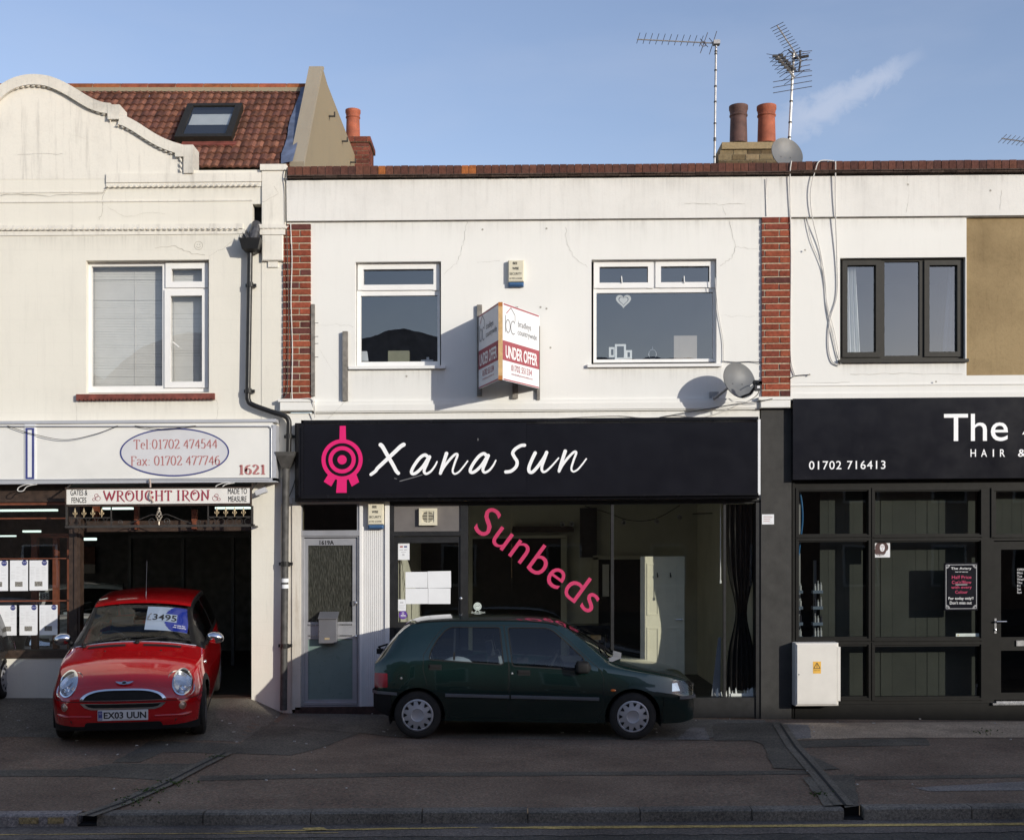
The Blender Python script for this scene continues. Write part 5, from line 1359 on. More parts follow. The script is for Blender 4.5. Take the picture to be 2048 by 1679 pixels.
# ---------------------------------------------------------------- alarm boxes
def alarm(px0, py0, px1, py1, label, y):
    t = thing('alarm_box', label, 'alarm box', W((px0 + px1) / 2, (py0 + py1) / 2, y), 'cream burglar alarm boxes')
    h = py1 - py0
    mb = MB(); mb.chamfer(px0, py0, px1, py0 + h * .83, y - .07, y, .012); mb.build('case', M['alarm'], t)
    mb = MB(); mb.chamfer(px0 + .5, py0 + h * .835, px1 - .5, py1, y - .066, y, .02); mb.build('strobe', M['alarm_blue'], t)
    mb = MB(); w = px1 - px0; yy = y - .072
    for tx, a, b, c, d in (('BEE', .30, .58, .07, .17), ('WISE', .27, .67, .27, .37), ('SECURITY', .10, .86, .48, .57), ('01702 610438', .10, .86, .67, .74)):
        mb.ptext(tx, px0 + w * a, py0 + h * c, px0 + w * b, py0 + h * d, yy, bold=.03 if c < .3 else .012 if c < .6 else 0)
    mb.build('lettering', M['ink'], t)
alarm(1016, 520, 1048, 572, 'cream alarm box high on the white wall above the agent board', -.003)
alarm(735, 1007, 767, 1057, 'cream alarm box under the black fascia beside the aluminium door', .03)

# ---------------------------------------------------------------- satellite dishes
def dish(name, label, px, py, w_px, h_px, y, aim, arm=True, mount=None):
    o = Vector(W(px, py, y)); k = (D + y) / FPX
    t = thing(name, label, 'satellite dish', tuple(o))
    a = Vector(aim).normalized(); u = a.cross(Vector((0, 0, 1))).normalized() * -1; v = u.cross(a) * -1
    if v.z < 0: v = -v
    rw, rh = w_px / 2 * k, h_px / 2 * k
    mb = MB(); vs = []; fs = []; seg = 44; rg = 8
    for back in (0, 1):
        for i in range(rg + 1):
            r = i / rg
            for j in range(seg):
                an = 6.2832 * j / seg
                vs.append(o + u * (rw * r * math.cos(an)) + v * (rh * r * math.sin(an)) + a * (.07 * r * r - .012 * back))
    S = seg * (rg + 1)
    for i in range(rg):
        for j in range(seg):
            q = (j + 1) % seg
            fs.append((i * seg + j, i * seg + q, (i + 1) * seg + q, (i + 1) * seg + j)); fs.append((S + i * seg + j, S + (i + 1) * seg + j, S + (i + 1) * seg + q, S + i * seg + q))
    for j in range(seg): q = (j + 1) % seg; fs.append((rg * seg + j, rg * seg + q, S + rg * seg + q, S + rg * seg + j))
    mb.add(vs, fs); mb.build('reflector', M['dish'], t, 40)
    mb = MB()
    for s_ in (-.07, .07): mb.disc((s_ * rw / .23, 0), .009, o + v * -.03 + a * .012, u, v, a, 0, 8)
    mb.build('bolt', M['dishdark'], t)
    if arm:
        base = o - v * rh * .92 + a * .05; tip = o - v * (rh * .72) + a * .40
        mb = MB(); mb.tube([base, base.lerp(tip, .5) - v * .05, tip], .016, 8); mb.build('arm', M['dishdark'], t)
        mb = MB(); ax = (o - tip).normalized(); mb.lathe(tip - ax * .06, ax, [(0, .026), (.05, .026), (.06, .035), (.12, .035), (.125, .01)], 14); mb.box(tip.x - .035, tip.x + .035, tip.y - .03, tip.y + .03, tip.z - .10, tip.z - .02); mb.build('receiver', M['dishdark'], t)
        mb = MB(); mb.box(tip.x - .012, tip.x + .022, tip.y - .033, tip.y - .0305, tip.z - .07, tip.z - .04); mb.build('sticker', M['paper'], t)
    mb = MB(); bk = o - a * .02; wl = Vector((bk.x - .22, mount if mount is not None else -.01, bk.z - .16)) if mount is None or mount < 1 else Vector((bk.x, mount, bk.z - .35))
    mb.tube([bk, bk - a * .10, wl + Vector((0, -.10, 0)), wl], .018, 8); mb.box(wl.x - .06, wl.x + .06, wl.y - .01, wl.y, wl.z - .09, wl.z + .09); mb.build('bracket', M['mast'], t)
    return t
dish('satellite_dish', 'grey satellite dish on white wall beside the right brick pier', 1473, 764, 76, 76, -.36, (.42, -.86, .26))
dish('satellite_dish', 'grey satellite dish on the roof in front of the chimney', 1570, 312, 70, 70, 2.3, (.30, -.9, .26), arm=False, mount=2.9)

# ---------------------------------------------------------------- aerials on the roof
a = thing('tv_aerial', 'tall mast with long thin aerial pointing left above the chimney', 'aerial', W(1430, 322, 2.9))
mb = MB(); mb.tube([W(1429, 330, 2.9), W(1432, 92, 2.9)], .017, 8); mb.build('mast', M['mast'], a)
mb = MB()
for y in (103, 108, 141, 173, 204, 247, 277, 281, 314): p = W(1429 + (330 - y) / 80, y, 2.9); mb.lathe((p[0], p[1], p[2] - .012), EZ, [(0, .017), (0, .023), (.024, .023), (.024, .017)], 8)
mb.build('tape_band', M['dishdark'], a)
mb = MB(); mb.tube([W(1274, 79, 2.9), W(1436, 87, 2.9)], .010, 6); p = W(1433, 86, 2.9); mb.box(p[0] - .05, p[0] + .05, p[1] - .05, p[1] + .05, p[2] - .03, p[2] + .03); mb.build('boom', M['mast'], a)
mb = MB()
for i in range(11):
    q = W(1276 + i * 12.6, 79 + i * .6, 2.9); mb.tube([(q[0] + .02, q[1] - .10, q[2] + .06), (q[0] - .01, q[1] + .10, q[2] - .02)], .005, 5)
for q, h in ((1408, .14), (1426, .16)):
    c_ = Vector(W(q, 86, 2.9)); mb.tube([c_ + Vector((.05, -.05, h)), c_, c_ + Vector((-.05, .05, -h))], .006, 5); mb.tube([c_ + Vector((-.05, .05, h * .6)), c_ + Vector((.05, -.05, -h * .6))], .006, 5)
mb.ring((0, 0), .03, .045, W(1407, 88, 2.88), EX, EZ, EN); mb.build('element', M['rod'], a)
a = thing('tv_aerial', 'crowded mast carrying several aerials behind the roof dish', 'aerial', W(1580, 322, 3.1))
mb = MB(); mb.tube([W(1576, 335, 3.1), W(1587, 105, 3.1)], .022, 8); mb.build('mast', M['steel_dull'], a)
mb = MB()
for y in (275, 245, 203): p = W(1576 + (335 - y) / 21, y, 3.1); mb.lathe((p[0], p[1], p[2] - .012), EZ, [(0, .022), (0, .028), (.024, .028), (.024, .022)], 8)
mb.build('tape_band', M['dishdark'], a)
def boom(p0, p1, n, half, ang, yy, r=.011, mat='mast', nm='boom', rr=.005, dpt=.1):
    mb = MB(); A, B = Vector(W(*p0, yy)), Vector(W(*p1, yy)); mb.tube([A, B], r, 6); mb.build(nm, M[mat], a)
    mb = MB(); k = (D + yy) / FPX
    for i in range(n):
        c_ = A.lerp(B, i / max(n - 1, 1)); hx = half[0] + (half[1] - half[0]) * i / max(n - 1, 1)
        d = Vector((hx * k * math.cos(R(ang)), -dpt, hx * k * math.sin(R(ang)))); mb.tube([c_ - d, c_ + d], rr, 5)
    mb.build('element', M['rod'], a)
boom((1554, 51), (1602, 124), 14, (10, 10), 4, 3.0)
boom((1555, 113), (1589, 155), 7, (14, 20), 28, 2.95, .016, 'steel_dull')
mb = MB()
for i in range(6):
    c_ = Vector(W(1556 + i * 5.0, 113 + i * 5.6, 2.95)); sg = .09
    mb.box(c_.x - .085 + .006 * i, c_.x - .0 + .006 * i, c_.y - .02, c_.y + .02, c_.z - .012, c_.z + .022); mb.box(c_.x + .004, c_.x + .08, c_.y - .02, c_.y + .02, c_.z + .0, c_.z + .035)
mb.build('insulator', M['dishdark'], a)
mb = MB()
for y, sl in ((158, 7), (169, 7), (180, 7)): mb.tube([W(1546, y + sl * .9, 3.05), W(1624, y - sl, 3.05)], .006, 5)
for i, y in enumerate((103, 107, 121, 131, 143, 140)): mb.tube([W(1576 - (i % 3) * 4, y + 3 + (i % 2) * 4, 3.05), W(1624 - (i % 2) * 4, y - 1, 3.15)], .006, 5)
for i in range(6): mb.tube([W(1533 + i * 5, 108 + i * 8, 3.0), W(1560 + i * 3, 113 + i * 5.5, 2.95)], .0045, 5)
mb.build('element', M['rod'], a)
mb = MB(); mb.tube([W(1600, 101, 3.05), W(1601, 122, 3.05), W(1598, 143, 3.05)], .016, 6); mb.tube([W(1588, 117, 3.05), W(1617, 112, 3.05)], .022, 6); mb.tube([W(1577, 100, 3.05), W(1590, 112, 3.1)], .01, 6); mb.build('reflector_frame', M['dishdark'], a)
a = thing('tv_aerial', 'thin aerial entering the sky at the right edge', 'aerial', W(2060, 300, 3.0))
mb = MB(); mb.tube([W(2003, 277, 3.0), W(2110, 292, 3.0)], .010, 6); mb.tube([W(2095, 335, 3.0), W(2095, 285, 3.0)], .016, 6); mb.build('boom', M['mast'], a)
mb = MB()
for i in range(9): q = Vector(W(2005 + i * 9, 277 + i * 1.3, 3.0)); mb.tube([q + Vector((.03, -.09, .035)), q - Vector((.03, -.09, .035))], .005, 5)
mb.build('element', M['mast'], a)

# ---------------------------------------------------------------- cables on the facades
def cable(pts, r, mat, label, name='cable'):
    mb = MB(); mb.tube(smooth_pts([W(x, y, yy) for x, y, yy in pts], 6), r, 6, caps=True); return tag(mb.build(name, M[mat]), label, 'cable')
cable([(575, 335, -.09), (570, 352, -.07), (572, 380, -.06), (573, 450, -.06), (577, 600, -.06), (576, 700, -.06), (574, 780, -.06), (563, 797, -.09)], .006, 'cable_k', 'black cable running down the left brick pier')
cable([(581, 447, -.05), (584, 520, -.05), (582, 600, -.05), (585, 700, -.05), (584, 790, -.06), (592, 798, -.09), (620, 797, -.12), (628, 808, -.12), (630, 835, -.06)], .007, 'cable_w', 'white cable running down the left brick pier')
cable([(1534, 356, -.06), (1532, 390, -.045), (1533, 432, -.045)], .006, 'cable_w', 'short pale cable on frieze above the right brick pier')
cable([(1583, 322, -.07), (1580, 350, -.07), (1581, 440, -.05), (1582, 520, -.03), (1581, 640, -.02), (1582, 720, -.02), (1590, 750, -.02)], .008, 'cable_w', 'white cable dropping over parapet beside the right brick pier')
cable([(1668, 322, -.06), (1640, 322, -.08), (1631, 340, -.08), (1621, 383, -.07), (1625, 435, -.06), (1640, 500, -.02), (1650, 560, -.02), (1655, 620, -.02), (1672, 700, -.02), (1682, 728, -.03)], .007, 'cable_w', 'white cable looping over parapet and curving to the dark window')
cable([(1671, 322, -.08), (1671, 350, -.08), (1671, 420, -.06), (1674, 520, -.025), (1674, 590, -.02), (1660, 640, -.02), (1657, 690, -.02), (1664, 722, -.02), (1680, 730, -.03)], .008, 'cable_w', 'thick white cable hanging straight down beside the dark window')
cable([(1614, 435, -.03), (1622, 480, -.02), (1645, 540, -.02), (1655, 610, -.02), (1668, 660, -.02), (1679, 715, -.02)], .005, 'cable_w', 'thin pale cable slanting across white wall to the dark window')
cable([(1580, 757, -.04), (1592, 751, -.02), (1620, 749, -.02)], .005, 'cable_k', 'short dark cable from pier to a hole in the right wall')
cable([(1425, 792, -.02), (1425, 830, -.02)], .005, 'cable_w', 'short white cable hanging under the wall dish bracket')
cable([(1500, 772, -.5), (1515, 765, -.4), (1517, 785, -.3), (1500, 800, -.1), (1470, 812, -.07), (1440, 825, -.03), (1400, 834, -.02), (1345, 830, -.02), (1300, 836, -.02), (1240, 831, -.02), (1170, 833, -.02), (1090, 838, -.02)], .006, 'cable_w', 'pale cable trailing from the wall dish along the fascia top')
cable([(1545, 797, -.12), (1515, 803, -.12), (1470, 808, -.07), (1400, 820, -.06), (1320, 834, -.03)], .005, 'cable_k', 'thin dark cable stretched from right pier base to the fascia')
cable([(1430, 555, -.02), (1436, 620, -.02), (1446, 680, -.02), (1447, 724, -.02)], .005, 'cable_w', 'thin pale cable beside the right white window')
cable([(1445, 722, -.02), (1470, 724, -.02), (1500, 723, -.02), (1524, 724, -.04)], .005, 'cable_k', 'thin dark cable clipped level between right window and pier')
cable([(574, 1003, -.06), (590, 960, -.02), (600, 900, -.02)], .005, 'cable_k', 'dark cable beside the left end of the black fascia')

# ---------------------------------------------------------------- small fixtures at street level
lbx = thing('letter_box', 'grey metal letter box fixed to the aluminium door', 'letter box', W(656, 1258, 0))
mb = MB(); mb.chamfer(637, 1236, 673, 1286, -.06, .07, .006); mb.build('case', M['boxgrey'], lbx)
mb = MB(); a = lev(636, 1229, 675, 1237, -.08)
mb.add([(a[0], -.085, a[2]), (a[1], -.085, a[2]), (a[1], .07, a[3] + .02), (a[0], .07, a[3] + .02), (a[0], -.085, a[2] + .012), (a[1], -.085, a[2] + .012), (a[1], .07, a[3] + .035), (a[0], .07, a[3] + .035)], [(4, 5, 6, 7), (0, 1, 5, 4), (3, 0, 4, 7), (1, 2, 6, 5)]); mb.build('lid', M['boxgrey'], lbx)
mb = MB(); mb.pb(649, 1274.5, 659, 1278.5, -.064, -.058); mb.build('name_window', M['gold'], lbx)
mb = MB(); p = W(641, 1262, -.06); mb.lathe(p, EN, [(0, .006), (.004, .006), (.005, .001)], 10); mb.build('lock', M['steel'], lbx)
v = thing('extractor_vent', 'cream plastic extractor fan grille above the black shop door', 'vent', W(855, 1033, 0))
mb = MB(); o = W(855.5, 1033, 0); k = (D + .02) / FPX
mb.rect_frame(838, 1016, 874, 1050, 6, .0, .06); a = lev(838, 1016, 874, 1050, .0); mb.build('frame', M['alarm'], v)
mb = MB(); mb.ring((0, 0), 11.2 * k, 17.0 * k, (o[0], .012, o[2]), EX, EZ, EN, 0, 40)
for i in range(7):
    z = -9 + i * 3; w = math.sqrt(max(11.5 ** 2 - z * z, 1)); mb.box(o[0] - w * k, o[0] + w * k, .012, .03, o[2] + (z - .55) * k, o[2] + (z + .55) * k)
mb.box(o[0] - .8 * k, o[0] + .8 * k, .010, .028, o[2] - 11 * k, o[2] + 11 * k); mb.build('grille', M['alarm'], v)
mb = MB(); mb.disc((0, 0), 12 * k, (o[0], .045, o[2]), EX, EZ, EN, 0, 30); mb.build('dark_duct', M['void'], v)
cb = thing('electric_cabinet', 'white electricity meter cabinet with yellow warning label by salon', 'cabinet', W(1635, 1410, 0))
mb = MB(); mb.chamfer(1591, 1285, 1677, 1411, -.20, .0, .008); mb.build('case', M['cabinet'], cb)
mb = MB(); mb.chamfer(1594, 1288, 1674, 1408, -.215, -.20, .004); mb.pb(1674.5, 1293, 1681, 1401, -.212, -.12); mb.build('door', M['cabinet'], cb)
mb = MB(); mb.pb(1626, 1322, 1642, 1346, -.2165, -.215); lab = mb.build('warning_label', M['yellow'], cb)
mb = MB(); o = W(1634, 1331, -.2175); q = .0068
for a0, b0 in (((-6.2, -4.5), (0, 6)), ((0, 6), (6.2, -4.5)), ((6.2, -4.5), (-6.2, -4.5))): mb.ribbon([(a0[0] * q, a0[1] * q), (b0[0] * q, b0[1] * q)], .008, o, EX, EZ, EN)
mb.ribbon([(.6 * q, 3 * q), (-.8 * q, -.6 * q), (.8 * q, -.4 * q), (-.4 * q, -3.4 * q)], .006, o, EX, EZ, EN, .0004); mb.ptext('DANGER OF DEATH', 1628, 1338.5, 1640, 1340, -.2175); mb.build('warning_symbol', M['ink'], lab)
mb = MB(); p = W(1598, 1348, -.216); mb.lathe(p, EN, [(0, .009), (.003, .009), (.004, .001)], 10); mb.build('lock', M['ink_soft'], cb)

# ---------------------------------------------------------------- notices
def notice(name, rect, y, label, mat='paper', lines=(), ink='ink_soft', group=None, cat='notice', tilt=0.0, extra=None, th=.002):
    mb = MB(); a = lev(*rect, y); cx, cz = (a[0] + a[1]) / 2, (a[2] + a[3]) / 2
    c_, s_ = math.cos(R(tilt)), math.sin(R(tilt)); u = Vector((c_, 0, s_)); v_ = Vector((-s_, 0, c_)); w, h = a[1] - a[0], a[3] - a[2]
    t = thing(name, label, cat, (cx, y, cz), group)
    base = Vector((cx, y, cz)) - u * w / 2 - v_ * h / 2
    mb.frame_box(base, u, v_, EN, 0, w, 0, h, -th, 0); sh = mb.build('sheet', M[mat] if isinstance(mat, str) else mat, t)
    if lines:
        by = {}
        for tx, x0, y0, x1, y1, col in lines: by.setdefault(col, []).append((tx, x0, y0, x1, y1))
        for col, L in by.items():
            mb = MB()
            for tx, x0, y0, x1, y1 in L:
                o = base + u * (x0 * w) + v_ * ((1 - y1) * h)
                if tx is None: mb.add([o + n_ for n_ in (Vector((0, -.0012, 0)), u * ((x1 - x0) * w) + Vector((0, -.0012, 0)), u * ((x1 - x0) * w) + v_ * ((y1 - y0) * h) + Vector((0, -.0012, 0)), v_ * ((y1 - y0) * h) + Vector((0, -.0012, 0)))], [(0, 1, 2, 3)])
                elif tx == 'o': mb.disc(((x1 - x0) * w / 2, (y1 - y0) * h / 2), (x1 - x0) * w / 2, o, u, v_, EN, .0014, 16)
                else: mb.text(tx, o, u, v_, EN, (x1 - x0) * w, (y1 - y0) * h, .0018)
            mb.build('print', M[col], t)
    return t, base, u, v_, w, h
random.seed(3)
def leaflet(rect, label):
    L = [('o', .66, -.01, .95, .17, 'navy'), (None, .05, .10, .32, .105, 'signgrey'), (None, .28, .70, .70, .86, 'photo')]
    for i in range(9):
        yy = .22 + i * .05
        for c_ in (.06, .35, .66):
            if random.random() < .8: L.append((None, c_, yy, c_ + random.uniform(.12, .26), yy + .008, 'signgrey'))
    L.append(('USED CAR', .70, .055, .91, .085, 'white_letter'))
    notice('car_leaflet', rect, .052, label, 'paper', L, cat='leaflet', group='car advertisement sheets in the showroom window')
for i, (x0, x1, nm) in enumerate(((-23, 16, 'leftmost'), (20, 56, 'middle'), (59, 96, 'rightmost'))):
    leaflet((x0, 1120 + (i == 0), x1, 1180 + (i < 2)), f'{nm} sheet of the upper row of car advertisements')
for i, (x0, x1, nm) in enumerate(((-3, 33, 'leftmost'), (39, 75, 'middle'), (79, 115, 'rightmost'))):
    leaflet((x0, 1210 - i * .4, x1, 1270 - i * .4), f'{nm} sheet of the lower row of car advertisements')
for i, (r_, tl) in enumerate((((811, 1143, 855, 1175), 0), ((855.5, 1141.5, 902, 1175), .6), ((811, 1176, 856, 1207), 0), ((856.5, 1175.6, 901, 1207), -.3))):
    nm = ('upper left', 'upper right', 'lower left', 'lower right')[i]
    notice('blank_sheet', r_, .078 - .0012 * i, f'{nm} blank sheet taped in the black shop door', cat='paper sheet', tilt=tl, group='blank paper sheets in the black door')
notice('card_sticker', (795, 1085, 819, 1119), .078, 'pale payment card notice at top of the black shop door', 'paper', [(None, .2, .18, .45, .27, 'maroon'), (None, .55, .18, .8, .27, 'navy'), (None, .18, .38, .45, .44, 'signgrey'), (None, .55, .38, .8, .44, 'signgrey'), (None, .3, .52, .7, .56, 'signgrey'), (None, .4, .64, .58, .75, 'signgrey'), (None, .06, .03, .94, .035, 'signgrey'), (None, .06, .94, .94, .945, 'signgrey')], cat='sticker')
notice('door_sticker', (795, 1198, 812, 1221), .078, 'small pale notice above the round purple sticker on black door', 'paper', [(None, .3, .2, .7, .35, 'signgrey'), (None, .2, .5, .85, .54, 'signgrey'), (None, .2, .62, .8, .66, 'signgrey'), (None, .2, .76, .85, .8, 'signgrey')], cat='sticker')
t = thing('round_sticker', 'round purple sticker low on the black shop door', 'sticker', W(806, 1229, .078)); mb = MB(); o = W(806, 1229, .0785); mb.disc((0, 0), .056, o, EX, EZ, EN, 0, 26); mb.build('sheet', M['purple'], t)
mb = MB(); mb.ring((0, .022), .010, .014, o, EX, EZ, EN, .001, 14); mb.ribbon([(-.03, -.004), (.034, -.004)], .007, o, EX, EZ, EN, .001); mb.ribbon([(-.03, -.02), (.04, -.02)], .005, o, EX, EZ, EN, .001); mb.build('print', M['white_letter'], t)
t = thing('round_sticker', 'pale round logo sticker on the shop window just above the green car', 'sticker', W(955, 1215, .09)); mb = MB(); o = W(955, 1212, .094); mb.disc((0, 0), .053, o, EX, EZ, EN, 0, 24)
mb.ribbon([(-.035, -.075), (-.01, -.05)], .008, o, EX, EZ, EN); mb.ribbon([(.035, -.075), (.01, -.05)], .008, o, EX, EZ, EN); mb.ptext('Australian', 942, 1221, 970, 1226.5, .0935); mb.build('sheet', M['palegreen'], t)
mb = MB(); mb.ring((0, 0), .036, .040, o, EX, EZ, EN, .001, 20); mb.ribbon([(-.028, -.004), (-.005, .01), (.01, .004), (.028, .014)], .008, o, EX, EZ, EN, .001); mb.build('print', M['ink_soft'], t)
t = thing('window_lettering', 'pink diagonal word across the empty shop window', 'lettering', W(1075, 1125, .09))
mb = MB(); an = R(-36.3); u = Vector((math.cos(an), 0, math.sin(an))); v_ = Vector((-math.sin(an), 0, math.cos(an)))
o = Vector(W(944.5, 1058.5, .096)); mb.text('Sunbeds', o, u, v_, EN, 290 / 152.0, 61 / 152.0, .0, bold=.0, spacing=1.08); mb.build('letters', M['pink_window'], t)
notice('pier_notice', (1524, 1028, 1548, 1048), -.024, 'small white printed notice on the dark grey pilaster', 'paper', [(None, .12, .12 + i * .11, random.uniform(.6, .9), .16 + i * .11, 'maroon' if i % 2 else 'signgrey') for i in range(7)])
t, b_, u_, v_, w_, h_ = notice('portrait_card', (1747, 1081, 1780, 1114), .068, 'square card with a red haired face in the salon window', 'paper', cat='card')
mb = MB(); F = lambda a, b: b_ + u_ * (a * w_) + v_ * (b * h_)
mb.disc((.5 * w_, .60 * h_), .40 * w_, b_, u_, v_, EN, .001, 26, .36 * h_); mb.disc((.40 * w_, .36 * h_), .34 * w_, b_, u_, v_, EN, .0012, 22, .30 * h_); mb.build('hair', M['hair'], t)
mb = MB(); mb.disc((.53 * w_, .58 * h_), .15 * w_, b_, u_, v_, EN, .002, 22, .23 * h_); mb.disc((.82 * w_, .26 * h_), .07 * w_, b_, u_, v_, EN, .002, 14, .16 * h_); mb.build('face', M['paper'], t)
mb = MB()
for x in (.47, .59): mb.disc((x * w_, .63 * h_), .028 * w_, b_, u_, v_, EN, .003, 10, .018 * h_); mb.ribbon([((x - .05) * w_, .69 * h_), ((x + .05) * w_, .695 * h_)], .004, b_, u_, v_, EN, .003)
mb.disc((.53 * w_, .455 * h_), .04 * w_, b_, u_, v_, EN, .003, 10, .02 * h_); mb.ribbon([(.53 * w_, .60 * h_), (.545 * w_, .52 * h_)], .003, b_, u_, v_, EN, .003); mb.build('features', M['maroon'], t)
mb = MB(); mb.text('GOLDWELL', F(.05, .05), u_, v_, EN, .85 * w_, .13 * h_, .004, bold=.02); mb.build('print', M['white_letter'], t)
t, b_, u_, v_, w_, h_ = notice('offer_board', (1889, 1125, 1956, 1220), .010, 'black framed offer board with pink and white text in salon window', 'signface', cat='notice board', th=.03,
    lines=[('The Aviary', .19, .09, .80, .155, 'white_letter'), ('hair & beauty', .32, .175, .70, .205, 'white_letter'), ('Half Price', .22, .265, .80, .335, 'pink_window'), ('Cut\'n\'Blow', .22, .37, .80, .44, 'pink_window'), ('with every', .20, .48, .81, .56, 'pink_window'), ('Colour', .32, .58, .69, .645, 'pink_window'), ('For today only!!', .12, .715, .86, .79, 'white_letter'), ('Don\'t miss out', .16, .805, .81, .87, 'white_letter'), (None, .33, .455, .68, .462, 'white_letter')])
mb = MB(); e = .006
for a0, a1, b0, b1 in ((.04, .96, .035, .043), (.04, .96, .957, .965), (.04, .052, .035, .965), (.948, .96, .035, .965)): mb.quad(F2(a0, b0), F2(a1, b0), F2(a1, b1), F2(a0, b1)) if False else mb.add([b_ + u_ * (p * w_) + v_ * (q * h_) + Vector((0, -.0015, 0)) for p, q in ((a0, b0), (a1, b0), (a1, b1), (a0, b1))], [(0, 1, 2, 3)])
for cx, cz, a0 in ((.05, .04, 0), (.95, .04, 90), (.95, .96, 180), (.05, .96, 270)):
    for rr in (.07, .10): mb.ribbon([(cx * w_ + rr * w_ * math.cos(R(a0 + t_ * 15)), cz * h_ + rr * w_ * math.sin(R(a0 + t_ * 15))) for t_ in range(7)], .006, b_, u_, v_, EN, .002)
mb.build('border', M['signgrey'], t)
notice('wide_sticker', (1912, 1266, 1958, 1276), .068, 'long pale sticker at the lower corner of salon window', 'palegreen', [('o', .06, .15, .13, .55, 'gold'), (None, .2, .2, .4, .32, 'signgrey'), (None, .5, .2, .95, .35, 'signgrey'), (None, .5, .65, .9, .85, 'ink_soft')], cat='sticker')

# ---------------------------------------------------------------- things behind the glass
def slats(name, label, rect, y, pitch_px, mat='blind', wob=0.0):
    mb = MB(); a = lev(*rect, y); k = (D + y) / FPX; n = int((rect[3] - rect[1]) / pitch_px); random.seed(len(label))
    dz = (a[3] - a[2]) / n; nx = 7
    ph = [random.uniform(0, 6) for _ in range(n)]
    for i in range(n):
        z = a[3] - (i + .5) * dz; tl = .53 + (random.gauss(0, .09) if random.random() < .4 else 0); P = []
        for j in range(nx + 1):
            x = a[0] + (a[1] - a[0]) * j / nx; w = math.sin(x * 2.2 + ph[i]) * wob
            P += [(x, y - .003, z - dz * tl + w), (x, y + .004, z + dz * tl + w)]
        mb.add(P, [(2 * j, 2 * j + 2, 2 * j + 3, 2 * j + 1) for j in range(nx)])
    t = thing(name, label, 'blind', ((a[0] + a[1]) / 2, y, a[3])); mb.build('slat_set', M[mat], t)
    mb = MB()
    for f in ((.10, .62) if a[1] - a[0] > .8 else (.2, .8)): x = a[0] + (a[1] - a[0]) * f; mb.tube([(x, y - .018, a[3]), (x, y - .018, a[2])], .002, 4)
    mb.build('cord', M['cable_w'], t); return t
slats('venetian_blind', 'white slatted blind behind the wide pane of cream shop window', (176, 524, 330, 776), .24, 3.2, wob=.0012)
slats('venetian_blind', 'white slatted blind behind the narrow lights of cream shop window', (333, 524, 416, 776), .24, 3.2, wob=.001)
def curtain(rect, label, y, skew=0, mat='curtain'):
    mb = MB(); a = lev(*rect, y); n = 40; P = []; rows = 8
    for r_ in range(rows + 1):
        f = r_ / rows
        for i in range(n + 1):
            g = i / n; x = a[0] + (a[1] - a[0]) * (g * (.72 + .28 * (1 - f)) ) + skew * (1 - f) * 0
            if skew: x = a[1] - (a[1] - a[0]) * ((1 - g) * (.55 + .45 * (1 - f)))
            P.append((x, y + .03 * math.sin(g * 26 + .6 * math.sin(f * 3)), a[2] + (a[3] - a[2]) * f))
    mb.add(P, [(r_ * (n + 1) + i, r_ * (n + 1) + i + 1, (r_ + 1) * (n + 1) + i + 1, (r_ + 1) * (n + 1) + i) for r_ in range(rows) for i in range(n)])
    return tag(mb.build('curtain', M[mat], None, 60), label, 'curtain')
curtain((1684, 516, 1722, 716), 'white curtain drawn aside behind left light of dark window', .20)
curtain((1884, 516, 1920, 716), 'bluish curtain hanging behind right light of dark window', .34, 1, 'curtain_blue')
# sill ornaments
t = thing('heart_ornament', 'cream heart shaped ornament hung in the right white window', 'ornament', W(1247, 600, .14))
def heart(s_, n=40): return [(s_ * .0625 * 16 * math.sin(6.2832 * i / n) ** 3, s_ * .0625 * (13 * math.cos(6.2832 * i / n) - 5 * math.cos(12.566 * i / n) - 2 * math.cos(18.85 * i / n) - math.cos(25.13 * i / n))) for i in range(n)]
o = Vector(W(1247, 601, .13)); mb = MB(); H1 = heart(.10); H2 = heart(.066); H3 = heart(.056)
mb.add([(o.x + p[0], .13, o.z + p[1]) for p in H1] + [(o.x + p[0], .13, o.z + p[1]) for p in H2], [(i, (i + 1) % 40, 40 + (i + 1) % 40, 40 + i)[::-1] for i in range(40)]); mb.build('outer_heart', M['cabinet'], t)
mb = MB(); mb.add([(o.x + p[0], .131, o.z + p[1]) for p in H3], [tuple(range(40))[::-1]]); mb.build('inner_heart', M['cabinet'], t)
t = thing('photo_frame', 'cluster of three white picture frames on right white window sill', 'picture frame', W(1241, 718, .13))
for q in ((1218, 694, 1231, 714), (1230, 688, 1252, 719), (1251, 700, 1264, 718)):
    mb = MB(); mb.rect_frame(*q, 4, .132 if q[0] == 1230 else .140, .155); mb.build('frame', M['upvc'], t)
mb = MB(); mb.pb(1348, 671, 1394, 718, .16, .20); mb.pb(1359, 675, 1393, 717, .157, .16); tag(mb.build('storage_box', simple('beige_box_card', (.40, .34, .29), .8, var=.06)), 'tall beige box standing on right white window sill', 'box')
mb = MB(); o = W(1305, 708, .15); mb.tube([(o[0] + .05 * math.cos(R(t_)), .15, o[2] + .06 * math.sin(R(t_))) for t_ in range(-50, 231, 20)], .005, 5); mb.tube([(o[0] - .03, .15, o[2] - .06), (o[0] + .03, .15, o[2] - .06)], .005, 5); mb.tube([(o[0], .15, o[2] + .06), (o[0], .15, o[2] + .10)], .004, 5); tag(mb.build('wire_ornament', M['steel']), 'small round wire ornament between frames and beige box', 'ornament')
mb = MB(); mb.pb(776, 701, 818, 723, .17, .3); mb.pb(809, 716, 813, 721, .166, .17); tag(mb.build('storage_box', simple('olive_box_card', (.30, .29, .20), .7)), 'low olive box on the left white window sill', 'box')
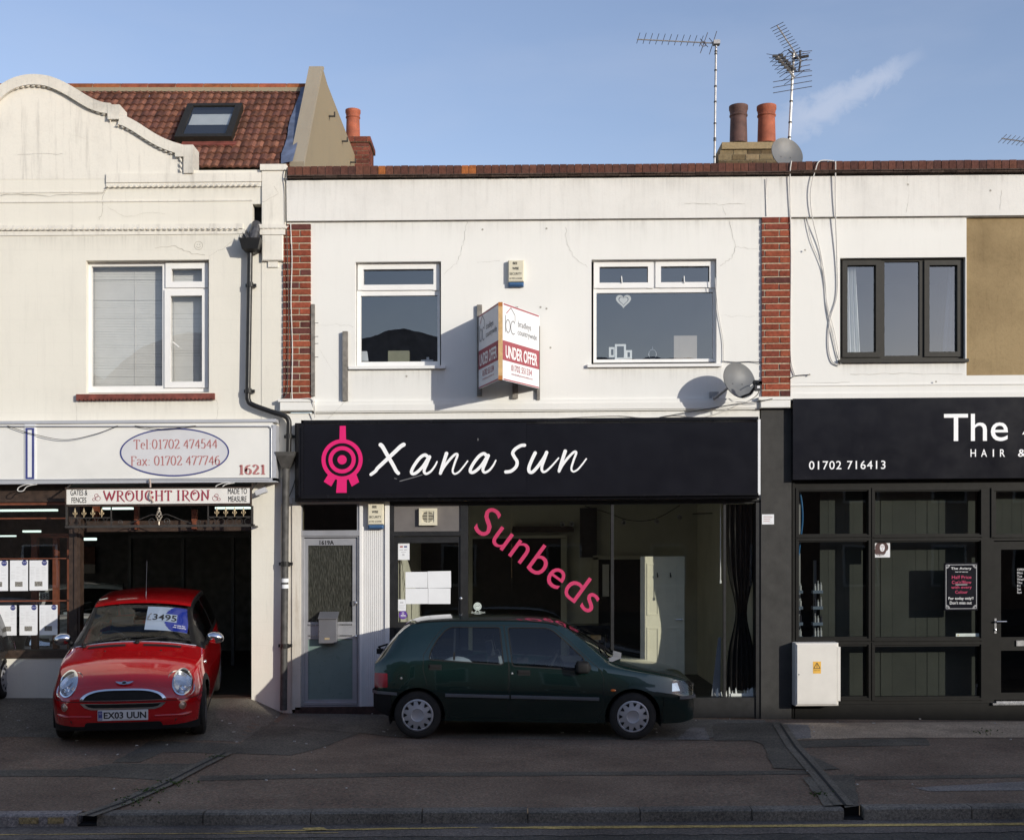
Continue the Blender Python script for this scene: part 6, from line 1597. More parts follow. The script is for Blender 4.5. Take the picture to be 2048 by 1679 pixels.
mb = MB(); a = Vector(W(722, 722, .2)); mb.add([a, a + Vector((.10, .0, 0)), a + Vector((.075, .05, .14)), a + Vector((.0, .05, .14))], [(0, 1, 2, 3)]); tag(mb.build('leaning_card', M['paper']), 'pale card leaning inside the left white window', 'card')
mb = MB(); mb.pb(842, 719, 866, 723, .17, .25); mb.pb(853, 714, 858, 719, .18, .22); tag(mb.build('sill_clutter', M['paper']), 'small pale tray at right end of the left white window', 'tray')
# empty shop contents
mb = MB(); mb.pb(1136, 1250, 1224, 1268, 2.2, 2.7); mb.pb(1140, 1268, 1148, 1420, 2.2, 2.3); mb.pb(1212, 1268, 1220, 1420, 2.2, 2.3); tag(mb.build('counter', M['signface']), 'black counter inside the empty shop by the mullion', 'counter')
mb = MB(); mb.pb(1183, 1270, 1202, 1279, 2.1, 2.3); tag(mb.build('parcel', M['pine']), 'brown parcel below the black counter', 'parcel')
mb = MB(); o = Vector(W(1422, 1396, .35)); mb.add([o, o + Vector((.12, 0, 0)), o + Vector((.17, .2, .80)), o + Vector((.13, .2, .80))], [(0, 1, 2, 3)]); tag(mb.build('leaning_panel', simple('grey_panel', (.17, .18, .21), .6)), 'grey panel leaning inside the shop window corner', 'panel')  # plain grey panel leaning in the corner
mb = MB(); mb.tube([W(1441, 1008, .3), W(1441, 1160, .3)], .006, 6); mb.tube([W(1441, 1160, .3), W(1441, 1166, .3)], .012, 6); tag(mb.build('pull_cord', M['paper']), 'white pull cord hanging inside the shop window', 'cord')
# dark cloth tied in the window end bay
mb = MB(); a = lev(1453, 1008, 1512, 1380, .22); n = 60; rows = 24; P = []
for r_ in range(rows + 1):
    f = r_ / rows; pin = 1 - .62 * math.exp(-((f - .42) / .17) ** 2)
    for i in range(n + 1):
        g = (i / n - .5) * pin + .5; P.append((a[0] + (a[1] - a[0]) * g, .22 + .035 * math.sin(i / n * 34 + f * 2) * (.5 + .5 * pin), a[2] + (a[3] - a[2]) * f))
mb.add(P, [(r_ * (n + 1) + i, r_ * (n + 1) + i + 1, (r_ + 1) * (n + 1) + i + 1, (r_ + 1) * (n + 1) + i) for r_ in range(rows) for i in range(n)])
tag(mb.build('curtain', simple('black_satin', (.008, .008, .009), .4, var=.2, spec=.25), None, 60), 'black satin curtain gathered at right end of the empty shop window', 'curtain')
mb = MB(); random.seed(2)
for i in range(16):
    x = 1430 + i * 5.2 + random.uniform(-2, 2); p = Vector(W(x, 1396, .17)); h = random.uniform(.06, .16)
    mb.add([p, p + Vector((.03, 0, 0)), p + Vector((random.uniform(-.01, .03), .02, h)), p + Vector((.0, .02, h * .8))], [(0, 1, 2, 3)])
mb.pb(1462, 1386, 1508, 1397, .16, .2); tag(mb.build('torn_paper', M['paper']), 'torn white paper heap at foot of the black curtain', 'paper')
t = thing('spotlight_track', 'loose wire with small spotlights under the empty shop ceiling', 'light', W(1250, 1030, 1.2))
mb = MB(); mb.tube(smooth_pts([W(1170, 1012, 1.2), W(1215, 1025, 1.2), W(1260, 1040, 1.2), W(1310, 1037, 1.2), W(1360, 1010, 1.2)], 6), .006, 5); mb.tube([W(1385, 1027, 1.2), W(1425, 1026, 1.2)], .008, 5); mb.build('wire', M['dishdark'], t)
for x, y in ((1124, 1046), (1142, 1045), (1246, 1042), (1312, 1040), (1358, 1032)):
    mb = MB(); o = Vector(W(x, y, 1.2)); mb.lathe(o, (.2, -1, -.5), [(-.04, .012), (0, .03), (.05, .034), (.05, .02)], 12); mb.build('spot', M['mast'], t)
# salon blinds and shelves
def vblind(rect, label, y, n, seed, gaps=()):
    random.seed(seed); mb = MB(); a = lev(*rect, y)
    for i in range(n):
        if i in gaps: continue
        x0_ = a[0] + (a[1] - a[0]) * i / n; w = (a[1] - a[0]) / n * 1.10; tw = random.uniform(-.004, .004)
        mb.quad((x0_, y - tw, a[2]), (x0_ + w, y + .003 + tw, a[2]), (x0_ + w, y + .003 + tw, a[3]), (x0_, y - tw, a[3]))
    return tag(mb.build('vertical_blind', M['greyblind']), label, 'blind')
vblind((1640, 940, 1724, 1420), 'grey vertical blind behind narrow salon window', .36, 5, 1)
vblind((1738, 940, 1948, 1400), 'grey vertical blind behind the wide salon window', .36, 9, 2)
vblind((1985, 940, 2160, 1075), 'grey vertical blind above the salon door', .3, 9, 3)
mb = MB(); mb.tube(smooth_pts([W(1600, 984, .16), W(1604, 1010, .16), W(1605, 1040, .16), W(1602, 1070, .16), W(1597, 1110, .16)], 6), .013, 7); tag(mb.build('blue_hose', simple('bright_blue_hose', (.03, .22, .55), .4)), 'bright blue hose hanging in narrow salon window', 'hose')
sh = thing('product_shelf', 'shelf unit of bottled hair products in narrow salon window', 'shelf', W(1615, 1250, .3))
mb = MB(); mb.pb(1596, 984, 1601, 1280, .5, .55); mb.pb(1628, 1120, 1633, 1280, .5, .55); mb.build('upright', M['signgrey'], sh)
for y in (1180, 1212, 1244, 1272):
    mb = MB(); mb.pb(1592, y, 1606, y + 6, .2, .3); mb.pb(1626, y, 1646, y + 6, .2, .3); mb.build('shelf_board', M['blueshelf'], sh)
random.seed(8)
for y in (1180, 1212, 1244, 1272):
    for x in (1594, 1599, 1628, 1634, 1640):
        h = random.uniform(13, 21); mb = MB(); o = W(x + 2, y, .24); k = (D + .24) / FPX
        mb.lathe(o, EZ, [(0, .004), (0, .014), (h * k * .66, .014), (h * k * .74, .006), (h * k, .006), (h * k, .001)], 9)
        tag(mb.build('bottle', M[random.choice(['paper', 'paper', 'signgrey', 'inkbottle'])]), f'small hair product bottle on a shelf in narrow salon window', 'bottle', 'bottles on the salon shelves')
mb = MB(); mb.pb(1752, 1368, 1958, 1374, 1.0, 1.4); mb.pb(1756, 1374, 1764, 1420, 1.0, 1.05); mb.pb(1945, 1374, 1953, 1420, 1.0, 1.05); tag(mb.build('bench', M['alu']), 'low bench behind the lower pane of wide salon window', 'bench')
# ================================================================ cars
def curve(tab):
    xs = np.array([t[0] for t in tab], float); ys = np.array([t[1] for t in tab], float)
    h = np.diff(xs); d = np.diff(ys) / h; m = np.zeros(len(xs))
    m[0] = d[0]; m[-1] = d[-1]
    for i in range(1, len(xs) - 1):
        if d[i - 1] * d[i] > 0:
            w1 = 2 * h[i] + h[i - 1]; w2 = h[i] + 2 * h[i - 1]; m[i] = (w1 + w2) / (w1 / d[i - 1] + w2 / d[i])
    def f(x):
        x = min(max(x, xs[0]), xs[-1]); i = min(int(np.searchsorted(xs, x, 'right')) - 1, len(xs) - 2); i = max(i, 0)
        t = (x - xs[i]) / h[i]
        return float((2 * t ** 3 - 3 * t * t + 1) * ys[i] + (t ** 3 - 2 * t * t + t) * h[i] * m[i] + (-2 * t ** 3 + 3 * t * t) * ys[i + 1] + (t ** 3 - t * t) * h[i] * m[i + 1])
    return f

def inside(p, poly):
    c = False; n = len(poly)
    for i in range(n):
        (x1, y1), (x2, y2) = poly[i], poly[(i + 1) % n]
        if (y1 > p[1]) != (y2 > p[1]) and p[0] < (x2 - x1) * (p[1] - y1) / (y2 - y1) + x1: c = not c
    return c

class Body:
    """lofted car shell: section curves along x, then panels are cut out of it along their outlines"""
    def __init__(s, C, stations, nlow=12, nsh=9, ntop=12, ncap=24):
        s.bm = bmesh.new(); s.parts = {}
        f = {k: curve(v) for k, v in C.items() if isinstance(v, list)}
        s.f = f; rows = []; s.st = stations
        def prof(x):
            zl, wl, zm, wm, zs, ws, ze, we, zt = (f[k](x) for k in ('z_low', 'w_low', 'z_mid', 'w_mid', 'z_sh', 'w_sh', 'z_edge', 'w_edge', 'z_top'))
            side = curve([(zl, wl), ((zl + zm) / 2, (wl * .35 + wm * .65)), (zm, wm), ((zm + zs) / 2, wm * .45 + ws * .55 + .006), (zs, ws)])
            P = []
            for i in range(nlow): z = zl + (zs - zl) * i / nlow; P.append((side(z), z))
            for i in range(nsh):
                t = i / nsh; P.append((ws + (we - ws) * t + C.get('bulge', .014) * math.sin(math.pi * t), zs + (ze - zs) * t))
            for i in range(ntop + 1):
                t = i / ntop; y = we * (1 - t); P.append((y, ze + (zt - ze) * (1 - (1 - t) ** C.get('crown', 2.2))))
            return P
        s.nlow, s.nsh, s.ntop = nlow, nsh, ntop
        bow = f['bow']; lean = C.get('lean')
        W_ = C['half']
        s.warp = lambda x, y, z: (x + bow(x) * (1 - (min(abs(y) / W_, 1)) ** C.get('bowpow', 2.0)) + (lean(x, y, z) if lean else 0), y, z)
        bm = s.bm; L = []; Rr = []
        for x in stations:
            P = prof(x); L.append([bm.verts.new(s.warp(x, y, z)) for y, z in P])
            Rr.append([bm.verts.new(s.warp(x, -y, z)) for y, z in P[:-1]] + [L[-1][-1]])
        s.tag = bm.faces.layers.int.new('tag'); s.row = bm.faces.layers.int.new('row'); s.sta = bm.faces.layers.int.new('sta')
        np_ = len(L[0])
        for i in range(len(stations) - 1):
            for j in range(np_ - 1):
                for side, flip in ((L, False), (Rr, True)):
                    q = [side[i][j], side[i + 1][j], side[i + 1][j + 1], side[i][j + 1]]
                    q = q if flip else q[::-1]
                    fc = bm.faces.new(q[::-1] if False else q); fc[s.row] = j; fc[s.sta] = i
        for idx, rev in ((0, False), (len(stations) - 1, True)):
            x = stations[idx]; P = prof(x); prev = None
            for j in range(np_ - 1):
                y, z = P[j]
                row = [L[idx][j]] + [bm.verts.new(s.warp(x, y - 2 * y * t / ncap, z)) for t in range(1, ncap)] + [Rr[idx][j]]
                if prev:
                    for t in range(ncap):
                        q = [prev[t], prev[t + 1], row[t + 1], row[t]]
                        fc = bm.faces.new(q if rev else q[::-1]); fc[s.row] = j; fc[s.sta] = -1 if not rev else -2
                prev = row
            q = prev + [L[idx][np_ - 1]]
            for t in range(ncap):
                try:
                    fc = bm.faces.new([prev[t], prev[t + 1], L[idx][np_ - 1]] if rev else [prev[t + 1], prev[t], L[idx][np_ - 1]]); fc[s.row] = np_; fc[s.sta] = -1 if not rev else -2
                except ValueError: pass
        bmesh.ops.recalc_face_normals(bm, faces=bm.faces[:])
        # make sure normals look outwards
        c = sum((fc.normal.dot(fc.calc_center_median() - Vector((0, 0, .6))) for fc in bm.faces))
        if c < 0: bmesh.ops.reverse_faces(bm, faces=bm.faces[:])
    def cut(s, poly, ax, sel, take=True):
        """cut the outline poly (2-D, seen along axis ax) into the faces chosen by sel; returns faces inside"""
        bm = s.bm; a, b = [(1, 2), (0, 2), (0, 1)][ax]
        xs = [p[0] for p in poly]; ys = [p[1] for p in poly]
        lo, hi = (min(xs) - .01, min(ys) - .01), (max(xs) + .01, max(ys) + .01)
        def near():
            out = []
            for fc in bm.faces:
                if not sel(fc): continue
                vs = [v.co for v in fc.verts]
                if max(v[a] for v in vs) < lo[0] or min(v[a] for v in vs) > hi[0] or max(v[b] for v in vs) < lo[1] or min(v[b] for v in vs) > hi[1]: continue
                out.append(fc)
            return out
        n = len(poly)
        for i in range(n):
            p, q = poly[i], poly[(i + 1) % n]
            d = (q[0] - p[0], q[1] - p[1])
            if abs(d[0]) + abs(d[1]) < 1e-7: continue
            no = [0, 0, 0]; no[a] = d[1]; no[b] = -d[0]; co = [0, 0, 0]; co[a] = p[0]; co[b] = p[1]
            fs = near(); e = {x for fc in fs for x in fc.edges}; v = {x for fc in fs for x in fc.verts}
            bmesh.ops.bisect_plane(bm, geom=list(v) + list(e) + fs, dist=1e-5, plane_co=co, plane_no=no)
        return [fc for fc in near() if inside((fc.calc_center_median()[a], fc.calc_center_median()[b]), poly)]
    def extract(s, faces, name, mat, parent, off=0.0, smooth=35):
        if not faces: print('EMPTY PART', name); return None
        faces = list(dict.fromkeys(faces)); s.bm.normal_update()
        vm = {}; vs = []; fs = []
        for fc in faces:
            idx = []
            for v in fc.verts:
                if v not in vm: vm[v] = len(vs); vs.append(tuple(v.co + v.normal * off))
                idx.append(vm[v])
            fs.append(tuple(idx))
        bmesh.ops.delete(s.bm, geom=faces, context='FACES')
        mb = MB(rise=False); mb.add(vs, fs); return mb.build(name, mat, parent, smooth)
    def delete(s, faces): bmesh.ops.delete(s.bm, geom=list(faces), context='FACES')
    def finish(s, name, mats, parent, smooth=35):
        me = bpy.data.meshes.new(name)
        for fc in s.bm.faces: fc.material_index = fc[s.tag]; fc.smooth = True
        loose = [v for v in s.bm.verts if not v.link_faces]; bmesh.ops.delete(s.bm, geom=loose, context='VERTS')
        s.bm.to_mesh(me); s.bm.free()
        for m in mats: me.materials.append(m)
        me.set_sharp_from_angle(angle=R(smooth))
        o = bpy.data.objects.new(name, me); COL.objects.link(o); o.parent = parent; return o

def shrink(poly, d):
    """inset a 2-D outline by d"""
    n = len(poly); A = sum(poly[i][0] * poly[(i + 1) % n][1] - poly[(i + 1) % n][0] * poly[i][1] for i in range(n)); s = 1 if A > 0 else -1
    out = []
    for i in range(n):
        p0, p1, p2 = Vector(poly[i - 1]), Vector(poly[i]), Vector(poly[(i + 1) % n])
        a = (p1 - p0).normalized(); b = (p2 - p1).normalized(); na = Vector((-a.y, a.x)) * s; nb = Vector((-b.y, b.x)) * s
        m = (na + nb); m = m / max(m.length_squared, .3) * 2 if m.length > 1e-6 else na
        out.append(tuple(p1 + m * d * .5 * (2 / max((na + nb).length, .5)) * .5 * (na + nb).length if False else p1 + m * d))
    return out
def rounded(poly, r, n=4):
    out = []; N = len(poly)
    for i in range(N):
        p0, p1, p2 = Vector(poly[i - 1]), Vector(poly[i]), Vector(poly[(i + 1) % N])
        a = (p0 - p1); b = (p2 - p1); ra = min(r, a.length * .45, b.length * .45); A = p1 + a.normalized() * ra; B = p1 + b.normalized() * ra
        for k in range(n + 1):
            t = k / n; out.append(tuple(A * (1 - t) ** 2 + p1 * 2 * t * (1 - t) + B * t * t))
    return out
def circle2(cx, cy, r, n=28, ry=None): return [(cx + r * math.cos(6.2832 * i / n), cy + (ry or r) * math.sin(6.2832 * i / n)) for i in range(n)]

def wheel(parent, x, y, side, R_t, w, R_rim, style, mats, steer=0.0):
    """wheel part: tyre and rim under it; side=+1 faces +y"""
    t = MB(rise=False); ax = Vector((math.sin(steer) * -side, math.cos(steer) * side, 0)); ax = Vector((-math.sin(steer), math.cos(steer), 0)) * side
    o = Vector((x, y, R_t)) - ax * w
    prof = [(w * .1, R_rim * .9), (0, R_rim), (-.004 + .01, R_rim + .02), (.012, R_t - .02), (.03, R_t - .004), (w * .35, R_t), (w * .65, R_t), (w - .03, R_t - .004), (w - .012, R_t - .022), (w - .002, R_rim + .03), (w - .004, R_rim + .008), (w - .012, R_rim), (w * .6, R_rim * .95)]
    t.lathe(o, ax, prof, 44); p = t.build('wheel', mats['tyre'], parent, 35)
    u = ax.cross(Vector((0, 0, 1))).normalized(); v = Vector((0, 0, 1)); f = o + ax * (w - .012)
    m = MB(rise=False)
    if style == 'cover':
        m.lathe(f, ax, [(-.004, R_rim), (.006, R_rim - .004), (.010, R_rim - .016), (.004, R_rim - .022), (.012, R_rim * .62), (.016, R_rim * .45), (.018, R_rim * .40), (.010, R_rim * .36), (.004, R_rim * .2), (.003, .001)], 48)
        c = m.build('hub_cover', mats['cover'], p, 30)
        m = MB(rise=False)
        for k in range(11):
            an = 6.2832 * k / 11
            def P(r, da): return f + (u * math.cos(an + da) + v * math.sin(an + da)) * r + ax * (.0165 if r < R_rim * .7 else .0135)
            m.add([P(R_rim * .87, -.15), P(R_rim * .87, .15), P(R_rim * .70, .085), P(R_rim * .63, 0), P(R_rim * .70, -.085)], [(0, 1, 2, 3, 4)])
            m.add([P(R_rim * .87, -.15), P(R_rim * .87, .15), P(R_rim * .70, .085), P(R_rim * .63, 0), P(R_rim * .70, -.085)], [(4, 3, 2, 1, 0)])
        m.build('cover_slot', mats['dark'], p)
    else:
        m.lathe(f, ax, [(-.003, R_rim), (.003, R_rim - .006), (-.004, R_rim - .018), (-.05, R_rim - .03)], 40)
        for k in range(8):
            an = 6.2832 * k / 8; d = u * math.cos(an) + v * math.sin(an); s = ax.cross(d)
            m.frame_box(f, d, s, ax, .03, R_rim - .012, -.016, .016, -.03, -.006)
        m.lathe(f, ax, [(-.02, .05), (.0, .05), (.004, .03), (.004, .001)], 20)
        m.build('rim', mats['rim'], p, 30)
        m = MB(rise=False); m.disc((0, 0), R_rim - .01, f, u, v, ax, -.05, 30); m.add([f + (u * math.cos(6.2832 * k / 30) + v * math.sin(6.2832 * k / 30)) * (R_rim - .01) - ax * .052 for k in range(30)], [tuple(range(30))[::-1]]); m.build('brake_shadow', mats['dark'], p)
    return p

M['tyre'] = simple('tyre_rubber', (.022, .021, .020), .85, var=.2, scale=12, spec=.3)
M['cover'] = simple('silver_hub_cover', (.42, .42, .44), .4, .5, var=.05)
M['trim'] = simple('black_bumper_plastic', (.012, .012, .013), .65, var=.15, scale=6, spec=.2)
M['trimgrey'] = simple('grey_rubbing_strip', (.085, .088, .095), .5, var=.08)
M['carin'] = simple('car_upholstery', (.016, .017, .020), .9)
M['carin_light'] = simple('pale_upholstery', (.30, .31, .32), .9)
M['mini_red'] = car_paint('red_paint', (.38, .003, .006), rough=.10, dust_up=.004)
M['clio_green'] = car_paint('dark_green_paint', (.0028, .0155, .0138), .32, .17, .006)
M['black_paint'] = car_paint('black_paint', (.012, .012, .013))
M['white_paint'] = car_paint('white_paint', (.55, .55, .54))
M['shut'] = simple('panel_gap', (.004, .004, .004), .9)
M['glass_black'] = window_glass('dark_side_glass', 1.0, .0, (.16, .18, .18))
M['lamp_glass'] = window_glass('lamp_glass', 1.0, .02, (.93, .95, .96))
M['amber'] = simple('amber_lens', (.55, .13, .02), .25)
M['red_lens'] = simple('red_lens', (.12, .005, .010), .2)
M['plate_w'] = simple('front_number_plate', (.62, .63, .64), .4, var=.03)
CM = {'tyre': M['tyre'], 'cover': M['cover'], 'rim': M['alu'], 'dark': M['shut']}

def add_shut(B, poly, ax, sel, w=.005, mi=1):
    """dark shut line along an outline"""
    fs = B.cut(poly, ax, sel); q = shrink(poly, w); inn = set(B.cut(q, ax, sel))
    for fc in B.cut(poly, ax, sel) if False else [fc for fc in B.bm.faces if sel(fc)]:
        c = fc.calc_center_median(); a, b = [(1, 2), (0, 2), (0, 1)][ax]
        if inside((c[a], c[b]), poly) and not inside((c[a], c[b]), q): fc[B.tag] = mi

# ---------------------------------------------------------------- small green hatchback (faces +x)
def make_hatchback(label):
    root = thing('parked_car', label, 'car')
    C = dict(half=.81, bulge=.016, crown=2.3, bowpow=2.0,
        z_low=[(-1.72, .34), (-1.60, .27), (-1.3, .215), (0, .195), (1.3, .19), (1.75, .20), (1.93, .23)],
        w_low=[(-1.73, .66), (-1.6, .72), (-1.2, .76), (1.2, .76), (1.7, .73), (1.88, .64), (1.93, .56)],
        z_mid=[(-1.73, .56), (0, .52), (1.93, .48)],
        w_mid=[(-1.73, .715), (-1.66, .765), (-1.45, .797), (-1, .81), (.8, .81), (1.3, .805), (1.65, .782), (1.85, .71), (1.93, .60)],
        z_sh=[(-1.73, .84), (-1.5, .90), (-1.0, .905), (0, .885), (.75, .835), (1.2, .78), (1.6, .72), (1.8, .675), (1.93, .615)],
        w_sh=[(-1.73, .66), (-1.6, .72), (-1.2, .765), (.75, .765), (1.3, .755), (1.7, .72), (1.86, .63), (1.93, .54)],
        z_edge=[(-1.73, .86), (-1.69, .905), (-1.52, 1.10), (-1.32, 1.285), (-1.18, 1.325), (-.8, 1.345), (-.2, 1.35), (.25, 1.325), (.40, 1.28), (.62, 1.125), (.92, .90), (1.1, .845), (1.6, .752), (1.8, .70), (1.93, .625)],
        w_edge=[(-1.73, .60), (-1.5, .60), (-1.2, .565), (-.8, .565), (.2, .56), (.45, .565), (.92, .655), (1.2, .665), (1.7, .63), (1.93, .50)],
        z_top=[(-1.73, .87), (-1.69, .93), (-1.50, 1.15), (-1.32, 1.325), (-1.18, 1.365), (-.8, 1.39), (-.2, 1.395), (.2, 1.375), (.40, 1.315), (.62, 1.175), (.92, .955), (1.1, .905), (1.6, .80), (1.8, .74), (1.93, .635)],
        bow=[(-1.73, -.035), (-1.4, -.06), (-.9, 0), (.2, .03), (.5, .07), (.92, .13), (1.4, .06), (1.93, .045)])
    st = sorted({round(v, 3) for v in list(np.linspace(-1.73, 1.93, 74)) + [-1.72, -1.70, 1.90, 1.915, 1.88, .40, .92, -1.32, -1.69]})
    B = Body(C, st)
    nl, ns = B.nlow, B.nsh
    mid = lambda fc: fc.calc_center_median()
    side = lambda fc: abs(fc.normal.y) > .45 and fc[B.sta] >= 0
    up = lambda fc: nl <= fc[B.row] < nl + ns and fc[B.sta] >= 0 and abs(mid(fc).y) > .3
    # windscreen and rear window: between the pillars
    top = lambda fc: fc[B.row] >= nl + ns and fc[B.sta] >= 0
    ws = [fc for fc in B.bm.faces if top(fc) and fc[B.row] > nl + ns and .395 < st[fc[B.sta]] < .915]
    B.extract(ws, 'windscreen', M['glass_car'], root, -.004)
    rw = [fc for fc in B.bm.faces if top(fc) and fc[B.row] > nl + ns and -1.66 < st[fc[B.sta]] < -1.33]
    B.extract(rw, 'rear_window', M['glass_black'], root, -.004)
    k = lambda x, y: ((x - 961) / 506, (868 - y) / 506 * .968)
    rear = rounded([k(402, 390), k(414, 340), k(446, 280), k(490, 226), k(528, 206), k(806, 206), k(830, 418)], .03)
    front = rounded([k(888, 424), k(860, 207), k(1078, 207), k(1118, 222), k(1190, 282), k(1300, 385), k(1292, 446)], .025)
    for poly, nm in ((rear, 'side_window'), (front, 'side_window')):
        seal = shrink(poly, -.014)
        sel = lambda fc: side(fc) and mid(fc).z > .78
        B.cut(seal, 1, sel); fs = B.cut(poly, 1, sel)
        for fc in B.bm.faces:
            c = mid(fc)
            if sel(fc) and inside((c.x, c.z), seal) and not inside((c.x, c.z), poly): fc[B.tag] = 2
        for sg in (1, -1):
            g = [fc for fc in fs if fc.is_valid and mid(fc).y * sg > 0]; B.extract(g, nm, M['glass_car'], root, -.005)
    # shut lines of the doors
    rd = [k(400, 392), k(360, 372), k(366, 450), k(392, 556), k(440, 590), k(505, 700), k(520, 742), k(868, 748), k(862, 430), k(826, 190), k(520, 185), k(482, 196), k(420, 280), k(388, 340)]
    rd = [k(366, 366), k(364, 450), k(392, 556), k(440, 590), k(505, 690), k(520, 736), k(868, 742), k(864, 430), k(830, 188), k(520, 188), k(478, 200), k(415, 280)]
    fd = [k(870, 742), k(866, 430), k(832, 188), k(1085, 188), k(1130, 205), k(1210, 272), k(1330, 388), k(1400, 450), k(1416, 500), k(1412, 690), k(1375, 772)]
    for poly in (rd, fd): add_shut(B, poly, 1, lambda fc: side(fc), .006)
    # wheel arches
    for cx, r_ in ((-1.236, .315), (1.236, .320)):
        sel = lambda fc: side(fc) and mid(fc).z < .75
        lip = circle2(cx, .275, r_ + .022, 36); B.cut(lip, 1, sel); fs = B.cut(circle2(cx, .275, r_, 36), 1, sel)
        for fc in B.bm.faces:
            c = mid(fc)
            if sel(fc) and r_ < math.hypot(c.x - cx, c.z - .275) < r_ + .022: fc[B.tag] = 0
        B.delete(fs)
    # bumpers: lower shell front and rear
    fb = [(1.50, .10), (2.2, .10), (2.2, .485), (1.66, .515), (1.56, .44)]
    sel = lambda fc: mid(fc).x > 1.2 and mid(fc).z < .6
    fs = B.cut([(1.585, .10), (2.2, .10), (2.2, .50), (1.585, .50)], 1, sel); B.extract(fs, 'front_bumper', M['clio_green'], root, .010)
    sel = lambda fc: mid(fc).x < -1.2 and mid(fc).z < .7
    fs = B.cut([(-2.2, .10), (-1.47, .10), (-1.53, .30), (-1.55, .535), (-2.2, .535)], 1, sel); rbp = B.extract(fs, 'rear_bumper', M['trim'], root, .014)
    # lamps
    sel = lambda fc: mid(fc).x > 1.4 and .5 < mid(fc).z < .72
    for sg in (1, -1):
        fs = [fc for fc in B.cut(rounded([(sg * .40, .545), (sg * .80, .545), (sg * .80, .685), (sg * .42, .655)], .02), 0, sel)]
        fs = [fc for fc in fs if fc.is_valid and mid(fc).x > 1.70]
        hl = B.extract(fs, 'headlight', M['lamp_glass'], root, .006)
        m = MB(rise=False); m.add([(1.86, sg * .42, .55), (1.80, sg * .60, .55), (1.70, sg * .70, .555), (1.66, sg * .73, .56), (1.82, sg * .42, .65), (1.76, sg * .60, .66), (1.67, sg * .69, .67), (1.63, sg * .72, .67)], [(0, 1, 5, 4), (1, 2, 6, 5), (2, 3, 7, 6)]); m.build('reflector', M['chrome'], hl)
        sl = lambda fc: mid(fc).x < -1.3
        fs = [fc for fc in B.cut(rounded([(-1.80, .585), (-1.58, .585), (-1.585, .745), (-1.80, .745)], .015), 1, lambda fc: sl(fc) and mid(fc).y * sg > .48)]
        B.extract([fc for fc in fs if fc.is_valid], 'tail_light', M['red_lens'], root, .004)
    bd = B.finish('body', [M['clio_green'], M['shut'], M['trim']], root)
    # liners under the arches, floor
    m = MB(rise=False)
    for cx in (-1.236, 1.236):
        for sg in (1, -1):
            A = [(cx + .335 * math.cos(R(t)), .275 + .335 * math.sin(R(t))) for t in range(-20, 201, 10)]
            m.add([(a, sg * .775, b) for a, b in A] + [(a, sg * .45, b) for a, b in A], [(i, i + 1, len(A) + i + 1, len(A) + i) for i in range(len(A) - 1)] + [tuple(range(len(A), 2 * len(A)))])
    m.box(-1.55, 1.75, -.66, .66, .19, .23); m.build('underbody', M['shut'], root)
    for x in (-1.236, 1.236):
        for sg in (1, -1): wheel(root, x, sg * .785, sg, .272, .165, .185, 'cover', CM)
    for sg in (1, -1):
        # B: follow the shell for things fixed to the side
        def sy(x, z):
            f = B.f; zl, wl, zm, wm, zs, ws_ = (f[q](x) for q in ('z_low', 'w_low', 'z_mid', 'w_mid', 'z_sh', 'w_sh'))
            return curve([(zl, wl), ((zl + zm) / 2, (wl * .35 + wm * .65)), (zm, wm), ((zm + zs) / 2, wm * .45 + ws_ * .55 + .006), (zs, ws_)])(z)
        for xa, xb_ in ((k(496, 0)[0], k(868, 0)[0]), (k(878, 0)[0], k(1388, 0)[0])):
            m = MB(rise=False); n = 10
            for i in range(n):
                a, b = xa + (xb_ - xa) * i / n, xa + (xb_ - xa) * (i + 1) / n
                za, zb_ = .505 - (a + .9) * .018, .505 - (b + .9) * .018; ya, yb_ = sy(a, za), sy(b, zb_)
                m.add([(a, sg * (ya + .016), za - .014), (b, sg * (yb_ + .016), zb_ - .014), (b, sg * (yb_ + .016), zb_ + .014), (a, sg * (ya + .016), za + .014), (a, sg * (ya - .004), za - .022), (b, sg * (yb_ - .004), zb_ - .022), (b, sg * (yb_ - .004), zb_ + .022), (a, sg * (ya - .004), za + .022)],
                      [(0, 1, 2, 3), (0, 4, 5, 1), (3, 2, 6, 7)] if sg < 0 else [(3, 2, 1, 0), (1, 5, 4, 0), (7, 6, 2, 3)])
            m.build('side_moulding', M['trimgrey'], root)
        for cx, cz in ((437, 438), (952, 467)):
            x, z = k(cx, cz); y = sy(x, z); m = MB(rise=False)
            m.frame_box((x, sg * y, z), (1, 0, 0), (0, 0, 1), (0, sg, 0), -.072, .072, -.032, .030, -.01, .006); m.frame_box((x, sg * y, z), (1, 0, 0), (0, 0, 1), (0, sg, 0), -.062, .062, -.004, .024, .006, .020); m.build('door_handle', M['trim'], root)
        x, z = k(883, 472); m = MB(rise=False); m.lathe((x, sg * sy(x, z), z), (0, sg, 0), [(0, .012), (.004, .012), (.006, .002)], 12); m.build('lock', M['steel'], root)
        x, z = k(1470, 568); m = MB(rise=False); m.ellipsoid((x, sg * sy(x, z), z), .032, .012, .015, 12, 8); m.build('side_repeater', M['amber'], root)
        # door mirror
        x, z = k(1290, 428); y = .74; mm = MB(rise=False)
        mm.add([(x + .10, sg * .735, z - .045), (x + .13, sg * .735, z - .05), (x + .02, sg * .66, z + .115), (x - .02, sg * .66, z + .05), (x - .02, sg * .75, z - .05)], [(0, 1, 2, 3, 4) if sg < 0 else (4, 3, 2, 1, 0)])
        mm.ellipsoid((x + .0, sg * .86, z + .0), .078, .10, .068, 28, 18, None, .45); mm.tube([(x + .08, sg * .72, z - .02), (x + .03, sg * .82, z - .01)], .045, 8); mm.build('mirror', M['trim'], root, 40)
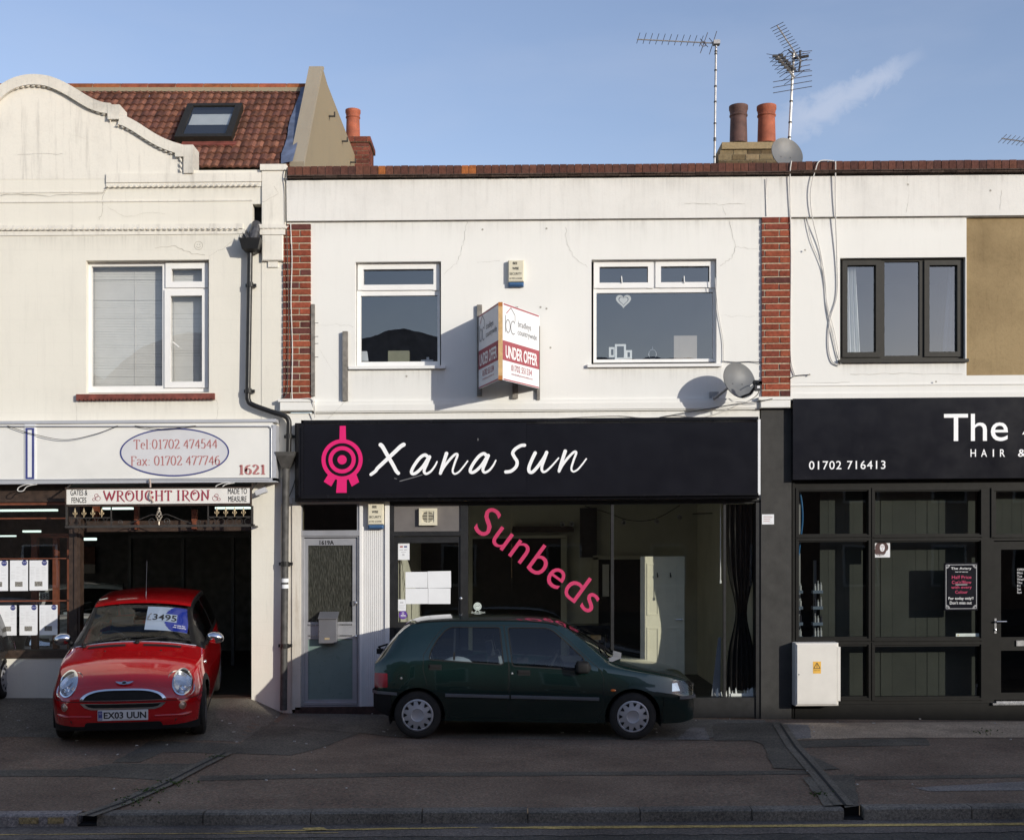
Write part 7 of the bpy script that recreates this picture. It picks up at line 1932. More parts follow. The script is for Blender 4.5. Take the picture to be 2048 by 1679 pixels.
        # window bar of rear quarter
        x, z = k(545, 210); x2, z2 = k(545, 404); m = MB(rise=False); m.frame_box((x, sg * .585, z), (1, 0, 0), Vector((0, sg * (.755 - .585), z2 - z)).normalized(), (0, sg, 0), -.011, .011, 0, .39, -.012, .022); m.build('window_bar', M['trim'], root)
    x, z = k(240, 505); m = MB(rise=False); y = -sy(x, z) - .002; m.ring((0, 0), .050, .054, (x, y, z), (1, 0, 0), (0, 0, 1), (0, -1, 0), 0, 26); m.build('filler_outline', M['shut'], root); m = MB(rise=False); m.lathe((x, y, z), (0, -1, 0), [(0, .014), (.005, .014), (.007, .002)], 12); m.build('filler_lock', M['steel'], root)
    # bumper strip, grille, plates, wipers
    def band(z0, z1, off, xlim, nm, mat, par):
        """rubber strip following the nose in plan"""
        m = MB(rise=False); pts = []
        f = B.f; xs = [v for v in np.linspace(xlim, 1.93, 16)]
        for x in xs: wv = f['w_mid'](x); pts.append((x + f['bow'](x) * (1 - min(wv / .81, 1) ** 2), wv))
        e = pts[-1][1]
        for i in range(1, 11): y = e - e * i / 10; pts.append((1.93 + f['bow'](1.93) * (1 - (y / .81) ** 2), y))
        pts = pts + [(a, -b) for a, b in pts[::-1][1:]]
        for i in range(len(pts) - 1):
            A, Bq = Vector(pts[i]), Vector(pts[i + 1]); a0, a1 = Vector(pts[max(i - 1, 0)]), Vector(pts[min(i + 2, len(pts) - 1)])
            na = (Bq - a0); na = Vector((-na.y, na.x)).normalized() * -off; nb = (a1 - A); nb = Vector((-nb.y, nb.x)).normalized() * -off
            if na.x < -.01 and A.x > 1.5: na, nb = -na, -nb
            P, Q = A + na, Bq + nb
            m.add([(P.x, P.y, z0), (Q.x, Q.y, z0), (Q.x, Q.y, z1), (P.x, P.y, z1), (A.x, A.y, z0), (Bq.x, Bq.y, z0), (A.x, A.y, z1), (Bq.x, Bq.y, z1)], [(0, 1, 2, 3), (4, 5, 1, 0), (3, 2, 7, 6)])
        return m.build(nm, mat, par)
    band(.475, .507, .030, 1.60, 'bumper_strip', M['trimgrey'], root)
    m = MB(rise=False); m.box(-1.775, -1.50, -.80, .80, .515, .545)
    m = MB(rise=False); m.add([(-1.47, -.815, .50), (-1.70, -.79, .515), (-1.765, -.70, .52), (-1.765, .70, .52), (-1.70, .79, .515), (-1.47, .815, .50), (-1.47, -.815, .535), (-1.70, -.79, .55), (-1.765, -.70, .555), (-1.765, .70, .555), (-1.70, .79, .55), (-1.47, .815, .535)], [(i, i + 1, 7 + i, 6 + i)[::-1] for i in range(5)]); m.build('bumper_strip', M['trimgrey'], root)
    m = MB(rise=False); m.box(1.955, 1.990, -.40, .40, .585, .625); m.build('grille', M['trim'], root)
    m = MB(rise=False); m.box(2.0, 2.012, -.26, .26, .33, .44); m.build('number_plate', M['plate_w'], root)
    for sg in (1, -1):
        m = MB(rise=False); m.lathe((1.86, sg * .52, .30), (1, sg * .15, 0), [(0, .045), (.055, .045), (.06, .002)], 16); m.build('fog_light', M['steel'], root)
    m = MB(rise=False); m.add([(.90, -.66, .905), (1.02, -.50, .932), (1.07, 0, .962), (1.02, .50, .932), (.90, .66, .905), (1.0, .68, .89), (1.12, .50, .915), (1.17, 0, .935), (1.12, -.5, .915), (1.0, -.68, .89)], [(9, 8, 1, 0), (8, 7, 2, 1), (7, 6, 3, 2), (6, 5, 4, 3)]); m.build('cowl_grille', M['alu'], root)
    m = MB(rise=False)
    for y0 in (-.42, .12): m.tube([(1.03, y0, .955), (.98, y0 + .06, .985), (.78, y0 + .42, 1.10)], .009, 6); m.tube([(.93, y0 - .10, 1.0), (.76, y0 + .52, 1.115)], .007, 6)
    m.build('wiper', M['trim'], root)
    m = MB(rise=False); m.tube([(-1.72, .05, .93), (-1.78, .05, .98), (-1.69, .22, 1.0)], .012, 6); m.box(-1.80, -1.70, 0, .1, .90, .96); m.build('rear_wiper', M['trim'], root)
    for sg in (1, -1):
        m = MB(rise=False); m.tube([Vector(B.warp(x, sg * (B.f['w_edge'](x) + .012), B.f['z_edge'](x) + .0005)) for x in np.linspace(.96, 1.84, 22)], .0045, 5); m.build('bonnet_gap', M['shut'], root)
        m = MB(rise=False); m.tube([Vector(B.warp(x, sg * (B.f['w_edge'](x) + .006), B.f['z_edge'](x) + .002)) for x in np.linspace(-1.25, .36, 26)], .008, 6); m.build('gutter_strip', M['trim'], root)
    # interior
    m = MB(rise=False)
    for sg in (1, -1):
        m.frame_box((-.15, sg * .36, .30), Vector((1, 0, .1)).normalized(), (0, 1, 0), Vector((-.1, 0, 1)).normalized(), -.2, .30, -.23, .23, 0, .18)
        m.frame_box((-.27, sg * .36, .42), Vector((.97, 0, .22)).normalized(), (0, 1, 0), Vector((-.22, 0, .97)).normalized(), -.07, .06, -.23, .23, 0, .50); m.frame_box((-.40, sg * .36, .93), Vector((.97, 0, .22)).normalized(), (0, 1, 0), Vector((-.22, 0, .97)).normalized(), -.04, .04, -.12, .12, 0, .17)
    m.box(-1.1, -.75, -.62, .62, .3, .5); m.frame_box((-1.12, 0, .45), Vector((.96, 0, .26)).normalized(), (0, 1, 0), Vector((-.26, 0, .96)).normalized(), -.06, .06, -.60, .60, 0, .48)
    m.box(.45, .98, -.66, .66, .55, .84); m.box(-1.62, -1.15, -.58, .58, .75, .80); m.build('seats', M['carin'], root, 30)
    m = MB(rise=False); m.frame_box((-.26, -.24, .45), Vector((.97, 0, .22)).normalized(), (0, 1, 0), Vector((-.22, 0, .97)).normalized(), -.03, .075, -.10, .05, .0, .46); m.box(-.95, -.5, -.55, -.2, .84, .90) if False else None; m.ellipsoid((-1.25, -.35, .86), .14, .2, .09, 12, 8); m.ellipsoid((-.80, -.45, .80), .20, .12, .12, 12, 8); m.build('seat_cover', M['carin_light'], root, 40)
    m = MB(rise=False); c_ = Vector((.30, -.36, .83)); ax = Vector((-.88, 0, .47)); u = Vector((.47, 0, .88)); v = Vector((0, 1, 0))
    m.tube([c_ + (u * math.cos(R(t)) + v * math.sin(R(t))) * .185 for t in range(0, 361, 15)], .014, 7); m.tube([c_ - u * .18, c_ + u * .18], .012, 6); m.tube([c_, c_ - ax * .25], .03, 8); m.build('steering_wheel', M['trim'], root)
    return root

# ---------------------------------------------------------------- small red hatchback seen from the front
def make_small_car(label):
    root = thing('parked_car', label, 'car')
    def lean(x, y, z):
        t = max(0.0, min(1.0, (x - 1.25) / .60)); return -t * t * max(0, z - .56) ** 1.25 * 1.05 - t * t * max(0, .33 - z) * .35
    C = dict(half=.84, bulge=.02, crown=2.2, bowpow=2.2, lean=lean,
        z_low=[(-1.68, .34), (-1.5, .24), (-1.2, .19), (1.2, .17), (1.6, .175), (1.80, .20), (1.86, .22)],
        w_low=[(-1.68, .64), (-1.5, .74), (-1, .79), (1.2, .80), (1.55, .78), (1.74, .70), (1.83, .58), (1.86, .52)],
        z_mid=[(-1.68, .58), (0, .55), (1.2, .56), (1.86, .50)],
        w_mid=[(-1.68, .70), (-1.6, .77), (-1.35, .83), (-1.0, .844), (0, .835), (1.0, .838), (1.3, .835), (1.5, .815), (1.68, .765), (1.80, .68), (1.86, .60)],
        z_sh=[(-1.68, .88), (-1.3, .965), (0, .945), (.70, .92), (1.0, .885), (1.35, .83), (1.6, .775), (1.78, .715), (1.86, .66)],
        w_sh=[(-1.68, .64), (-1.4, .755), (-.9, .78), (.75, .775), (1.1, .775), (1.4, .755), (1.6, .71), (1.78, .60), (1.86, .50)],
        z_edge=[(-1.68, .90), (-1.60, .98), (-1.42, 1.27), (-1.30, 1.37), (-1.0, 1.395), (-.3, 1.41), (.12, 1.385), (.22, 1.355), (.45, 1.185), (.80, .965), (1.0, .925), (1.35, .865), (1.6, .80), (1.78, .735), (1.86, .675)],
        w_edge=[(-1.68, .56), (-1.4, .57), (-1.1, .575), (-.2, .57), (.22, .565), (.5, .605), (.80, .665), (1.1, .68), (1.45, .66), (1.7, .56), (1.86, .42)],
        z_top=[(-1.68, .91), (-1.60, 1.0), (-1.42, 1.31), (-1.30, 1.42), (-1.0, 1.445), (-.3, 1.46), (.12, 1.44), (.22, 1.405), (.45, 1.26), (.80, 1.035), (1.0, .985), (1.35, .92), (1.6, .85), (1.78, .77), (1.86, .69)],
        bow=[(-1.68, -.04), (-1.2, 0), (0, .0), (.22, .04), (.8, .12), (1.3, .06), (1.6, .07), (1.86, .10)])
    st = sorted({round(v, 3) for v in list(np.linspace(-1.68, 1.86, 70)) + [-1.67, -1.65, 1.85, 1.835, 1.81, .22, .80, -1.60, -1.30]})
    B = Body(C, st, ncap=32, ntop=16, nlow=14)
    nl, ns = B.nlow, B.nsh
    mid = lambda fc: fc.calc_center_median()
    top = lambda fc: fc[B.row] >= nl + ns and fc[B.sta] >= 0
    ws = [fc for fc in B.bm.faces if top(fc) and fc[B.row] > nl + ns and .215 < st[fc[B.sta]] < .795]
    wsp = B.extract(ws, 'windscreen', M['glass_screen'], root, -.003)
    rw = [fc for fc in B.bm.faces if top(fc) and fc[B.row] > nl + ns and -1.60 < st[fc[B.sta]] < -1.31]
    B.extract(rw, 'rear_window', M['glass_black'], root, -.003)
    # pillars stay black, glass runs all round
    for fc in B.bm.faces:
        if fc[B.sta] >= 0 and nl <= fc[B.row] < nl + ns and -1.58 < st[fc[B.sta]] < .80: fc[B.tag] = 2
        if fc[B.sta] >= 0 and fc[B.row] == nl + ns and .215 < st[fc[B.sta]] < .795: fc[B.tag] = 2
    glass = [fc for fc in B.bm.faces if fc[B.sta] >= 0 and nl + 1 <= fc[B.row] < nl + ns - 1 and (-1.45 < st[fc[B.sta]] < -.52 or -.44 < st[fc[B.sta]] < .40)]
    for sg in (1, -1):
        for lo, hi in ((-2, -.5), (-.5, 1)):
            B.extract([fc for fc in glass if fc.is_valid and mid(fc).y * sg > 0 and lo < mid(fc).x < hi], 'side_window', M['glass_black'], root, -.004)
    side = lambda fc: abs(fc.normal.y) > .40 and fc[B.sta] >= 0
    for cx in (-1.2335, 1.2335):
        sel = lambda fc: side(fc) and mid(fc).z < .80
        lip = circle2(cx, .30, .405, 40); B.cut(lip, 1, sel); fs = B.cut(circle2(cx, .30, .335, 36), 1, sel)
        for fc in B.bm.faces:
            c = mid(fc)
            if sel(fc) and .335 < math.hypot(c.x - cx, c.z - .30) < .405: fc[B.tag] = 3
        B.delete(fs)
    add_shut(B, rounded([(-.48, .30), (.70, .26), (.78, .50), (.72, .90), (-.44, .95), (-.52, .6)], .05), 1, lambda fc: side(fc) and mid(fc).z < .93, .006)
    # lower skirts and the black chin
    low = B.cut([(-1.3, .10), (2.2, .10), (2.2, .265), (1.62, .265), (1.5, .235), (-1.3, .265)], 1, lambda fc: mid(fc).z < .40)
    for fc in low: fc[B.tag] = 3
    nose = lambda fc: mid(fc).x > 1.35 and fc.normal.x > .25
    for q in B.cut(rounded([(-.43, .19), (.43, .19), (.40, .315), (-.40, .315)], .04), 0, nose): q[B.tag] = 3
    # clamshell line over the bumper
    fs = B.cut([(-1, .537), (1, .537), (1, .545), (-1, .545)], 0, lambda fc: mid(fc).x > 1.25)
    for fc in fs: fc[B.tag] = 1
    # upper grille with chrome surround
    def arch(w0, w1, z0, z1, n=18):
        P = [(-w0, z0), (w0, z0)]
        P += [(w1 * math.copysign(abs(math.cos(R(t))) ** .55, math.cos(R(t))) * (1 + (w0 / w1 - 1) * (1 - math.sin(R(t)))), z0 + (z1 - z0) * math.sin(R(t)) ** .8) for t in np.linspace(3, 177, n)]
        return P
    ga = arch(.455, .40, .552, .668); gi = arch(.415, .36, .560, .652)
    B.cut(gi, 0, nose); 
    outer = B.cut(ga, 0, nose)
    inn = [fc for fc in outer if fc.is_valid and inside((mid(fc).y, mid(fc).z), gi)]; rim_ = [fc for fc in outer if fc.is_valid and fc not in set(inn)]
    gp = B.extract(inn, 'grille', M['shut'], root, -.012)
    B.extract(rim_, 'grille_surround', M['chrome'], root, .010)
    # smile shaped lower intake
    sm = [(-.45, .525), (.45, .525), (.40, .478), (.33, .455), (-.33, .455), (-.40, .478)]; si = [(-.40, .517), (.40, .517), (.365, .488), (.31, .476), (-.31, .476), (-.365, .488)]
    B.cut(si, 0, nose); outer = B.cut(sm, 0, nose)
    inn = [fc for fc in outer if fc.is_valid and inside((mid(fc).y, mid(fc).z), si)]; rim_ = [fc for fc in outer if fc.is_valid and fc not in set(inn)]
    B.extract(inn, 'lower_intake', M['shut'], root, -.010); B.extract(rim_, 'intake_surround', M['chrome'], root, .010)
    def nx(y, z):
        """front-most point of the nose at (y, z)"""
        best = None; B.bm.faces.ensure_lookup_table()
        for fc in B.bm.faces:
            c = mid(fc)
            if c.x > 1.2 and abs(c.y - y) < .06 and abs(c.z - z) < .04:
                d = (c.y - y) ** 2 + (c.z - z) ** 2
                if best is None or d < best[0]: best = (d, c.copy(), fc.normal.copy())
        return best[1].x, best[2]
    spots = {}
    for sg in (1, -1):
        spots['fog', sg] = nx(sg * .62, .478); spots['lamp', sg] = nx(sg * .605, .70); spots['hook', sg] = nx(sg * .56, .315)
    spots['plate'] = nx(0, .395); spots['badge'] = nx(0, .715)
    # headlights: oval cut, clear lens, chrome ring and bowl
    for sg in (1, -1):
        ov = [(sg * .605 + a - sg * .10 * (b - .70), b) for a, b in [(.090 * math.cos(t), .70 + .108 * math.sin(t)) for t in np.linspace(0, 2 * math.pi, 33)[:-1]]]
        sel = lambda fc: mid(fc).x > 1.0 and mid(fc).z > .50 and mid(fc).y * sg > .3 and (fc.normal.x > .02 or mid(fc).x > 1.3 and fc.normal.z > .3)
        ring_o = [(a + (a - sg * .605) * .14, b + (b - .70) * .13) for a, b in ov]
        B.cut(ov, 0, sel); allf = B.cut(ring_o, 0, sel)
        inn = [fc for fc in allf if fc.is_valid and inside((mid(fc).y, mid(fc).z), ov)]; rg = [fc for fc in allf if fc.is_valid and fc not in set(inn)]
        rg0 = rg
        c = sum((mid(fc) * fc.calc_area() for fc in inn), Vector()) / max(sum(fc.calc_area() for fc in inn), 1e-6)
        n = sum((fc.normal * fc.calc_area() for fc in inn), Vector()).normalized()
        pts_ = [p.co - c for fc in inn for p in fc.verts]
        hl = B.extract(inn, 'headlight', M['lamp_glass'], root, .012)
        B.extract(rg0, 'chrome_ring', M['chrome'], hl, .008)
        u = n.cross(Vector((0, 0, 1))).normalized(); v = u.cross(n).normalized()
        if v.z < 0: v = -v
        m = MB(rise=False); ru_, rv_ = max(abs(p.dot(u)) for p in pts_), max(abs(p.dot(v)) for p in pts_); dl = min(p.dot(n) for p in pts_)
        seg = 32
        for i, (r0, d0, r1, d1) in enumerate(((1.06, dl - .002, .85, dl - .03), (.85, dl - .03, .5, dl - .05), (.5, dl - .05, .02, dl - .055))):
            A = [c + u * (ru_ * r0 * math.cos(6.2832 * t / seg)) + v * (rv_ * r0 * math.sin(6.2832 * t / seg)) + n * d0 for t in range(seg)]
            Q = [c + u * (ru_ * r1 * math.cos(6.2832 * t / seg)) + v * (rv_ * r1 * math.sin(6.2832 * t / seg)) + n * d1 for t in range(seg)]
            m.add(A + Q, [(t, (t + 1) % seg, seg + (t + 1) % seg, seg + t) for t in range(seg)])
        m.build('reflector', M['lampbowl'], hl, 60)
        m = MB(rise=False)
        iu = 1 if u.y * sg > 0 else -1
        o2 = c - v * rv_ * .42 - u * iu * .012 + n * (dl * .6 - .006); m.lathe(o2, n, [(-.05, .040), (.0, .043), (.006, .038), (-.015, .030), (-.022, .001)], 22)
        o3 = c - v * rv_ * .28 + u * iu * ru_ * .58 + n * (dl * .8 - .006); m.lathe(o3, n, [(-.05, .019), (.0, .021), (.004, .017), (-.01, .013), (-.014, .001)], 18); m.build('projector', M['chrome'], hl, 40)
    shell = B.finish('body', [M['mini_red'], M['shut'], M['pillar'], M['trim']], root, 40)
    m = MB(rise=False)
    for cx in (-1.2335, 1.2335):
        for sg in (1, -1):
            A = [(cx + .345 * math.cos(R(t)), .30 + .345 * math.sin(R(t))) for t in range(-20, 201, 10)]
            m.add([(a, sg * .80, b) for a, b in A] + [(a, sg * .45, b) for a, b in A], [(i, i + 1, len(A) + i + 1, len(A) + i) for i in range(len(A) - 1)] + [tuple(range(len(A), 2 * len(A)))])
    m.box(-1.5, 1.6, -.70, .70, .17, .22); m.build('underbody', M['shut'], root)
    for x in (-1.2335, 1.2335):
        for sg in (1, -1): wheel(root, x, sg * .825, sg, .298, .18, .20, 'alloy', CM, R(3) if x > 0 else 0)
    # slats of the grille
    m = MB(rise=False); x, n = spots['plate']
    for z in (.578, .602, .626): m.tube([(x0_, y, z) for y, x0_ in [(yy, spots['badge'][0] + .035 - .24 * yy * yy) for yy in np.linspace(-.36, .36, 9)]], .005, 5)
    m.build('grille_bar', M['trim'], gp)
    # fog lights, tow covers, bumper pads, plate, badge
    for sg in (1, -1):
        x, n = spots['fog', sg]; m = MB(rise=False); m.lathe((x, sg * .62, .478), n, [(-.02, .044), (.010, .044), (.012, .036)], 20); m.lathe((x, sg * .62, .478), n, [(.0, .036), (.014, .024), (.018, .002)], 20); m.build('fog_light', M['amber_pale'], root, 40)
        x, n = spots['hook', sg]; m = MB(rise=False); m.lathe((x, sg * .56, .315), n, [(-.01, .026), (.004, .026), (.005, .002)], 16); m.build('tow_cover', M['shut'], root)
        m = MB(rise=False)
        P = []
        for yy in np.linspace(.33, .70, 8):
            P.append((1.86 + .10 * (1 - (yy / .84) ** 2.2) - (.0 if yy < .58 else ((yy - .58) / .12) ** 2 * .085) - .016, sg * yy, .372))
        m.tube(P, .022, 8); m.build('bumper_pad', M['mini_red'], root, 60)
    xp = 1.86 + .105
    m = MB(rise=False); m.box(xp - .01, xp + .012, -.262, .262, .340, .452); plate = m.build('number_plate', M['plate_w'], root)
    F_ = ((xp + .0135, -.262, .340), (0, 1, 0), (0, 0, 1), (1, 0, 0))
    m = MB(rise=False); m.text('EX03 UUN', (xp + .013, -.200, .360), (0, 1, 0), (0, 0, 1), (1, 0, 0), .445, .074, .001, bold=.03); m.text('GB', (xp + .013, -.1, .3445), (0, 1, 0), (0, 0, 1), (1, 0, 0), .22, .008, .001) if False else m.quad((xp + .0135, -.12, .346), (xp + .0135, .12, .346), (xp + .0135, .12, .349), (xp + .0135, -.12, .349)); m.build('registration', M['ink'], plate)
    m = MB(rise=False); m.quad((xp + .0130, -.257, .345), (xp + .0130, -.214, .345), (xp + .0130, -.214, .447), (xp + .0130, -.257, .447)); m.build('blue_band', M['navy'], plate)
    m = MB(rise=False); m.text('GB', (xp + .0135, -.252, .352), (0, 1, 0), (0, 0, 1), (1, 0, 0), .032, .018, .001); m.ring((-.0, 0), .010, .012, (xp + .0135, -.2355, .42), (0, 1, 0), (0, 0, 1), (1, 0, 0), .001, 14); m.build('country_code', M['white_letter'], plate)
    x, n = spots['badge']; z0 = .718; v = Vector((0, 1, 0)).cross(n).normalized(); v = -v if v.z < 0 else v; o = Vector((x, 0, z0)) + n * .012; u = Vector((0, 1, 0))
    m = MB(rise=False)
    for sg in (1, -1):
        pts = [(sg * .02, .018), (sg * .085, .026), (sg * .098, .024), (sg * .075, .002), (sg * .05, -.016), (sg * .02, -.022)]
        m.add([o + u * a + v * b for a, b in pts], [tuple(range(6)) if sg > 0 else tuple(range(6))[::-1]])
    m.ring((0, 0), .022, .030, o, u, v, n, .003, 24); m.build('badge', M['chrome'], root)
    m = MB(rise=False); m.disc((0, 0), .023, o, u, v, n, .002, 20); m.build('badge_centre', M['ink'], root)
    # screen base trim, cowl vents, washer jets, wipers, mirrors, aerial
    def surf(x, y):
        f = B.f; zt, ze, we = f['z_top'](x), f['z_edge'](x), f['w_edge'](x); t = 1 - min(abs(y) / we, 1); z = ze + (zt - ze) * (1 - (1 - t) ** 2.2)
        q = B.warp(x, y, z); return Vector(q)
    m = MB(rise=False); m.tube([surf(.815, y) + Vector((0, 0, .008)) for y in np.linspace(-.68, .68, 21)], .008, 6); m.build('screen_trim', M['steel'], root)
    for a, b in ((-.52, -.10), (.10, .52)):
        m = MB(rise=False); ys = np.linspace(a, b, 9); P = [surf(.87, y) + Vector((0, 0, .006)) for y in ys]; Q = [surf(.935, y) + Vector((0, 0, .006)) for y in ys]
        m.add(P + Q, [(i, len(P) + i, len(P) + i + 1, i + 1) for i in range(len(P) - 1)]); m.build('cowl_vent', M['trim'], root)
    m = MB(rise=False)
    for y in (-.31, .31): p = surf(1.06, y); m.ellipsoid(p, .014, .012, .010, 8, 6)
    m.build('washer_jet', M['trim'], root)
    for y0, y1 in ((-.58, .03), (.02, .56)):
        m = MB(rise=False); m.ellipsoid(surf(.85, y0) + Vector((0, 0, .015)), .03, .03, .02, 8, 6)
        m.tube([surf(.84, y0) + Vector((0, 0, .03)), surf(.80, y0 + .12) + Vector((0, 0, .03)), surf(.735, y0 + (y1 - y0) * .62) + Vector((0, 0, .03))], .010, 6)
        m.tube([surf(.775, y0 + .02) + Vector((0, 0, .012)), surf(.735, (y0 + y1) / 2) + Vector((0, 0, .018)), surf(.725, y1 + .06) + Vector((0, 0, .012))], .007, 6); m.build('wiper', M['trim'], root)
    for sg in (1, -1):
        m = MB(rise=False); m.tube([(.55, sg * .74, .93), (.58, sg * .80, .985)], [.035, .02], 8); m.build('mirror_arm', M['trim'], root)
        m = MB(rise=False); m.ellipsoid((.57, sg * .880, 1.02), .07, .105, .072, 22, 14, Matrix.Rotation(sg * R(-12), 3, 'X')); mr = m.build('mirror', M['chrome'], root, 80)
        m = MB(rise=False); m.lathe((.985, sg * .795, .80), (.1, sg, .1), [(0, .022), (.012, .018), (.014, .002)], 14); m.build('side_repeater', M['steel'], root, 40)
    m = MB(rise=False); m.tube([(-.05, 0, 1.44), (-.17, 0, 1.88)], .0022, 6); m.tube([(-.04, 0, 1.445), (-.07, 0, 1.51)], .006, 8); m.build('roof_aerial', M['rod'], root)
    # roof drip edge strip
    for sg in (1, -1):
        m = MB(rise=False); m.tube([Vector(B.warp(x, sg * (B.f['w_edge'](x) + .004), B.f['z_edge'](x) - .004)) for x in np.linspace(-1.28, .22, 20)], .007, 6); m.build('gutter_strip', M['trim'], root)
    # interior
    m = MB(rise=False)
    for sg in (1, -1):
        m.frame_box((-.25, sg * .36, .34), (1, 0, 0), (0, 1, 0), (0, 0, 1), -.2, .35, -.24, .24, 0, .16); m.frame_box((-.42, sg * .36, .45), Vector((.97, 0, .22)).normalized(), (0, 1, 0), Vector((-.22, 0, .97)).normalized(), -.07, .07, -.24, .24, 0, .50); m.frame_box((-.55, sg * .36, .96), Vector((.97, 0, .22)).normalized(), (0, 1, 0), Vector((-.22, 0, .97)).normalized(), -.04, .04, -.13, .13, 0, .17)
    m.box(-1.3, -.9, -.6, .6, .4, .60); m.box(-1.34, -1.15, -.6, .6, .6, .92); m.box(.42, .85, -.70, .70, .60, .88); m.ellipsoid((.55, -.36, .90), .16, .22, .07, 14, 8); m.build('seats', M['carin'], root, 40)
    m = MB(rise=False); c_ = Vector((.24, -.36, .90)); u = Vector((.40, 0, .92)); v = Vector((0, 1, 0)); ax = u.cross(v)
    m.tube([c_ + (u * math.cos(R(t)) + v * math.sin(R(t))) * .185 for t in range(0, 361, 15)], .014, 7); m.tube([c_ - v * .18, c_ + v * .18], .012, 6); m.tube([c_, c_ - u * .18], .012, 6); m.ellipsoid(c_, .05, .07, .05, 10, 8); m.tube([c_, c_ + Vector((.25, 0, -.1))], .03, 8); m.build('steering_wheel', M['trim'], root)
    m = MB(rise=False); m.ellipsoid((.20, 0, 1.27), .02, .11, .035, 14, 8); m.build('rear_view_mirror', M['trim'], root)
    return root, surf, B
M['pillar'] = simple('gloss_black_pillar', (.007, .007, .008), .3, spec=.25)
M['lampbowl'] = simple('lamp_reflector', (.68, .69, .72), .16, .85, var=.05)
M['amber_pale'] = simple('pale_amber_lens', (.50, .36, .28), .2, .4)

def stand(root, x, y, heading, wb, pitch=None):
    """put a car on the ground with its nose along heading (radians from +X)"""
    h = Vector((math.cos(heading), math.sin(heading)))
    zf = zg(x + h.x * wb / 2, y + h.y * wb / 2) + .004; zr = zg(x - h.x * wb / 2, y - h.y * wb / 2) + .004
    root.location = (x, y, (zf + zr) / 2); root.rotation_mode = 'XYZ'
    root.rotation_euler = (0, -math.atan2(zf - zr, wb), heading)

hatch = make_hatchback('dark green five door hatchback parked across the empty sunbed shop window')
stand(hatch, .15, -1.13, 0.0, 2.472)
mini, msurf, mB = make_small_car('bright red small hatchback with price card, nose out of the dealer showroom')
MH = R(-80)
stand(mini, -4.58, -.64, MH, 2.467)
# card on the windscreen of the red car: stands inside the glass
bpy.context.view_layer.update()
def on_screen(y0, y1, x_lo, x_hi, n=8):
    """grid just inside the windscreen between two heights (x stations)"""
    G_ = []
    for i in range(n + 1):
        x = x_lo + (x_hi - x_lo) * i / n
        G_.append([mini.matrix_world @ (msurf(x, y0 + (y1 - y0) * j / n) + Vector((.004, 0, -.012))) for j in range(n + 1)])
    return G_
def screen_patch(y0, y1, xl, xh, lift, nm, mat, par, clip=None):
    mb = MB(rise=False); n = 40; off = par.location if par else Vector((0, 0, 0)); V = []
    for i in range(n + 1):
        for j in range(n + 1):
            p = msurf(xl + (xh - xl) * i / n, y0 + (y1 - y0) * j / n) + Vector((.008, 0, .014)) * lift + Vector((-.006, 0, -.010)); V.append(mini.matrix_world @ p - off)
    fs = []
    for i in range(n):
        for j in range(n):
            if clip and not clip((j + .5) / n, (i + .5) / n): continue
            fs.append((i * (n + 1) + j, i * (n + 1) + j + 1, (i + 1) * (n + 1) + j + 1, (i + 1) * (n + 1) + j))
    mb.add(V, fs); return mb.build(nm, mat, par)
# price card of the red car
pc = thing('price_card', 'white and blue price card reading 3495 inside red car windscreen', 'price card', tuple(mini.matrix_world @ msurf(.5, .3)))
XL, XH, YL_, YH_ = .60, .27, .07, .56
screen_patch(YL_, YH_, XL, XH, 0, 'card', M['paper'], pc)
screen_patch(YL_, YH_, XL, XH, .25, 'blue_disc', simple('royal_blue_print', (.03, .06, .42), .5), pc, lambda a, b: a > .40 and ((a - .93) / .50) ** 2 + ((b - .5) / .62) ** 2 < 1)
screen_patch(YL_ + .03, YL_ + .355, XL - .115, XL - .225, .5, 'number_slip', M['paper'], pc)
def on_glass(a, b, lift):
    return mini.matrix_world @ (msurf(XL + (XH - XL) * b, YL_ + (YH_ - YL_) * a) + Vector((.008, 0, .014)) * lift + Vector((-.006, 0, -.010)))
def glass_text(body, a0, a1, b0, b1, lift, nm, mat, bold=0.0):
    pts, fs = text_mesh(body, bold, 1.0, 1.0, 'CENTER'); mb = MB(rise=False)
    mb.add([on_glass(a0 + (a1 - a0) * p[0], b0 + (b1 - b0) * p[1], lift) - pc.location for p in pts], fs); mb.build(nm, mat, pc)
glass_text('£', .03, .13, .36, .66, .9, 'pound_sign', M['ink_soft']); glass_text('3495', .16, .72, .38, .64, .9, 'price_lettering', M['ink'], .01)
glass_text('or pay for\nme monthly', .66, .97, .10, .26, .9, 'small_lettering', M['white_letter']); glass_text('Close Brothers', .13, .46, .15, .21, .9, 'small_lettering', M['ink_soft']) if False else None

# cars standing in the dealer's showroom and at the frame's left edge
bk = copy_tree(hatch, None, {'dark_green_paint': M['black_paint']}); bk['label'] = 'black car cut off by the left edge in front of the dealer'
stand(bk, -7.31, -1.25, R(-86), 2.472)
wh = copy_tree(hatch, None, {'dark_green_paint': M['white_paint']}); wh['label'] = 'white car standing inside the dealer showroom behind advert sheets'
wh.location = (-6.75, 3.25, .25); wh.rotation_euler = (0, 0, R(-72))
for c_ in (hatch, mini, bk, wh): c_['group'] = 'cars parked at the shops'
t = thing('price_card', 'small price card ending in 495 in white showroom car', 'price card', W(85, 1191, 1.2)); mb = MB(); mb.pb(72, 1184, 98, 1199, 1.2, 1.205); mb.build('card', M['palegreen'], t); mb = MB(); mb.ptext('495', 78, 1187, 97, 1197, 1.198); mb.build('price_lettering', M['ink'], t)

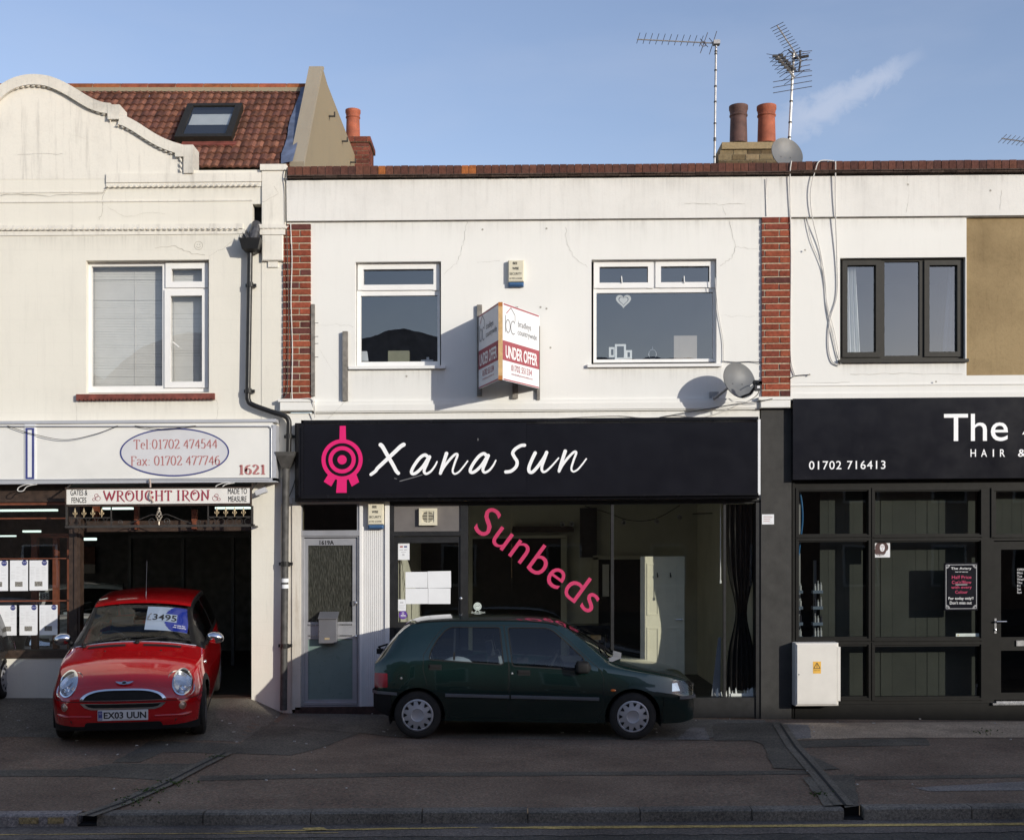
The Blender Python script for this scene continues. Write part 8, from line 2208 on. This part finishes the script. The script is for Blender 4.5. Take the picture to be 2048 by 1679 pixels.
# ================================================================ houses across the street (behind the camera: they shade the pavement and show in the panes)
M['far_brick'] = simple('far_brick_wall', (.30, .20, .15), .9, var=.25, scale=3)
M['far_roof'] = simple('far_slate_roof', (.20, .20, .22), .8, var=.3, scale=3)
def far_house(x0, x1, yf, h, ridge, label, gable=False):
    t = thing('house', label, 'house', ((x0 + x1) / 2, yf, 0))
    mb = MB(rise=False); mb.box(x0, x1, yf - 8, yf, -.2, h); mb.build('wall', M['far_brick'], t).location = (-t.location.x, -t.location.y, 0)
    mb = MB(rise=False); o = .25
    if ridge > 0:
        if gable:
            xm = (x0 + x1) / 2; rw = (x1 - x0) / 2 + o; mb.prism([(xm + rw * math.cos(R(t)), yf + .1, h + ridge * math.sin(R(t)) ** 1.15) for t in range(0, 181, 12)], (0, -8.2, 0))
        else:
            ym = yf - 4; mb.prism([(x0, yf + o, h), (x0, ym, h + ridge), (x0, yf - 8 - o, h)], (x1 - x0, 0, 0))
    else: mb.box(x0 - .05, x1 + .05, yf - 8.05, yf + .05, h, h + .12)
    mb.build('roof', M['far_roof'], t).location = (-t.location.x, -t.location.y, 0)
    n = max(2, int((x1 - x0) / 2.6))
    for fl in (0, 1):
        for i in range(n):
            cx = x0 + (x1 - x0) * (i + .5) / n; z0 = .9 + fl * 2.8
            mb = MB(rise=False); mb.box(cx - .6, cx + .6, yf, yf + .04, z0, z0 + 1.4); w = mb.build('window', M['upvc'], t); w.location = (-t.location.x, -t.location.y, 0)
            mb = MB(rise=False); mb.quad((cx + .52, yf + .045, z0 + .08), (cx - .52, yf + .045, z0 + .08), (cx - .52, yf + .045, z0 + 1.32), (cx + .52, yf + .045, z0 + 1.32)); mb.build('pane', M['room_dark'], w)
L_ = -24.0
for i, (a, b, h, r_, g, lb) in enumerate(((-21, -14.02, 6.2, 2.9, True, 'brick round gabled house far left across the street'), (-14, -7.02, 6.2, 3.2, True, 'brick house with tall rounded gable across the street'), (-7, -.02, 6.0, 3.5, True, 'brick rounded gable house opposite the empty shop'), (0, 6.98, 6.2, 2.9, False, 'brick house with long roof opposite the salon'), (7, 13.23, 6.2, 2.7, False, 'brick house added to fill the gap beside the flat roofed block'))):  # last house is added to close a bright gap in the reflections
    far_house(a, b, L_, h, r_, lb, g)
far_house(13.25, 46, L_, FAR_H, 0, 'long flat roofed brick block across the street to the right')

# ================================================================ light
sun_dir = Vector((.90, -.91, .30)).normalized()      # towards the sun
elev = math.asin(sun_dir.z); az = math.atan2(sun_dir.x, sun_dir.y)
L = bpy.data.lights.new('sun', 'SUN'); L.energy = SUN_E; L.angle = R(.5); L.color = (1.0, .95, .84)
so_ = bpy.data.objects.new('sun', L); COL.objects.link(so_); so_.rotation_euler = sun_dir.to_track_quat('Z', 'Y').to_euler(); so_.location = (20, -20, 12)
w = bpy.data.worlds.new('World'); scene.world = w; w.use_nodes = True; nt = w.node_tree; nt.nodes.clear()
out = nt.nodes.new('ShaderNodeOutputWorld'); bg = nt.nodes.new('ShaderNodeBackground'); bg.inputs['Strength'].default_value = SKY_S
sk = nt.nodes.new('ShaderNodeTexSky'); sk.sky_type = 'NISHITA'; sk.sun_disc = False; sk.sun_elevation = elev; sk.sun_rotation = az; sk.air_density = 1.0; sk.dust_density = DUST; sk.ozone_density = 1.6
# a wisp of thin cloud in the sky, upper right
tc = nt.nodes.new('ShaderNodeTexCoord')
def wdir(px, py): return Vector(((px - HX) / FPX, 1.0, (HY - py) / FPX)).normalized()
c0_, c1_ = wdir(1560, 265), wdir(1850, 110); ax_ = (c1_ - c0_); Lw = ax_.length; ax_.normalize(); cm = (c0_ + c1_) / 2
nrm = cm.normalized().cross(ax_).normalized()
def vm(op, a, b=None):
    n = nt.nodes.new('ShaderNodeVectorMath'); n.operation = op
    for i, v in enumerate((a, b)):
        if v is None: continue
        if hasattr(v, 'links'): nt.links.new(v, n.inputs[i])
        else: n.inputs[i].default_value = v
    return n
def mt(op, a, b=None, c=None):
    n = nt.nodes.new('ShaderNodeMath'); n.operation = op
    for i, v in enumerate((a, b, c)):
        if v is None: continue
        if hasattr(v, 'links'): nt.links.new(v, n.inputs[i])
        else: n.inputs[i].default_value = v
    return n.outputs[0]
gen = tc.outputs['Generated']
rel = vm('SUBTRACT', gen, tuple(c0_)).outputs['Vector']
u_ = mt('DIVIDE', vm('DOT_PRODUCT', rel, tuple(ax_)).outputs['Value'], Lw)
v_ = vm('DOT_PRODUCT', rel, tuple(nrm)).outputs['Value']
nz = nt.nodes.new('ShaderNodeTexNoise'); nz.inputs['Scale'].default_value = 55; nz.inputs['Detail'].default_value = 7; nz.inputs['Roughness'].default_value = .62; nz.inputs['Distortion'].default_value = .6
nt.links.new(gen, nz.inputs['Vector'])
vv = mt('ADD', v_, mt('MULTIPLY', mt('SUBTRACT', nz.outputs['Fac'], .5), .030))
wid = mt('MULTIPLY', mt('ADD', mt('MULTIPLY', mt('SUBTRACT', 1.0, u_), .5), .45), .019)
core = mt('MAXIMUM', mt('SUBTRACT', 1.0, mt('POWER', mt('ABSOLUTE', mt('DIVIDE', vv, wid)), 1.7)), 0.0)
along = mt('MULTIPLY', mt('MINIMUM', mt('MAXIMUM', mt('MULTIPLY', mt('ADD', u_, .18), 2.6), 0.0), 1.0), mt('MINIMUM', mt('MAXIMUM', mt('MULTIPLY', mt('SUBTRACT', 1.02, u_), 3.5), 0.0), 1.0))
fac = mt('MULTIPLY', mt('MULTIPLY', core, along), .55)
n2 = nt.nodes.new('ShaderNodeTexNoise'); n2.inputs['Scale'].default_value = 5.0; n2.inputs['Detail'].default_value = 5
mp_ = nt.nodes.new('ShaderNodeMapping'); mp_.inputs['Scale'].default_value = (1, 1, 3.5); nt.links.new(gen, mp_.inputs['Vector']); nt.links.new(mp_.outputs['Vector'], n2.inputs['Vector'])
haze = mt('MULTIPLY', mt('MAXIMUM', mt('SUBTRACT', n2.outputs['Fac'], .48), 0.0), .55)
fac = mt('MINIMUM', mt('ADD', fac, haze), 1.0)
mx = nt.nodes.new('ShaderNodeMix'); mx.data_type = 'RGBA'; nt.links.new(fac, mx.inputs[0]); nt.links.new(sk.outputs[0], mx.inputs[6]); mx.inputs[7].default_value = CLOUD
hs = nt.nodes.new('ShaderNodeMix'); hs.data_type = 'RGBA'; hs.blend_type = 'MULTIPLY'; hs.inputs[0].default_value = 1.0; nt.links.new(mx.outputs[2], hs.inputs[6]); hs.inputs[7].default_value = SKY_TINT
nt.links.new(hs.outputs[2], bg.inputs['Color']); nt.links.new(bg.outputs[0], out.inputs['Surface'])

# ================================================================ camera
cam = bpy.data.cameras.new('camera'); co = bpy.data.objects.new('camera', cam); COL.objects.link(co)
co.location = (0, -D, CZ); co.rotation_euler = (R(90), 0, 0)
cam.sensor_width = 36; cam.sensor_fit = 'HORIZONTAL'; cam.lens = 36 * FPX / 2048; cam.shift_y = (HY - 839.5) / 2048; cam.clip_end = 500; cam.clip_start = .1
scene.camera = co
scene.render.engine = 'CYCLES'
scene.view_settings.view_transform = 'Standard'; scene.view_settings.look = 'None'; scene.view_settings.exposure = 0; scene.view_settings.gamma = 1
scene.cycles.max_bounces = 8; scene.cycles.transparent_max_bounces = 12; scene.cycles.use_denoising = True
scene.cycles.sample_clamp_indirect = 6
